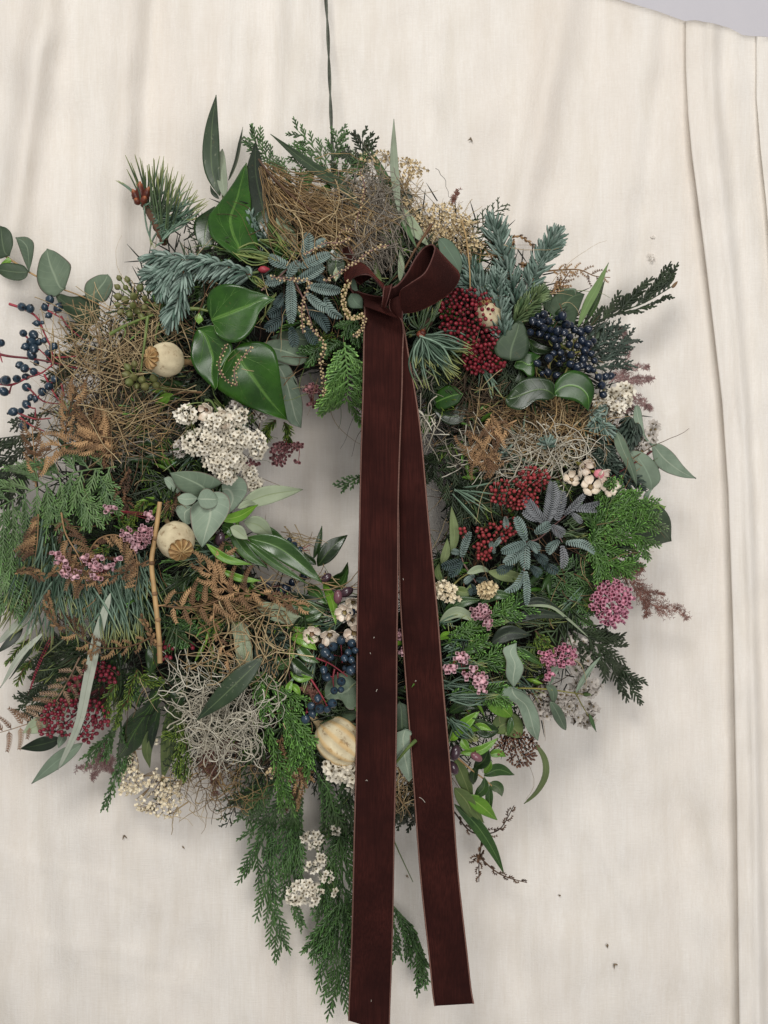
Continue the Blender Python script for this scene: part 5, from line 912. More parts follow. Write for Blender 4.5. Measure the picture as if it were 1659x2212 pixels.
# right side
root = thing('eucalyptus_leaves', 'wide blue green leaf behind the right hand blue berries', 'eucalyptus', PX(np.r_[V('d', [(770, 620)])[0], .0]))
oleaf(root, 'd', [(760, 640), (690, 615), (575, 522), (605, 470), (650, 425), (700, 405), (765, 402), (832, 432), (800, 520)], 'euc_deep', l0=.012, tip=7); oleaf(root, 'd', [(700, 600), (620, 540), (650, 440), (680, 395), (730, 390), (780, 410)], 'euc', l0=.006); oleaf(root, 'd', [(590, 540), (560, 500), (560, 440), (600, 415), (622, 450)], 'euc_deep', l0=.004); oleaf(root, 'd', [(900, 760), (910, 660), (945, 630), (970, 690)], 'euc', l0=.002)
root = thing('long_leaves', 'two bright green blades pointing up at the right', 'leaf', PX(np.r_[V('d', [(800, 640)])[0], .0]))
leaf(root, 'd', [(790, 640), (850, 500), (920, 370), (988, 222)], 66, 'privet', l0=.012, l1=.006, under=True, roll=.3); leaf(root, 'd', [(830, 620), (900, 500), (965, 330)], 46, 'privet', l0=.008, l1=.004, roll=.4)
root = thing('laurel_leaf', 'pointed matt green leaf between fir and blue berries', 'leaf', PX(np.r_[V('d', [(350, 860)])[0], .01]))
oleaf(root, 'd', [(350, 865), (270, 840), (243, 790), (262, 735), (340, 650), (412, 580), (458, 680), (467, 790), (430, 852)], 'euc_deep', l0=.020, l1=.024, tip=5); leaf(root, 'd', [(460, 720), (520, 780), (640, 800)], 80, 'ivy_deep', l0=.008)
root = thing('glossy_leaves', 'three rounded glossy leaves below the right hand blue berries', 'leaf', PX(np.r_[V('d', [(635, 1100)])[0], .01]))
oleaf(root, 'd', [(395, 860), (420, 810), (480, 806), (542, 830), (510, 870), (505, 960), (470, 975), (430, 930), (372, 905)], 'ivy', l0=.016, l1=.018, wave=.05); oleaf(root, 'd', [(637, 1090), (632, 1010), (560, 974), (450, 974), (370, 1040), (318, 1110), (330, 1160), (420, 1185), (510, 1125), (600, 1120)], 'ivy_deep', l0=.026, tip=5, arch=.08, n=22)
oleaf(root, 'd', [(637, 1090), (630, 1030), (680, 960), (750, 926), (830, 945), (880, 1000), (897, 1070), (860, 1188), (790, 1135), (700, 1112)], 'ivy', l0=.026, tip=7, arch=.08, n=22); leaf(root, 'd', [(350, 1150), (400, 1040), (430, 900)], 90, 'ivy_deep', l0=.006)
root = thing('ivy_leaf', 'dark ivy leaf with a bright rim under the bow rosette', 'ivy', PX(np.r_[V('P', [(1000, 850)])[0], .01]))
oleaf(root, 'P', [(1000, 850), (985, 875), (950, 885), (935, 870), (945, 845), (975, 832)], 'ivy', l0=.012); leaf(root, 'P', [(1020, 870), (980, 900), (930, 880)], 40, 'ivy_deep', l0=.002)
root = thing('eucalyptus_branch', 'blue green eucalyptus branch sticking out to the right', 'eucalyptus', PX(np.r_[V('i', [(1100, 390)])[0], .0]))
stem(root, V('i', [(1335, 245), (1280, 285), (1230, 315), (1100, 395), (1000, 450)]), 2.2, M['wine_stem'], 'stem', .006, .014)
oleaf(root, 'i', [(1333, 210), (1290, 170), (1258, 115), (1235, 60), (1245, 0), (1265, -5), (1280, 30), (1290, 100), (1300, 160)], 'euc_pale', l0=.008); oleaf(root, 'i', [(1333, 205), (1385, 205), (1450, 250), (1510, 325), (1577, 393), (1500, 387), (1400, 352), (1350, 300)], 'euc_pale', l0=.010)
oleaf(root, 'i', [(1252, 435), (1215, 370), (1180, 300), (1140, 225), (1128, 165), (1150, 138), (1190, 180), (1225, 270), (1252, 350)], 'euc', l0=.016); oleaf(root, 'i', [(1215, 240), (1280, 248), (1340, 290), (1375, 345), (1382, 405), (1332, 458), (1280, 425), (1240, 350)], 'euc', l0=.008, under=True)
oleaf(root, 'i', [(1195, 650), (1265, 562), (1340, 530), (1400, 556), (1440, 625), (1441, 735), (1370, 750), (1290, 748), (1230, 700)], 'euc_deep', l0=.002, arch=.05, tip=5); oleaf(root, 'i', [(1335, 535), (1370, 530), (1412, 545), (1395, 570)], 'lime', l0=.0)
leaf(root, 'i', [(1300, 530), (1310, 480), (1340, 450)], 30, 'euc_pale', l0=.002)
root = thing('eucalyptus_branch', 'eucalyptus twig with paired wavy blue green leaves at the lower right', 'eucalyptus', PX(np.r_[V('j', [(560, 570)])[0], .0]))
stem(root, V('j', [(540, 570), (720, 566), (900, 572), (1030, 590), (1120, 602)]), 2.0, M['yel_stem'], 'stem', .016, .010); stem(root, V('j', [(1055, 585), (1090, 650), (1130, 720), (1170, 800)]), 1.5, M['yel_stem'], 'stem', .012, .008)
oleaf(root, 'j', [(720, 563), (680, 500), (682, 420), (664, 352), (735, 320), (742, 380), (778, 450), (758, 515)], 'euc_pale', l0=.022); oleaf(root, 'j', [(720, 563), (665, 560), (662, 615), (735, 650), (762, 710), (795, 795), (852, 852), (868, 780), (852, 690), (800, 605)], 'euc_pale', l0=.024, tip=6)
leaf(root, 'j', [(900, 552), (935, 580), (940, 645)], 50, 'euc', 'oval', l0=.014); leaf(root, 'j', [(925, 640), (960, 700), (1005, 795)], 62, 'euc', 'oval', l0=.014); leaf(root, 'j', [(915, 550), (950, 460), (1025, 452)], 54, 'euc_pale', l0=.016, roll=.4); leaf(root, 'j', [(1060, 590), (1120, 490), (1192, 395)], 40, 'euc_pale', l0=.014, roll=.6); leaf(root, 'j', [(1135, 705), (1150, 750), (1172, 805)], 22, 'blade', l0=.010)
b = MB(); q = V('j', [(1100, 598), (1145, 603)]); b.tubes(PX(np.c_[cr(q, 6), np.full(6, .010)]), 4.5 * S * np.array([.4, 1, 1, .9, .6, .1]), 6); b.build('bud', M['heath'], root)
root = thing('eucalyptus_leaves', 'large blue grey leaf seen between the two ribbon tails', 'eucalyptus', PX(np.r_[V('j', [(130, 700)])[0], .0]))
oleaf(root, 'j', [(100, 640), (60, 700), (60, 790), (110, 840), (170, 790), (160, 680)], 'euc_deep', l0=.012); oleaf(root, 'j', [(130, 790), (60, 830), (70, 940), (110, 1020), (150, 1076), (185, 1030), (190, 900), (170, 810)], 'euc_pale', l0=.018, tip=4)
stem(root, V('j', [(190, 850), (140, 900), (60, 1000)]), 4, M['grn_stem'], 'stem', .024)
# lower right leafy twigs
root = thing('privet_twig', 'bright green narrow leaved twig beside the right ribbon near the bottom', 'leafy twig', PX(np.r_[V('j', [(430, 970)])[0], .0]))
stem(root, V('j', [(400, 930), (480, 1000), (590, 1085), (620, 1130)]), 2.2, M['tan_stem'], 'stem', .012)
for pts, wd, st_ in (([(378, 830), (450, 770), (535, 692)], 74, 'lime'), ([(480, 800), (540, 775), (605, 797)], 46, 'lime'), ([(375, 850), (410, 820), (440, 815)], 50, 'lime'), ([(440, 840), (460, 880), (485, 905)], 50, 'lime'), ([(432, 920), (540, 905), (638, 838)], 56, 'lime'), ([(405, 950), (455, 1070), (500, 1190)], 84, 'sage'),
    ([(400, 1110), (470, 1190), (515, 1300)], 92, 'sage'), ([(465, 1150), (550, 1210), (632, 1285)], 86, 'lime'), ([(455, 1170), (520, 1250), (560, 1300)], 60, 'sage'), ([(560, 1042), (640, 1010), (726, 1040)], 72, 'privet'), ([(590, 1085), (640, 1110), (660, 1155)], 66, 'privet'), ([(510, 1160), (560, 1110), (565, 1050)], 62, 'privet'),
    ([(505, 1000), (560, 960), (588, 895)], 76, 'ivy_deep'), ([(590, 1100), (590, 1180), (600, 1240)], 46, 'privet'), ([(500, 1090), (510, 1020), (540, 990)], 50, 'ivy_deep'), ([(590, 930), (640, 920), (680, 940)], 50, 'lime'), ([(560, 1030), (590, 990), (600, 960)], 40, 'lime')): leaf(root, 'j', pts, wd, st_, l0=.012, l1=.016, cup=.3)
leaf(root, 'j', [(400, 1200), (510, 1300), (600, 1430), (672, 1578)], 74, 'privet', l0=.008, l1=-.006, cup=.3, name='leaf')
root = thing('laurel_leaf', 'broad yellow green leaf right of the ribbon above the brown bud head', 'leaf', PX(np.r_[V('j', [(540, 620)])[0], .0]))
leaf(root, 'j', [(550, 620), (620, 640), (712, 722)], 110, 'lime', 'oval', l0=.010); leaf(root, 'j', [(610, 800), (690, 760), (765, 830)], 130, 'sage', 'oval', l0=.002); leaf(root, 'j', [(520, 745), (560, 790), (640, 800)], 90, 'ivy_deep', 'oval', l0=.004); leaf(root, 'j', [(370, 700), (450, 660), (530, 680)], 70, 'ivy_deep', l0=.006); leaf(root, 'j', [(710, 720), (705, 770), (690, 830)], 40, 'privet', l0=.006)
root = thing('olive_branch', 'dark lance leaves spreading right below the pale twisted leaf', 'olive branch', PX(np.r_[V('i', [(200, 1130)])[0], .0]))
for pts, wd, st_, un in (([(200, 1140), (290, 1070), (410, 1052)], 70, 'privet', 0), ([(400, 1075), (490, 1025), (605, 1042)], 60, 'privet', 0), ([(180, 1172), (280, 1120), (400, 1180)], 66, 'olive_pale', 0), ([(540, 1180), (700, 1130), (880, 1150)], 62, 'olive_deep', 0), ([(460, 1290), (560, 1235), (680, 1245)], 92, 'olive_deep', 0), ([(470, 1200), (540, 1160), (620, 1140)], 44, 'sage', 0),
    ([(300, 1350), (400, 1300), (460, 1230)], 50, 'privet', 0), ([(600, 1310), (680, 1370), (740, 1410)], 44, 'privet', 0), ([(600, 1100), (720, 1060), (860, 1120)], 50, 'olive_deep', 0), ([(250, 1000), (330, 1010), (350, 970)], 60, 'sage', 0)): leaf(root, 'i', pts, wd, st_, l0=.016, l1=.016, cup=.28, under=bool(un))
root = thing('olive_branch', 'pale twisted olive leaf crossing under the grey mimosa', 'olive branch', PX(np.r_[V('i', [(340, 910)])[0], .0]))
leaf(root, 'i', [(330, 910), (400, 885), (460, 900)], 44, 'olive_pale', l0=.018, cup=.4); leaf(root, 'i', [(445, 900), (540, 920), (690, 945)], 72, 'sage', l0=.018, under=True); stem(root, V('i', [(230, 1000), (290, 940), (350, 905)]), 2.2, M['yel_stem'], 'stem', .016)
root = thing('olive_branch', 'upright sage leaves on the right rim of the hole', 'olive branch', PX(np.r_[V('i', [(200, 860)])[0], .0]))
leaf(root, 'i', [(250, 800), (262, 690), (245, 545)], 56, 'sage', l0=.010, under=True); leaf(root, 'i', [(190, 860), (215, 800), (225, 720)], 50, 'sage', l0=.012, under=True); leaf(root, 'i', [(190, 960), (170, 900), (180, 850)], 40, 'sage', l0=.012)
root = thing('dry_leaf', 'thin tan blade arching over the dark cypress on the right', 'leaf', PX(np.r_[V('i', [(640, 1085)])[0], .0]))
leaf(root, 'i', [(640, 1085), (780, 1090), (870, 1150), (990, 1255)], 18, 'olive_pale', 'strap', l0=.020, l1=.012)
root = thing('curled_leaf', 'grey curled strap leaf hanging at the lower right', 'leaf', W(*V('j', [(850, 870)])[0], .0))
leaf(root, 'j', [(845, 870), (890, 950), (895, 1040), (850, 1130), (780, 1197)], 44, 'sage', 'strap', l0=.006, l1=-.006, cup=.5, under=True, roll=.4)
# center left
root = thing('eucalyptus_branch', 'pale blue green eucalyptus tip with crossed leaves left of the hole', 'eucalyptus', PX(np.r_[V('f', [(165, 960)])[0], .01]))
oleaf(root, 'f', [(330, 930), (360, 850), (430, 790), (500, 772), (555, 815), (573, 890), (540, 955), (475, 1035), (370, 1115), (330, 1040)], 'euc_pale', l0=.010, tip=8, cup=.1); oleaf(root, 'f', [(150, 1000), (60, 1010), (-20, 1030), (0, 1100), (60, 1172), (108, 1160), (150, 1080)], 'euc_pale', l0=.012)
oleaf(root, 'e', [(1300, 780), (1220, 740), (1150, 690), (1110, 600), (1200, 588), (1310, 595), (1400, 625), (1455, 665), (1420, 690), (1360, 720)], 'euc', l0=.020, tip=3, under=False); oleaf(root, 'e', [(1180, 745), (1120, 720), (1085, 680), (1070, 640), (1110, 625), (1170, 680)], 'euc_pale', l0=.008)
oleaf(root, 'f', [(190, 960), (110, 1030), (103, 1120), (130, 1250), (195, 1358), (260, 1290), (350, 1180), (412, 1085), (430, 1000), (400, 930), (330, 903), (250, 920)], 'euc_pale', l0=.024, tip=4, n=24, m=15, bulge=.14)
oleaf(root, 'f', [(163, 955), (100, 915), (40, 920), (-2, 950), (10, 990), (60, 1016), (125, 1000)], 'euc_pale', l0=.032); oleaf(root, 'f', [(163, 960), (190, 900), (240, 878), (292, 905), (332, 960), (308, 1025), (250, 1050), (190, 1030)], 'euc_pale', l0=.034)
root = thing('olive_branch', 'fan of olive leaves pointing into the left of the hole', 'olive branch', PX(np.r_[V('f', [(500, 1200)])[0], .01]))
for pts, wd, st_, l_, un in (([(560, 1160), (760, 1260), (960, 1430)], 120, 'privet', .006, 0), ([(420, 1210), (560, 1400), (730, 1528)], 116, 'privet', .010, 0), ([(380, 1300), (400, 1380), (480, 1440)], 90, 'privet', .004, 0), ([(570, 1280), (840, 1370), (1180, 1645)], 190, 'privet', .020, 0), ([(540, 1290), (760, 1470), (1060, 1660)], 76, 'privet', .018, 0),
    ([(500, 1020), (740, 930), (1022, 888)], 160, 'olive_pale', .014, 0), ([(540, 1150), (660, 1180), (778, 1285)], 150, 'olive_pale', .018, 0), ([(430, 1195), (480, 1220), (572, 1292)], 110, 'olive_pale', .022, 0), ([(345, 1135), (500, 1105), (655, 1010)], 92, 'lime', .022, 0), ([(490, 1040), (570, 1000), (650, 1010)], 60, 'olive_pale', .018, 0),
    ([(235, 1330), (390, 1450), (605, 1500)], 76, 'lime', .020, 0), ([(345, 1540), (500, 1610), (680, 1632)], 66, 'lime', .016, 0), ([(360, 1180), (420, 1210), (430, 1270)], 120, 'privet', .012, 0)): leaf(root, 'f', pts, wd, st_, l0=l_ + .008, l1=l_ + .014, cup=.2, n=21)
stem(root, V('f', [(520, 1290), (580, 1290), (640, 1330)]), 2.2, M['yel_stem'], 'stem', .026)
root = thing('privet_twig', 'dark pointed leaves rising at the bottom of the hole', 'leafy twig', PX(np.r_[V('f', [(1150, 1550)])[0], .01]))
for pts, wd, st_ in (([(1140, 1510), (1260, 1360), (1386, 1260)], 150, 'ivy_deep'), ([(1110, 1450), (1150, 1320), (1176, 1184)], 56, 'ivy_deep'), ([(1225, 1640), (1350, 1590), (1388, 1480)], 80, 'ivy_deep'), ([(1130, 1500), (1060, 1440), (1030, 1400)], 60, 'ivy_deep')): leaf(root, 'f', pts, wd, st_, l0=.008, l1=.008, cup=.2)
root = thing('privet_twig', 'small leaved green twig between the hole and the dark berries', 'leafy twig', PX(np.r_[V('h', [(1100, 150)])[0], .01]))
stem(root, V('h', [(840, 440), (900, 540), (880, 640), (900, 800)]), 2.0, M['wine_stem'], 'stem', .010); stem(root, V('h', [(1110, 155), (1200, 180), (1340, 190)]), 1.5, M['tan_stem'], 'stem', .018)
for pts, wd, st_ in (([(880, 300), (1000, 320), (1132, 330)], 110, 'privet'), ([(870, 230), (980, 270), (1100, 262)], 90, 'olive_deep'), ([(1115, 155), (1175, 280), (1197, 432)], 66, 'lime'), ([(900, 510), (990, 530), (1075, 598)], 92, 'lime'), ([(870, 445), (980, 465), (1092, 435)], 40, 'lime'), ([(890, 640), (960, 720), (1058, 772)], 100, 'ivy_deep'), ([(900, 740), (970, 780), (1050, 778)], 62, 'lime'),
    ([(940, 560), (1010, 640), (1090, 680)], 80, 'privet'), ([(910, 800), (890, 850), (880, 910)], 50, 'lime'), ([(900, 820), (940, 850), (965, 900)], 46, 'lime'), ([(800, 640), (850, 690), (880, 680)], 60, 'privet'), ([(1020, 160), (1060, 220), (1140, 300)], 90, 'privet'), ([(780, 700), (860, 700), (890, 650)], 50, 'privet'), ([(900, 560), (910, 620), (930, 650)], 40, 'lime'), ([(1120, 160), (1230, 170), (1280, 60)], 56, 'privet'), ([(980, 400), (1050, 380), (1130, 340)], 60, 'privet')): leaf(root, 'h', pts, wd, st_, l0=.012, l1=.016, cup=.28)
root = thing('olive_branch', 'pale olive leaf under the curled bracken at lower centre', 'olive branch', PX(np.r_[V('h', [(680, 300)])[0], .01]))
leaf(root, 'h', [(670, 290), (850, 370), (1018, 408)], 120, 'olive_pale', l0=.012, cup=.2)
root = thing('olive_branch', 'broad pale leaf hanging above the moss ball', 'olive branch', PX(np.r_[V('h', [(520, 400)])[0], .0]))
oleaf(root, 'h', [(560, 390), (515, 430), (535, 540), (560, 700), (620, 760), (655, 660), (640, 520), (610, 420)], 'olive_pale', l0=.008); leaf(root, 'h', [(450, 410), (560, 410), (640, 440)], 60, 'olive_deep', l0=.004)
root = thing('olive_branch', 'long dark green leaf lying diagonally over the pale moss ball', 'olive branch', PX(np.r_[V('h', [(690, 665)])[0], .02]))
leaf(root, 'h', [(715, 650), (500, 860), (288, 1057)], 150, 'olive', l0=.030, l1=.030, cup=.12, n=25); leaf(root, 'h', [(650, 690), (560, 830), (480, 930)], 80, 'olive_deep', l0=.022)
root = thing('eucalyptus_leaves', 'blue grey leaf behind the hanging berry trio left of the ribbon', 'eucalyptus', PX(np.r_[V('h', [(1260, 760)])[0], .0]))
oleaf(root, 'h', [(1330, 800), (1260, 745), (1180, 765), (1130, 830), (1128, 900), (1155, 925), (1230, 920), (1280, 985), (1340, 960)], 'euc', l0=.010, tip=4); leaf(root, 'h', [(1230, 1000), (1280, 1020), (1340, 1010)], 90, 'euc_deep', 'oval', l0=.004)
# lower left leaves
root = thing('ivy_leaf', 'dark glossy ivy leaf hanging at the lower left', 'ivy', PX(np.r_[V('g', [(1060, 650)])[0], .0]))
oleaf(root, 'g', [(1075, 640), (990, 690), (945, 790), (860, 850), (800, 930), (775, 1040), (765, 1142), (870, 1100), (960, 1000), (1010, 860), (1050, 740)], 'ivy_deep', l0=.010, l1=.004, tip=6, veins=True, n=24, m=13); leaf(root, 'g', [(1000, 380), (1000, 480), (980, 590)], 110, 'ivy_deep', l0=.006); leaf(root, 'g', [(1040, 800), (1010, 900), (960, 1040)], 60, 'ivy_deep', l0=.002)
root = thing('laurel_leaf', 'long olive green leaf hanging beside the dark ivy leaf', 'leaf', PX(np.r_[V('g', [(1180, 700)])[0], .0]))
leaf(root, 'g', [(1190, 690), (1120, 980), (1060, 1285)], 140, 'sage', l0=.008, l1=.004); leaf(root, 'g', [(1000, 930), (960, 1080), (980, 1200)], 80, 'sage', l0=.006, l1=.002); leaf(root, 'g', [(1040, 880), (1000, 960), (990, 1080)], 60, 'olive_deep', l0=.004); leaf(root, 'g', [(1180, 660), (1160, 740), (1120, 800)], 120, 'ivy_deep', l0=.004)
root = thing('silver_strap_leaf', 'long silvery strap leaf hanging over the crimson berries', 'leaf', PX(np.r_[V('g', [(700, 110)])[0], .02]))
leaf(root, 'g', [(720, 60), (640, 330), (570, 650), (510, 920), (378, 1215)], 84, 'silver', 'strap', l0=.024, l1=.016, cup=.25, n=25)
root = thing('long_leaves', 'pale and dark narrow blades leaving the left edge', 'leaf', PX(np.r_[V('g', [(200, 310)])[0], .0]))
leaf(root, 'g', [(200, 180), (90, 290), (-20, 390)], 70, 'silver', 'strap', l0=.004, l1=.0); leaf(root, 'g', [(290, 310), (130, 470), (0, 680)], 44, 'silver', l0=.004, l1=.0); leaf(root, 'g', [(150, 290), (60, 380), (-20, 450)], 60, 'olive_deep', l0=.0); leaf(root, 'g', [(280, 330), (150, 500), (60, 620)], 26, 'olive_deep', l0=.006); leaf(root, 'g', [(260, 240), (160, 340), (80, 410)], 26, 'silver', l0=.006)
root = thing('olive_branch', 'dark and grey green leaves at the lower left corner of the wreath', 'olive branch', PX(np.r_[V('g', [(400, 1020)])[0], .0]))
leaf(root, 'g', [(400, 1010), (280, 1045), (132, 1075)], 100, 'olive_deep', l0=.002, l1=-.002); leaf(root, 'g', [(540, 1040), (380, 1150), (205, 1303)], 104, 'euc', l0=.006, l1=.0, under=True); leaf(root, 'g', [(320, 880), (230, 930), (150, 970)], 110, 'olive_pale', l0=-.004); leaf(root, 'g', [(430, 960), (400, 1020), (380, 1070)], 60, 'euc_pale', l0=.0)

# ---------------------------------------------------------------- bracken, dried fronds, plumes
def fern_t(label, v, fr, mat, name='bracken_frond', **kw):
    root = thing(name, label, 'dried fern', PX(np.r_[V(v, [fr[0][0][0]])[0], .0]))
    for ln, ex in fr: k2 = {**kw, **ex}; fern(root, v, ln, k2.pop('side'), M[mat], **k2)
    return root
fern_t('golden dried bracken under the blue berries on the left', 'e', [([(235, 690), (225, 500), (210, 300)], dict(side=120)), ([(800, 480), (600, 430), (420, 420), (240, 520)], dict(side=170, n=16)), ([(720, 500), (640, 330), (600, 220)], dict(side=150)), ([(420, 420), (450, 200), (520, 20)], dict(side=130)), ([(760, 440), (660, 400), (540, 380)], dict(side=150))], 'brack_gold', l0=.010, l1=.020, wdt=1.2, n=12)
fern_t('upright brown bracken frond over the pine needles on the left', 'e', [([(400, 860), (430, 1000), (530, 1180), (570, 1370)], dict(side=170, n=18, ang=80)), ([(250, 870), (245, 1030), (230, 1150)], dict(side=140, one=1, ang=85, n=14))], 'brack', l0=.022, l1=.024, wdt=1.25)
fern_t('curved brown bracken arching over the lower left pink heather', 'e', [([(570, 1130), (650, 1030), (770, 1010), (870, 1100), (900, 1230), (880, 1370)], dict(side=90, n=24, one=1, ang=75, curl=.4, teeth=3)), ([(980, 1170), (760, 1270), (560, 1310)], dict(side=90, n=12)), ([(300, 1290), (420, 1220), (560, 1240)], dict(side=80)), ([(100, 1260), (180, 1240), (280, 1280)], dict(side=60))], 'brack', l0=.024, l1=.028, wdt=1.2)
fern_t('tan curled bracken frond below the lower left poppy pod', 'e', [([(1030, 1465), (1200, 1480), (1350, 1460), (1500, 1405), (1700, 1360)], dict(side=170, n=14, ang=88, curl=.5, teeth=7, tipk=.7)), ([(1700, 1400), (1500, 1370), (1380, 1260), (1280, 1170)], dict(side=130, n=14)), ([(1400, 1440), (1400, 1600), (1480, 1800), (1500, 1900)], dict(side=60, n=8)), ([(1420, 1300), (1440, 1200), (1480, 1100)], dict(side=90, n=8)), ([(1700, 1380), (1850, 1430), (1980, 1480)], dict(side=100, n=10))], 'brack_gold', l0=.024, l1=.026, wdt=1.25)
fern_t('thin bracken sprig crossing the bottom of the blue pine needles', 'g', [([(1030, 320), (900, 390), (750, 420), (600, 395), (430, 270)], dict(side=100, n=14, ang=85, curl=.9)), ([(430, 290), (350, 250), (300, 60)], dict(side=60)), ([(1030, 420), (960, 280), (915, 200)], dict(side=36)), ([(620, 380), (590, 460), (540, 550)], dict(side=50, n=5))], 'brack', l0=.024, l1=.026, wdt=1.15)
fern_t('pale pinkish bracken frond trailing off the lower left', 'g', [([(520, 480), (440, 640), (340, 800), (230, 890), (100, 940), (-20, 975)], dict(side=130, n=22, ang=72, curl=.3, teeth=3, tipk=.6))], 'brack_pale', l0=.010, l1=.0, wdt=1.25)
fern_t('small hanging brown fern leaflets at the top right behind the fir', 'd', [([(560, 280), (680, 270), (800, 270), (900, 310), (1000, 320)], dict(side=80, n=14)), ([(640, 400), (700, 330), (740, 270)], dict(side=70)), ([(400, 230), (470, 250), (540, 300)], dict(side=60)), ([(580, 440), (640, 420), (700, 360)], dict(side=70))], 'brack', l0=.0, l1=.002, n=10, wdt=.9, curl=.5)
fern_t('arched golden brown fern tip between the two tall fir twigs', 'c', [([(1180, 890), (1240, 880), (1300, 920), (1370, 980)], dict(side=30, n=12)), ([(1200, 900), (1190, 960), (1180, 1000)], dict(side=40)), ([(1230, 1060), (1290, 1080), (1340, 1120)], dict(side=60)), ([(1370, 980), (1340, 1040), (1340, 1080)], dict(side=30, n=6))], 'brack', l0=.0, l1=.002, wdt=.8)
fern_t('orange brown curled fern fronds inside the straw on the right', 'i', [([(600, 75), (500, 130), (450, 200), (420, 300)], dict(side=170, n=12, curl=1.1)), ([(460, 40), (470, 120), (470, 180)], dict(side=100)), ([(560, 300), (440, 290), (340, 200)], dict(side=130, curl=1.1)), ([(340, 180), (380, 270), (480, 300)], dict(side=110, curl=1.2))], 'brack_gold', l0=.016, l1=.020, wdt=1.1, n=10)
fern_t('small brown dried fern dangling at the bottom right', 'j', [([(400, 1240), (480, 1340), (560, 1360), (650, 1330), (725, 1205)], dict(side=60, n=14)), ([(550, 1390), (535, 1500), (533, 1620)], dict(side=46, n=8)), ([(520, 1470), (620, 1560), (700, 1600), (795, 1625)], dict(side=46, n=9)), ([(560, 1450), (540, 1480), (500, 1500)], dict(side=40, n=5))], 'brack_dark', l0=.0, l1=-.008, wdt=.95, curl=1.2)
fern_t('reddish brown fern tip below the lower left cypress', 'k', [([(470, 60), (460, 160), (425, 275)], dict(side=110, n=12, ang=50)), ([(430, 20), (490, 80), (520, 130)], dict(side=70))], 'brack', l0=.010, l1=.006, wdt=1.0)
fern_t('brown fern curl lying under the pale moss and cypress', 'h', [([(850, 1150), (830, 1240), (870, 1330)], dict(side=80)), ([(1010, 1340), (940, 1370), (900, 1420)], dict(side=80)), ([(930, 1440), (960, 1400), (1010, 1410)], dict(side=60))], 'brack', l0=.004, l1=.008, wdt=1.0, n=9)
fern_t('bracken bits showing among the dark green on the left', 'e', [([(840, 560), (830, 640), (780, 740)], dict(side=80)), ([(780, 760), (830, 800), (820, 870)], dict(side=60)), ([(560, 380), (660, 460), (700, 520)], dict(side=110)), ([(1180, 720), (1130, 780), (1100, 850)], dict(side=70)), ([(300, 1420), (400, 1560), (500, 1600)], dict(side=110))], 'brack_dark', l0=.008, l1=.012, wdt=1.0, n=10)
def plume(label, v, lines, mat, side=60, l0=.0, l1=.0, dens=1.0):
    root = thing('astilbe_plume', label, 'dried plume', PX(np.r_[V(v, [lines[0][0]])[0], l0]), 'feathery brown pink plumes')
    for ln in lines:
        p = resamp(cr(V(v, ln), 40), 30); b = MB(); b.tubes(PX(lifted(p, l0, l1)), 1.2 * S * np.linspace(1, .4, 30), 4); T = unit(np.gradient(p, axis=0)); n = int(60 * dens); K = 6; u = np.linspace(0, 1, K)
        for i in range(n):
            tt = rng.random() * .96; ii = int(tt * 29); sg = rng.choice([-1, 1]); a = math.atan2(T[ii][1], T[ii][0]) + sg * R_(42 + rng.normal() * 14); L = side * vk(v) * (1.05 - .75 * tt) * (.5 + .6 * rng.random())
            th = a - sg * u * .5; x = p[ii, 0] + np.cumsum(np.cos(th)) * L / K; y = p[ii, 1] + np.cumsum(np.sin(th)) * L / K; lf = l0 + (l1 - l0) * tt + rng.normal() * .003 * u; pp = np.stack([x, y, lf], -1); b.tubes(PX(pp), .65 * S * np.linspace(1, .5, K), 3)
            m = 9; j = rng.integers(0, K, m); ta = th[j] + rng.choice([-1, 1], m) * R_(50); tl = 3.2 + 2.5 * rng.random(m); Tn = np.zeros((m, 3, 3)); w_ = np.array([0, .5, 1])
            Tn[..., 0] = x[j][:, None] + np.cos(ta)[:, None] * tl[:, None] * w_; Tn[..., 1] = y[j][:, None] + np.sin(ta)[:, None] * tl[:, None] * w_; Tn[..., 2] = lf[j][:, None]; b.tubes(PX(Tn), np.array([[.55, .6, .3]]) * S, 3)
        b.build('plume', M[mat], root)
    return root
plume('brown plume hanging under the pale moss ball', 'g', [[(1350, 900), (1400, 1100), (1410, 1250), (1405, 1400)], [(1300, 1020), (1380, 1100), (1440, 1200)], [(1450, 1000), (1500, 1060), (1540, 1080)], [(1330, 1080), (1350, 1180), (1400, 1280)]], 'astilbe', 110, .006, .0, 1.6)
plume('pink grey plume behind the cypress wisps at the lower left', 'g', [[(700, 1020), (660, 1120), (600, 1180), (480, 1215)], [(700, 1100), (650, 1190), (600, 1270)], [(740, 1120), (700, 1180), (730, 1220)]], 'astilbe_pink', 80, -.008, -.010)
plume('brown plume sticking out right of the big pink heather head', 'i', [[(1170, 900), (1240, 960), (1320, 1010), (1405, 1030)], [(1240, 980), (1300, 1050), (1310, 1150)], [(1300, 1060), (1390, 1100), (1480, 1108), (1540, 1165)], [(1070, 880), (1130, 900), (1200, 890)], [(1200, 900), (1250, 890), (1275, 870)]], 'astilbe', 80, .002, -.006)
plume('soft pink brown plume at the far right beside the wax flowers', 'd', [[(990, 1010), (1080, 950), (1150, 915), (1255, 905)], [(1060, 1000), (1170, 990), (1285, 985)], [(1080, 1080), (1170, 1110), (1270, 1180)], [(1040, 1230), (1080, 1190), (1140, 1160)], [(1100, 900), (1100, 720), (1070, 640)]], 'astilbe_pink', 80, .0, -.004)
plume('tiny reddish plume tip above the dried baby breath', 'c', [[(785, 680), (815, 620), (850, 565)]], 'astilbe', 34, -.006, -.006, .5)
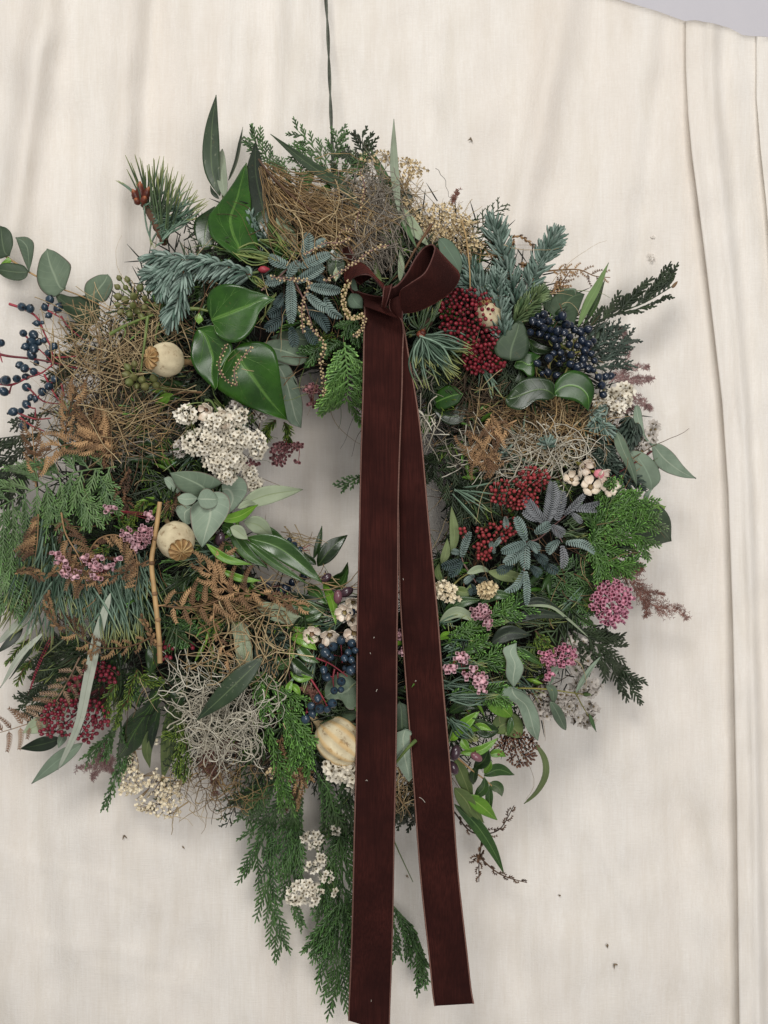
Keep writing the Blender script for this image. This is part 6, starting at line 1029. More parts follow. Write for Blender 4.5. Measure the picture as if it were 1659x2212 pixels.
plume('rust coloured plume beside the lower dark berries', 'h', [[(960, 840), (1030, 860), (1070, 930)], [(1040, 880), (1080, 930), (1085, 990)]], 'astilbe', 60, .014, .016, .8)

# ---------------------------------------------------------------- mimosa
def mimosa(label, v, pin, st_, mat, l=.014):
    root = thing('mimosa_sprig', label, 'mimosa', PX(np.r_[V(v, [st_[0][0]])[0], l - .004]), 'blue grey feathery mimosa')
    for ln in st_: stem(root, V(v, ln), 1.8, M['mauve_stem'], 'stem', l - .003)
    for p in pin: m_ = p[3] if len(p) > 3 else mat; pinna_f(root, v, p[0], p[1], p[2], m_, l + (.002 * rng.normal() if len(p) < 5 else p[4]), l + .004)
    return root
mimosa('blue grey mimosa with feathery leaves left of the bow', 'b', [((735, 1330), (740, 1605), 84), ((850, 1370), (1052, 1400), 84), ((840, 1420), (992, 1530), 70), ((960, 1450), (1062, 1572), 70), ((770, 1345), (945, 1245), 84), ((800, 1245), (985, 1165), 84), ((825, 1200), (850, 1035), 92), ((735, 1245), (605, 1180), 84), ((700, 1330), (580, 1352), 60), ((715, 1315), (785, 1215), 74), ((640, 1370), (590, 1305), 50),
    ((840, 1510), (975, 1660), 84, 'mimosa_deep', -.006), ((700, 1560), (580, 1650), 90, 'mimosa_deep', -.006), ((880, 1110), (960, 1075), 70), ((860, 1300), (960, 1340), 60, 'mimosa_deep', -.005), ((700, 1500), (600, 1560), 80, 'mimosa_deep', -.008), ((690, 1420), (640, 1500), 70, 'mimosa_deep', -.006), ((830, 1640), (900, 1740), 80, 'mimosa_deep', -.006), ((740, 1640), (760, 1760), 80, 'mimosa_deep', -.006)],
    [[(545, 1400), (650, 1320), (760, 1320), (860, 1345)], [(650, 1320), (740, 1240), (820, 1190)], [(760, 1330), (830, 1480), (880, 1640)]], 'mimosa', .018)
mimosa('grey mauve mimosa clump in the middle of the right side', 'i', [((650, 740), (525, 790), 64), ((650, 730), (600, 610), 66), ((640, 750), (540, 850), 74), ((655, 750), (655, 880), 66), ((665, 735), (715, 790), 56), ((700, 690), (775, 640), 66), ((640, 900), (545, 1005), 50), ((650, 900), (655, 1075), 46), ((760, 640), (795, 418), 90, 'mimosa_mauve'), ((760, 640), (650, 500), 70, 'mimosa_mauve'), ((750, 620), (640, 578), 56, 'mimosa_mauve'),
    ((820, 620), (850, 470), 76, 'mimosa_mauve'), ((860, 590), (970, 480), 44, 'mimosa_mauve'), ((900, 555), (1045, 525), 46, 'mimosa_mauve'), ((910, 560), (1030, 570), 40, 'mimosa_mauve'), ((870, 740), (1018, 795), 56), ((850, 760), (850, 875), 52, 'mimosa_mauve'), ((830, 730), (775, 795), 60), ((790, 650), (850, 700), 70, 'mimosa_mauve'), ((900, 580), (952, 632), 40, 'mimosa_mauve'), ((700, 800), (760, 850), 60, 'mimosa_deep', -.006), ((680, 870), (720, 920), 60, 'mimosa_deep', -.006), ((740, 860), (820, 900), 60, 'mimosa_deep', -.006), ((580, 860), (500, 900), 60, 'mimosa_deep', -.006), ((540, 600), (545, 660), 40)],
    [[(650, 740), (720, 720), (800, 650), (880, 580), (960, 490)], [(650, 740), (640, 900)], [(800, 650), (850, 740)]], 'mimosa', .022)
mimosa('small mimosa tip on the right rim of the hole near cream florets', 'i', [((300, 840), (200, 870), 64, 'mimosa_deep'), ((300, 820), (345, 690), 50), ((305, 850), (240, 920), 56, 'mimosa_deep'), ((300, 800), (250, 790), 40), ((480, 800), (460, 740), 36), ((380, 940), (440, 960), 50, 'mimosa_deep'), ((340, 960), (360, 1020), 60, 'mimosa_deep'), ((370, 920), (320, 960), 40), ((530, 700), (480, 760), 30)],
    [[(380, 960), (310, 850), (300, 780)]], 'mimosa', .012)

# ---------------------------------------------------------------- mimosa bud strings
def string(label, v, path, r=7.5, l=.024, smat='mauve_stem', step=4.4, wid=1.0):
    p = resamp(cr(V(v, path), 60), 60); Ln = np.linalg.norm(np.diff(p, axis=0), axis=1).sum(); n = int(Ln / step); root = thing('mimosa_bud_string', label, 'bud string', PX(np.r_[p[0], l]), 'strings of tiny mimosa buds')
    b = MB(); b.tubes(PX(lifted(p, l)), 1.1 * S, 5); b.build('stem', M[smat], root); T = unit(np.gradient(p, axis=0))
    for i in range(n):
        j = int((i + rng.random() * .6) / n * 59); sg = 1 if i % 2 else -1; nr = np.array([-T[j][1], T[j][0]]); q = p[j] + nr * sg * (1.4 + 3.0 * rng.random()) * wid + rng.normal(size=2) * .6; inst('bud', ME['cream'], root, PX(np.r_[q, l + .0005 + .0014 * rng.random()]), (rng.random(), 0, 0), r * .80 * vk(v) * S * (.65 + .6 * rng.random()))
string('string of cream buds running from the straw left over the mimosa', 'l', [(-10, 365), (90, 310), (190, 255), (330, 250), (420, 200)], 10, .030)
string('bud string crossing diagonally behind the left bow loop', 'l', [(190, 610), (340, 520), (480, 430), (580, 350), (690, 295), (785, 275)], 11, .034)
string('thick bud string hanging down the left side of the bow', 'l', [(425, 600), (375, 690), (360, 800), (385, 890), (440, 960), (520, 935), (560, 930)], 14, .036, 'yel_stem', 2.6, 1.2)
string('short bud string touching the top left ribbon edge', 'l', [(560, 960), (540, 1040), (500, 1100), (450, 1130)], 12, .034, step=3)
string('bud string hanging down through the middle of the mimosa', 'b', [(610, 1310), (720, 1330), (860, 1340), (835, 1420), (810, 1530), (818, 1680)], 7.5, .034)
string('long bud string ending above the dusky heather', 'l', [(-60, 860), (0, 940), (60, 1040), (150, 1140), (185, 1250), (145, 1350), (165, 1480), (180, 1600), (175, 1700)], 13, .028)
string('left curved bud string lying on the lower ivy leaf', 'a', [(1480, 920), (1430, 1040), (1450, 1120), (1500, 1170), (1545, 1195)], 6, .040)
string('right curved bud string lying on the lower ivy leaf', 'a', [(1650, 935), (1560, 1040), (1530, 1110), (1550, 1190)], 6, .040)
string('string of buds tangled in the straw above the bow', 'b', [(1020, 1130), (1070, 1010), (1150, 1000), (1180, 900), (1220, 740), (1190, 620)], 7, .022)

# ---------------------------------------------------------------- berries
root = thing('viburnum_berries', 'metallic blue berries on red stems at the far left', 'berries', PX(np.r_[V('a', [(500, 1060)])[0], .0]), 'clusters of blue viburnum berries')
ln = [[(-30, 980), (60, 1000), (200, 1015), (340, 1040), (510, 1080)], [(60, 658), (150, 690), (240, 745), (290, 850), (330, 940), (355, 1040)], [(0, 1180), (80, 1185), (180, 1140), (270, 1110), (350, 1050)], [(60, 1245), (72, 1200), (85, 1185)], [(150, 850), (220, 920), (340, 1035)], [(150, 1060), (210, 1090), (270, 1112)], [(290, 1120), (340, 1220), (380, 1280), (430, 1330)], [(200, 1220), (250, 1270), (300, 1300), (390, 1312)], [(125, 1375), (230, 1410), (330, 1405)], [(232, 1400), (230, 1340)], [(400, 740), (440, 800), (540, 890)], [(350, 1010), (430, 1005), (500, 1000)], [(310, 700), (400, 750)], [(400, 1180), (420, 1260)], [(130, 1400), (200, 1450), (290, 1490)], [(-10, 960), (15, 1040)]]
stems(root, 'a', ln, 3.0, 'red_stem', .008)
berries(root, 'a', [(325, 630), (292, 680), (318, 733), (380, 685), (143, 678), (196, 688), (242, 785), (277, 780), (152, 850), (220, 860), (168, 937), (222, 952), (255, 908), (290, 897), (315, 978), (207, 992), (8, 912), (128, 1058), (160, 1080), (237, 1045), (220, 1100), (350, 940), (20, 1160), (110, 1147), (170, 1133), (173, 1202), (24, 1230), (275, 1232), (320, 1197), (200, 1270), (232, 1280), (172, 1314), (85, 1363), (137, 1356), (157, 1458), (205, 908), (358, 1150), (40, 1155)], 'blue', 26, ln, 'red_stem', .012, .006, cap='cap', prad=1.5)
root = thing('viburnum_berries', 'dense navy blue berry cluster on yellow stems at the upper right', 'berries', PX(np.r_[V('d', [(720, 800)])[0], .0]), 'clusters of blue viburnum berries')
ln = [[(700, 960), (740, 860), (760, 760), (740, 640)], [(740, 800), (640, 740), (560, 700)], [(740, 820), (830, 790), (900, 720)], [(620, 960), (610, 880), (690, 800)], [(520, 940), (560, 985), (640, 970)], [(760, 740), (820, 690), (860, 680)], [(650, 780), (600, 740), (600, 600)], [(700, 960), (660, 980), (600, 960)], [(780, 830), (880, 860), (900, 930)], [(560, 640), (520, 600)], [(620, 600), (680, 580)], [(900, 930), (960, 1000), (955, 1080)], [(480, 690), (560, 660)]]
stems(root, 'd', ln, 1.8, 'yel_stem', .018)
berries(root, 'd', [(530, 575), (566, 560), (495, 605), (594, 605), (536, 618), (566, 650), (611, 662), (478, 677), (655, 672), (660, 586), (688, 570), (712, 628), (742, 630), (768, 662), (805, 672), (856, 657), (735, 708), (588, 708), (630, 722), (667, 725), (816, 732), (890, 735), (731, 757), (650, 770), (783, 768), (858, 758), (630, 815), (676, 812), (745, 824), (835, 800), (876, 817), (598, 848), (692, 850), (825, 852), (896, 862), (524, 880), (665, 882), (740, 886), (779, 908), (816, 890), (860, 917), (890, 925), (556, 946), (592, 938), (650, 960), (925, 972), (970, 968), (1002, 963), (945, 1025), (955, 1086), (540, 682), (702, 680), (560, 600), (700, 655)], 'navy', 24, ln, 'yel_stem', .024, .010, cap='cap')
root = thing('viburnum_berries', 'dark blue berries on red stems against the left ribbon tail', 'berries', PX(np.r_[V('h', [(1200, 700)])[0], .0]), 'clusters of blue viburnum berries')
ln = [[(1070, 650), (1150, 680), (1210, 720), (1275, 770)], [(1035, 785), (1090, 870), (1120, 920), (1140, 960)], [(1190, 720), (1180, 780), (1185, 840)], [(1210, 740), (1215, 800), (1235, 840)], [(1230, 530), (1235, 600), (1240, 680)], [(1000, 1040), (1020, 940), (1060, 880)], [(1270, 520), (1290, 600), (1300, 700)], [(1120, 560), (1160, 620), (1240, 640)]]
stems(root, 'h', ln, 2.2, 'red_stem', .016)
berries(root, 'h', [(1105, 575), (1180, 573), (1130, 615), (1160, 642), (1255, 652), (1300, 662), (1280, 612), (1260, 715), (1295, 732), (1120, 727), (1136, 770), (1234, 802), (1188, 862), (1231, 856), (1080, 912), (1045, 1008), (1095, 980), (1143, 985), (1038, 960), (1176, 945), (1303, 552), (1232, 532), (1000, 1048), (1325, 600), (1320, 700)], 'blue', 25, ln, 'red_stem', .024, .008, cap='cap')
root = thing('viburnum_berries', 'few dark berries in the shade under the big olive leaf', 'berries', PX(np.r_[V('h', [(900, 190)])[0], .0]), 'clusters of blue viburnum berries')
ln = [[(700, 200), (800, 180), (900, 180)], [(900, 180), (1000, 130), (1140, 120)], [(1140, 200), (1220, 210), (1340, 200)]]
stems(root, 'h', ln, 1.6, 'wine_stem', .006); berries(root, 'h', [(872, 190), (750, 182), (845, 215), (915, 152), (985, 118), (720, 160)], 'navy', 26, ln, 'wine_stem', .012, .004)
b_ = [(1136, 125, 30, 'plum'), (1268, 218, 36, 'plum'), (1305, 350, 22, 'navy')]
for x, y, r, k in b_: q = V('h', [(x, y)])[0]; inst('berry', ME[k], root, PX(np.r_[q, .022]), (.3, 1.3 * rng.random(), .4), r * vk('h') * S)
root = thing('viburnum_berries', 'small blue berry poking into the hole above dark leaves', 'berries', PX(np.r_[V('f', [(940, 1340)])[0], .0]), 'clusters of blue viburnum berries')
ln = [[(900, 1300), (1000, 1370), (1080, 1340)], [(990, 1390), (1080, 1380)]]; stems(root, 'f', ln, 1.4, 'red_stem', .008); berries(root, 'f', [(952, 1337), (912, 1300), (1000, 1375)], 'blue', 26, ln, 'red_stem', .012, .003)
for v, x, y, r, key, l_, lab in (('f', 345, 1290, 46, 'plum', .022, 'dark olive fruit right of the lower poppy pod'), ('h', 1212, 250, 34, 'plum_pink', .028, 'purple pink olive fruit hanging above the wax flowers'), ('j', 405, 918, 32, 'plum', .020, 'black olive fruit at the right ribbon edge'), ('j', 520, 941, 26, 'plum_pink', .020, 'small brownish fruit right of the black olive'), ('f', 1215, 1605, 34, 'plum', .016, 'black olive fruit at the bottom rim of the hole'), ('j', 395, 1000, 30, 'plum', .012, 'black olive fruit half behind the right ribbon')):
    q = V(v, [(x, y)])[0]; root = thing('olive_fruit', lab, 'olive', PX(np.r_[q, l_])); inst('fruit', ME[key], root, PX(np.r_[q, l_]), (rng.normal() * .5, rng.normal() * .5, .3), r * vk(v) * S)
    stem(root, [q + np.array([-3, -14]), q + np.array([-1, -7]), q], 1.3, M['wine_stem'], 'stalk', l_ - .004, l_)
umbel('skimmia_head', 'large crimson bud head right of the bow', 'buds', 'c', [(905, 1380, 190, 165), (960, 1530, 150, 110), (840, 1470, 130, 100)], 170, 13.5, 'crimson', 'wine_stem', (900, 1560), .016, .014, group='red skimmia bud heads', mind=25, hubs=14)
umbel('skimmia_head', 'lower tail of crimson buds above the dark heather right of the bow', 'buds', 'd', [(130, 850, 100, 100), (240, 880, 80, 60)], 60, 14, 'crimson', 'wine_stem', (120, 960), .014, .010, group='red skimmia bud heads', mind=20, hubs=7)
umbel('skimmia_head', 'coral red bud head above the grey mimosa', 'buds', 'i', [(690, 400, 95, 70), (560, 470, 115, 75), (640, 510, 90, 60)], 105, 10.5, 'coral', 'brn_stem', (520, 640), .016, .012, group='red skimmia bud heads', mind=16, hubs=12)
umbel('skimmia_head', 'coral red bud head at the right rim of the hole', 'buds', 'i', [(470, 690, 105, 55), (310, 690, 30, 28), (560, 650, 50, 50), (420, 780, 60, 70)], 66, 10.5, 'coral', 'brn_stem', (360, 880), .012, .010, group='red skimmia bud heads', mind=16, hubs=10)
umbel('skimmia_head', 'wine red bud head behind the silvery strap leaf', 'buds', 'g', [(430, 870, 170, 120), (610, 870, 110, 110), (560, 980, 60, 60), (330, 960, 70, 40)], 120, 14, 'wine', 'wine_stem', (720, 640), .008, .012, group='red skimmia bud heads', mind=22, hubs=12)
umbel('skimmia_head', 'smaller wine red buds above the large lower left head', 'buds', 'g', [(660, 570, 110, 60), (500, 660, 60, 60), (740, 630, 30, 20)], 40, 15, 'wine', 'wine_stem', (860, 440), .006, .008, group='red skimmia bud heads', mind=26, hubs=6)
umbel('skimmia_head', 'few dark red buds in the shade by the curly moss', 'buds', 'g', [(1090, 440, 60, 60), (1270, 400, 30, 24)], 12, 14, 'wine', 'wine_stem', (1040, 400), .010, .004, group='red skimmia bud heads', mind=26, hubs=3)
umbel('skimmia_head', 'brown seed head without berries at the lower right', 'buds', 'j', [(760, 900, 95, 95), (680, 880, 70, 60), (820, 860, 40, 60)], 110, 9, 'brown', 'wine_stem', (710, 760), .004, .008, group='brown skimmia head', mind=13, hubs=12)
umbel('ivy_berry_umbel', 'green ivy berry umbel under the left fir twig', 'ivy berries', 'a', [(880, 640, 150, 110), (800, 520, 50, 50), (850, 465, 14, 14)], 19, 22, 'ivy', 'grn_stem', (910, 605), .012, .008, group='green ivy berry umbels', mind=44, hubs=3, prad=1.3)
umbel('ivy_berry_umbel', 'green ivy berry umbel below the upper poppy pod', 'ivy berries', 'a', [(920, 1170, 120, 40), (830, 1100, 40, 30), (870, 1035, 18, 18)], 16, 25, 'ivy', 'grn_stem', (920, 1090), .016, .008, group='green ivy berry umbels', mind=44, hubs=2, prad=1.3)
root = thing('ivy_stalk', 'forked yellow green ivy stalk beside the upper poppy pod', 'ivy stalk', PX(np.r_[V('a', [(950, 850)])[0], .01])); stem(root, V('a', [(965, 740), (950, 870), (935, 980), (920, 1100)]), 3.4, M['grn_stem'], 'stalk', .018); stem(root, V('a', [(720, 855), (800, 810), (890, 770), (1000, 730)]), 4.0, M['grn_stem'], 'stalk', .016); stem(root, V('a', [(800, 810), (820, 840), (805, 885)]), 2.2, M['grn_stem'], 'stalk', .016); stem(root, V('a', [(1040, 780), (1020, 850), (1015, 910)]), 2.2, M['grn_stem'], 'stalk', .012)
root = thing('red_catkin', 'knobbly dark red catkin stem at the lower left', 'catkin', PX(np.r_[V('g', [(350, 330)])[0], .0])); stem(root, V('g', [(350, 330), (300, 420), (240, 560), (180, 730)]), 1.6, M['wine_stem'], 'stem', .006)
p = resamp(cr(V('g', [(345, 340), (300, 420), (240, 560), (200, 680)]), 40), 44)
for j in range(44): inst('knob', ME['wine'], root, PX(np.r_[p[j] + np.array([3.2 * (1 if j % 2 else -1) * (1 - j / 60), 0]), .007]), (0, 0, 0), 2.0 * S)

# ---------------------------------------------------------------- poppy pods
poppy('cream poppy pod facing left in the upper left straw', 'a', (1085, 1022), 98, (-.66, .02, .72), l=.034, length=1.0)
poppy('cream poppy pod with star crown pointing down left of the olive leaves', 'e', (1150, 1040), 106, (.42, .50, .75), l=.034, ry=1.0, length=.98)
poppy('large striped yellow poppy pod half hidden by the left ribbon', 'h', (1222, 1190), 132, (.80, .66, .14), crown=False, l=.010, ry=1.0, length=1.15, striped=True)
poppy('tan poppy pod almost hidden behind the crimson buds', 'c', (1035, 1400), 75, (-.35, -.9, .25), l=.014, length=1.05)

# ---------------------------------------------------------------- flowers
GS = 'papery white statice'
florets('statice_head', 'big papery white statice cluster above the left eucalyptus', 'flowers', 'f', [(340, 330, 150, 90), (230, 500, 190, 110), (480, 470, 150, 90), (380, 640, 170, 110), (650, 520, 60, 110), (60, 280, 80, 70), (390, 770, 80, 60), (500, 280, 60, 70)], 200, 25, 'statice', 'grn_stem', (300, 150), .016, .018, group=GS, mind=30, hubs=12, spread=.35)
florets('statice_head', 'small papery white statice tip at the left rim of the hole', 'flowers', 'f', [(590, 760, 56, 60), (630, 850, 50, 60)], 34, 26, 'statice', 'grn_stem', (560, 640), .014, .010, group=GS, mind=24, hubs=3, spread=.35)
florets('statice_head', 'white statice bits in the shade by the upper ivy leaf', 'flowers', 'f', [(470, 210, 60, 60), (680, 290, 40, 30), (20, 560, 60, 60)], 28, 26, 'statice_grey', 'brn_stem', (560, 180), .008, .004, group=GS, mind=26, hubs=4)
florets('statice_head', 'crumpled white statice under the large striped poppy pod', 'flowers', 'h', [(1240, 1380, 100, 70), (1180, 1350, 50, 40), (1310, 1450, 30, 60)], 46, 28, 'statice', 'grn_stem', (1080, 1290), .014, .010, group=GS, mind=24, hubs=4)
florets('statice_head', 'white statice hanging low among the bottom cypress', 'flowers', 'k', [(500, 850, 110, 70), (440, 900, 60, 30), (560, 900, 30, 30)], 44, 20, 'statice', 'grn_stem', (480, 780), .0, .006, group=GS, mind=20, hubs=5)
florets('statice_head', 'white statice above the lowest bloom in the bottom cypress', 'flowers', 'k', [(560, 510, 50, 60), (610, 640, 50, 40), (550, 690, 40, 30), (640, 760, 40, 40), (490, 500, 20, 30), (690, 860, 20, 20), (700, 450, 20, 30)], 44, 18, 'statice', 'grn_stem', (590, 600), .002, .006, group=GS, mind=22, hubs=6)
florets('statice_head', 'greyish statice spray at the lower right beyond the eucalyptus', 'flowers', 'j', [(1090, 430, 60, 70), (1120, 560, 80, 50), (990, 620, 70, 30), (1030, 680, 60, 30), (1110, 740, 60, 30), (880, 680, 50, 50), (1150, 670, 30, 20), (1020, 310, 40, 30), (900, 580, 60, 30), (1110, 330, 30, 40)], 120, 21, 'statice_grey', 'brn_stem', (820, 600), -.002, .006, group=GS, mind=20, hubs=14)
florets('statice_head', 'creamy white small blooms at the far right beside the plume', 'flowers', 'd', [(1060, 1110, 80, 60), (1040, 1190, 40, 40), (950, 1130, 50, 50), (1100, 1060, 50, 40)], 46, 26, 'statice', 'yel_stem', (1000, 1220), .004, .006, group=GS, mind=26, hubs=5)
florets('statice_head', 'beige small blooms behind the right eucalyptus leaf', 'flowers', 'd', [(1240, 1380, 60, 60), (1200, 1440, 40, 40), (1280, 1300, 30, 40)], 30, 26, 'statice_grey', 'yel_stem', (1180, 1480), .0, .006, group=GS, mind=28, hubs=4)
GG = "dried baby's breath"
florets('baby_breath', 'tan baby breath arching at the top right of the string', 'flowers', 'c', [(350, 360, 90, 40), (480, 410, 110, 45), (560, 440, 50, 50), (230, 380, 70, 40), (480, 500, 60, 50), (640, 440, 10, 10)], 110, 10, 'gyp', 'hay', (470, 620), .0, .008, group=GG, mind=13, hubs=14, spread=.8)
florets('baby_breath', 'gold baby breath tangle above the grey oval leaf', 'flowers', 'c', [(640, 740, 140, 70), (760, 720, 110, 60), (720, 830, 160, 80), (860, 800, 70, 70), (900, 930, 120, 60), (500, 660, 50, 50)], 230, 10, 'gyp', 'hay', (760, 960), .0, .010, group=GG, mind=13, hubs=18, spread=.8)
florets('baby_breath', 'cream baby breath column hanging left at the bottom left', 'flowers', 'g', [(860, 1150, 36, 60), (860, 1280, 80, 90), (830, 1340, 60, 40), (1010, 1020, 20, 20), (1020, 1230, 20, 30)], 90, 12, 'gyp_white', 'hay_gold', (880, 1080), -.004, .008, group=GG, mind=13, hubs=8, spread=.7)
florets('baby_breath', 'cream baby breath cloud hanging right at the bottom left', 'flowers', 'g', [(1040, 1320, 80, 70), (1110, 1380, 90, 80), (1080, 1470, 100, 60), (940, 1430, 60, 60), (1160, 1300, 30, 40)], 130, 12, 'gyp_white', 'hay_gold', (1060, 1260), -.006, .008, group=GG, mind=13, hubs=12, spread=.7)
florets('baby_breath', 'cream seed tuft at the right ribbon edge below the hole', 'flowers', 'i', [(200, 1000, 70, 45), (240, 1040, 50, 20)], 54, 12, 'gyp_white', 'yel_stem', (180, 1080), .018, .008, group=GG, mind=11, hubs=5)
florets('baby_breath', 'cream seed tuft between the olive leaves below the hole', 'flowers', 'i', [(440, 1000, 48, 42)], 40, 11, 'gyp', 'yel_stem', (430, 1060), .016, .008, group=GG, mind=11, hubs=4)
florets('baby_breath', 'tan baby breath scrap under the bright cypress at lower left', 'flowers', 'h', [(880, 1400, 70, 50), (780, 1400, 40, 40)], 34, 10, 'gyp', 'hay_gold', (860, 1320), .006, .004, group=GG, mind=15, hubs=6)
def wax(label, v, c, r, bud=False, l=.026, tilt=(0, 0)):
    q = V(v, [c])[0]; r3 = r * vk(v) * S * .88; pos = PX(np.r_[q, l]); root = thing('wax_flower', label, 'wax flower', pos, 'cream wax flowers'); eu = face(*tilt, .38).to_matrix()
    def tr(a): a = np.asarray(a); return (a.reshape(-1, 3) @ np.array(eu).T + pos).reshape(a.shape)
    if bud:
        b = MB(); n, m = 14, 18; ph = np.linspace(0.02, 3.12, n)[:, None]; th = np.linspace(0, 6.2832, m + 1)[None]; rr = r3 * .55 * np.sin(ph) * (1 + .06 * np.cos(5 * th)); b.grid(tr(np.stack([rr * np.cos(th), rr * np.sin(th), -r3 * .6 * np.cos(ph) + 0 * th], -1)), 0); b.build('bud', M['wax_bud'], root)
    for k in range(5):
        a = k * 1.2566 + .3; n, m = 9, 9; u = np.linspace(0, 1, n)[:, None]; w_ = np.linspace(-1, 1, m)[None]
        rad_ = r3 * (.28 + .80 * u); hw = .66 * np.sin(np.pi * (.12 + .80 * u)) ** .5; j1, j2, j3 = rng.normal(size=3); an = a + .12 * j1 + w_ * hw; rad_ = rad_ * (1 + .08 * j2); z = r3 * ((.42 + .22 * j3) * u ** 2 + .16 * w_ ** 2 * u + .07 * np.sin(w_ * 5 + j1 * 3) * u) + (r3 * .5 * u if bud else 0); sc = .8 if bud else 1
        b = MB(); b.grid(tr(np.stack([rad_ * sc * np.cos(an), rad_ * sc * np.sin(an), z], -1)), .0004); b.build('petal', M['wax'], root)
    b = MB(); th = np.linspace(0, 6.2832, 25)[None]; u = np.linspace(0, 1, 6)[:, None]; rr = r3 * .38 * u; b.grid(tr(np.stack([rr * np.cos(th), rr * np.sin(th), -r3 * .22 * (1 - u ** 2) + 0 * th], -1)), 0); b.build('eye', M['wax_eye'], root)
    if not bud:
        b = MB(); a = np.arange(10) * .628; b.tubes(tr(np.stack([np.stack([.34 * np.cos(a), .34 * np.sin(a), 0 * a], -1), np.stack([.30 * np.cos(a), .30 * np.sin(a), 0 * a + .22], -1)], 1) * r3), np.array([[.03, .055]]) * r3, 4); b.build('stamens', M['stamen'], root)
    b = MB(); b.tubes(tr(np.array([[[0, 0, -.05], [0, 0, -.7], [.2, 0, -1.4]]]) * r3), np.array([[.34, .2, .08]]) * r3, 8); b.build('calyx', M['yel_stem'], root)
for a in (('open cream wax flower with five petals at the right', 'i', (1003, 440), 50), ('wax flower with a pink bud in its middle', 'i', (1048, 368), 48, True), ('pale crumpled wax flower above the open one', 'i', (960, 325), 50, False, .022), ('wax flower partly behind the bright cypress', 'i', (1098, 450), 46, False, .018), ('small wax flower left of the pink bud', 'i', (900, 400), 36, False, .016),
          ('open wax flower above the dark berries', 'h', (1158, 498), 60), ('wax flower cut off by the left ribbon edge', 'h', (1318, 488), 60), ('wax flower below the purple pink olive', 'h', (1256, 352), 56, False, .022), ('leftmost faded wax flower above the dark berries', 'h', (1042, 492), 50, False, .018), ('small wax flower left of the ribbon above the berries', 'h', (1310, 285), 46, False, .018), ('wax flower touching the ribbon below the purple olive', 'h', (1305, 400), 46, False, .018),
          ('white wax bloom at the top of the statice cluster', 'f', (235, 235), 60, False, .024), ('white wax bloom in the middle of the statice', 'f', (385, 320), 70, False, .028)): wax(*a)
root = thing('wax_flower_stalk', 'curved green flower stalk above the white statice', 'stalk', PX(np.r_[V('f', [(230, 160)])[0], .02])); stem(root, V('f', [(220, 155), (270, 165), (305, 220), (335, 260)]), 3.0, M['grn_stem'], 'stalk', .026); stem(root, V('f', [(0, 260), (100, 190), (200, 175)]), 1.6, M['grn_stem'], 'stalk', .022)
def bells(label, v, ells, n, r, key, org, l=.016, bulge=.016, mind=None): return florets('heather_head', label, 'heather', v, ells, n, r, key, 'red_stem', org, l, bulge, 'bell', 'pink heather flower heads', mind or r * 1.05, max(2, n // 10), .3, .8)
bells('large bright pink heather head at the right edge', 'i', [(1115, 1055, 112, 110), (1120, 1150, 70, 45)], 90, 15, 'pink', (1040, 1030), .012, .020)
bells('medium pink heather head below the cypress fingers', 'i', [(860, 1365, 62, 66), (770, 1370, 50, 50), (775, 1460, 40, 26)], 52, 13, 'pink', (780, 1300), .008, .012)
bells('small coral pink heather cluster near the right ribbon', 'i', [(405, 1115, 46, 42), (440, 1180, 20, 26)], 26, 14, 'blush', (440, 1060), .024, .010)
bells('pale pink bells just right of the ribbon', 'i', [(300, 1365, 30, 34), (230, 1430, 36, 26), (325, 1470, 14, 14)], 18, 15, 'blush', (300, 1300), .022, .006)
bells('pale pink bells lower right of the ribbon among light cypress', 'i', [(400, 1490, 36, 30), (405, 1545, 30, 20), (370, 1430, 14, 14)], 16, 16, 'blush', (360, 1440), .024, .006)
bells('blush heather bunch left of the star crowned poppy pod', 'e', [(940, 1010, 66, 60), (890, 1080, 50, 30), (840, 1000, 50, 40)], 36, 17, 'blush', (830, 960), .022, .012)
bells('loose pink bells among the pine needles on the left', 'e', [(430, 1230, 36, 40), (350, 1130, 26, 20), (400, 1180, 30, 30), (500, 1270, 30, 30)], 16, 20, 'blush', (460, 1180), .026, .006)
bells('loose pink bells inside the curved bracken', 'e', [(620, 1210, 40, 40), (620, 1280, 36, 30), (720, 1220, 30, 24), (780, 1160, 30, 14), (560, 1150, 24, 20), (660, 1150, 20, 20)], 24, 19, 'blush', (660, 1150), .026, .006)
bells('white pink bells in the dark green above the left heather', 'e', [(700, 840, 30, 18), (750, 830, 20, 16), (980, 885, 24, 24)], 10, 18, 'blush', (740, 890), .018, .004)
bells('dusky pink heather hanging at the top of the hole', 'f', [(850, 570, 90, 60), (830, 640, 60, 50), (980, 530, 50, 24), (975, 660, 20, 16)], 50, 19, 'dusty', (890, 480), .006, .012)
bells('dusky pink heather above the hole beside the light cedar tip', 'f', [(1090, 70, 50, 40), (1110, 185, 46, 24), (1180, 190, 30, 26), (1230, 140, 30, 40)], 34, 20, 'dusty', (1150, 100), .010, .012)
bells('faded heather beads below the lower olive leaf', 'f', [(600, 680, 40, 16), (660, 680, 14, 10)], 10, 16, 'dusty', (600, 640), .010, .004)
bells('pink bells between the ribbon tails', 'j', [(100, 280, 12, 24), (110, 370, 12, 20)], 8, 15, 'blush', (115, 330), .014, .004)
leafy = thing('green_sprout', 'yellow green young leaves by the ribbon on the lower right', 'leaf', PX(np.r_[V('j', [(340, 270)])[0], .02]))
for pts, wd in (([(320, 290), (350, 270), (390, 262)], 26), ([(320, 300), (350, 290), (380, 300)], 22), ([(80, 330), (100, 320), (125, 330)], 26)): leaf(leafy, 'j', pts, wd, 'lime', l0=.022)
leafy = thing('green_sprout', 'bright yellow green leaf tips above the white statice', 'leaf', PX(np.r_[V('a', [(1100, 1250)])[0], .02]))
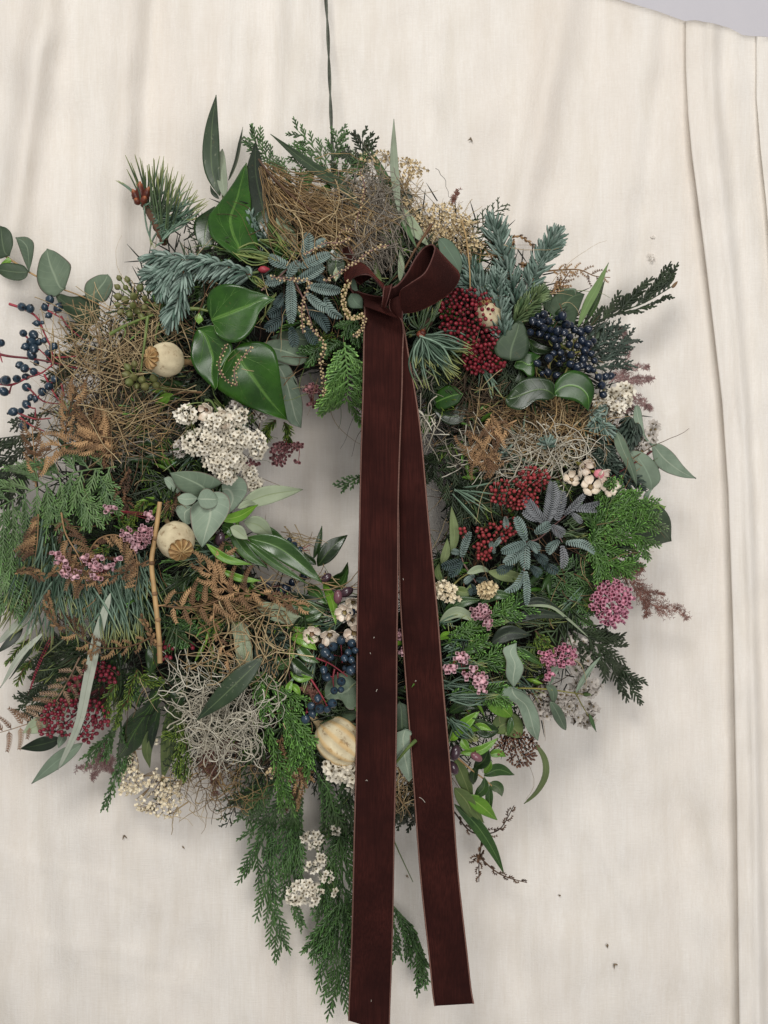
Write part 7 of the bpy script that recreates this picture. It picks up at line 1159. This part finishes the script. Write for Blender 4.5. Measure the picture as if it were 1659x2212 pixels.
for pts, wd in (([(1130, 1250), (1080, 1255), (1030, 1275)], 30), ([(1120, 1255), (1070, 1280), (1010, 1310)], 30), ([(1110, 1265), (1080, 1300), (1040, 1320)], 26)): leaf(leafy, 'a', pts, wd, 'lime', l0=.020)
stem(leafy, V('a', [(1320, 1235), (1220, 1235), (1110, 1255)]), 1.8, M['brn_stem'], 'stem', .018)

# ---------------------------------------------------------------- hanging string
root = thing('hanging_string', 'grey green twisted string from which the wreath hangs', 'string', W(717, 330, .0))
for ph in (0, math.pi):
    y = np.linspace(-260, 345, 140); xx = np.interp(y, [-260, 0, 60, 170, 300, 345], [700, 704, 708, 712, 717, 719]); tw = y / 26 + ph; b = MB()
    b.tubes(W(xx + 1.9 * np.cos(tw), y, .002 + np.interp(y, [0, 345], [-.018, .0]) + .0008 * np.sin(tw)), S * 2.1, 7); b.build('strand', M['string'], root)

# ---------------------------------------------------------------- velvet ribbon and bow
GR = .0
def strip(e1, e2, root, name, mat='velvet', n=60, m=9, thick=.0007, crown=.0, sel=True, ruff=0.0):
    pm = M['selvage'] if n > 100 else M['piping']
    """ribbon band between two edge curves given as (x, y, distance from back plane)"""
    a = cr(np.array(e1, float), n); c = cr(np.array(e2, float), n); u = np.linspace(0, 1, m)
    G_ = a[:, None] * (1 - u)[None, :, None] + c[:, None] * u[None, :, None]
    G_[..., 2] += (.0012 * np.sin(np.linspace(0, 17, n) + 1)[:, None] + .0008 * np.sin(np.linspace(0, 39, n)[:, None] + u[None] * 3)) * (1 if n > 100 else 0)
    G_[..., 0] += (1.2 * np.sin(np.linspace(0, 11, n))[:, None] + .5 * np.sin(np.linspace(0, 31, n))[:, None]) * (1 if n > 100 else 0)
    G_[..., 2] += crown * np.sin(np.pi * u)[None] + ruff * (np.sin(np.linspace(0, 9, n)) + .4 * np.sin(np.linspace(2, 25, n)))[:, None] * (u - .5)[None]
    b = MB(); b.grid(W(G_[..., 0], G_[..., 1], G_[..., 2]), thick); o = b.build(name, M[mat], root)
    if sel:
        for ed in (0, -1):
            e = G_[:, ed]; fz = 1 + .06 * np.sin(np.arange(n) * 1.7); b = MB(); b.tubes(W(e[:, 0], e[:, 1], e[:, 2] - .0003), .0007 * fz, 6, flat=.8); b.build('edge_piping', pm, o)
    return o
bow = thing('velvet_ribbon', 'burgundy velvet ribbon bow with two long tails hanging down the front', 'ribbon', W(845, 660, .085))
def Lp(pts): q = V('l', [(p[0], p[1]) for p in pts]); return [(q[i][0], q[i][1], .112 + pts[i][2]) for i in range(len(pts))]
tA = [(783, 655, .094), (787, 675, .098), (785, 760, .102), (783, 900, .102), (779, 1100, .100), (774, 1300, .100), (771, 1500, .098), (767, 1700, .094), (763, 1900, .086), (758, 2100, .066), (755, 2205, .062)]
tB = [(838, 672, .092), (868, 697, .098), (868, 780, .102), (866, 900, .102), (861, 1100, .100), (859, 1300, .100), (856, 1500, .098), (852, 1700, .094), (849, 1900, .086), (845, 2100, .066), (842, 2232, .062)]
o = strip(tB, tA, bow, 'ribbon_tail', crown=.0012, n=140, m=13, ruff=.0036)
bA = [(842, 690, .086), (846, 760, .090), (850, 900, .092), (862, 1100, .092), (866, 1300, .092), (880, 1500, .090), (893, 1700, .084), (909, 1900, .064), (931, 2100, .056), (941, 2173, .054)]
bB = [(868, 690, .090), (880, 760, .094), (903, 900, .096), (924, 1100, .096), (943, 1300, .096), (959, 1500, .094), (974, 1700, .088), (990, 1900, .068), (1013, 2100, .060), (1024, 2168, .058)]
strip(bB, bA, bow, 'ribbon_tail', crown=.0012, n=140, m=13, ruff=.0036)
strip(Lp([(740, 690, -.004), (860, 652, -.004), (955, 540, -.010), (1040, 390, -.012), (1115, 300, -.010), (1192, 272, .0), (1212, 335, .012), (1130, 525, .024), (1000, 625, .020), (908, 690, .012), (888, 740, .002)]),
      Lp([(735, 850, -.006), (900, 800, -.012), (1120, 760, -.022), (1300, 620, -.028), (1390, 520, -.026), (1425, 515, -.018), (1436, 595, -.006), (1335, 730, .004), (1095, 870, .006), (918, 905, .002), (900, 890, -.004)]), bow, 'bow_loop', n=90, m=15, crown=.002)
strip(Lp([(735, 700, .004), (700, 640, .010), (620, 560, .018), (540, 546, .020), (460, 572, .008), (420, 620, -.002), (440, 700, -.012), (510, 780, -.014), (620, 825, -.010), (725, 850, -.002)]),
      Lp([(735, 640, -.006), (660, 570, -.018), (580, 480, -.014), (480, 430, -.016), (395, 480, -.018), (372, 560, -.020), (400, 640, -.018), (480, 700, -.016), (600, 740, -.014), (725, 760, -.008)]), bow, 'bow_loop', n=80, m=15, crown=.002)
strip(Lp([(640, 560, -.014), (520, 470, -.018), (470, 400, -.018), (430, 320, -.018), (400, 285, -.020)]), Lp([(520, 640, -.018), (420, 560, -.022), (385, 470, -.022), (360, 380, -.022), (350, 290, -.024)]), bow, 'ribbon_fold', n=40, m=9, crown=.002)
strip(Lp([(742, 655, -.004), (738, 690, .008), (732, 770, .010), (722, 840, .004), (728, 866, -.008)]), Lp([(812, 640, -.004), (802, 672, .008), (776, 760, .011), (752, 840, .005), (752, 866, -.008)]), bow, 'bow_knot', n=40, m=11, crown=.003)
strip(Lp([(800, 780, -.002), (790, 830, .0), (800, 880, -.001), (840, 930, -.002)]), Lp([(890, 740, .006), (905, 800, .006), (912, 880, .004), (905, 960, .0)]), bow, 'bow_knot', n=30, m=9, crown=.003)
strip(Lp([(560, 770, -.008), (552, 800, -.004), (556, 840, -.001)]), Lp([(740, 830, -.006), (800, 880, -.002), (880, 955, .0)]), bow, 'ribbon_fold', n=24, m=9, crown=.003, sel=False)
b = MB(); A = []
for (x, y) in ((808, 1376), (814, 1490), (792, 1685), (912, 1726), (800, 1410), (898, 1470), (871, 1250), (802, 2160), (812, 930)):
    a = rng.random() * 3.14; L = 1 + 1.6 * rng.random() + (7 if y == 1726 else 0); u = np.linspace(-1, 1, 6)[:, None]; dd = np.interp(y, [655, 1500, 1900, 2205], [.102, .0985, .0865, .0625]) + .0026
    A.append(W(x + np.cos(a) * L * u[:, 0], y + np.sin(a) * L * u[:, 0] + 2 * u[:, 0] ** 2, dd + 0 * u[:, 0] - (.004 if x > 860 else 0)))
b.tubes(np.array(A), .00018, 4); tag(b.build('lint_fluff', M['lint'], None, kind='stuff'), 'tiny pale lint specks stuck to the velvet ribbon tails', 'lint')
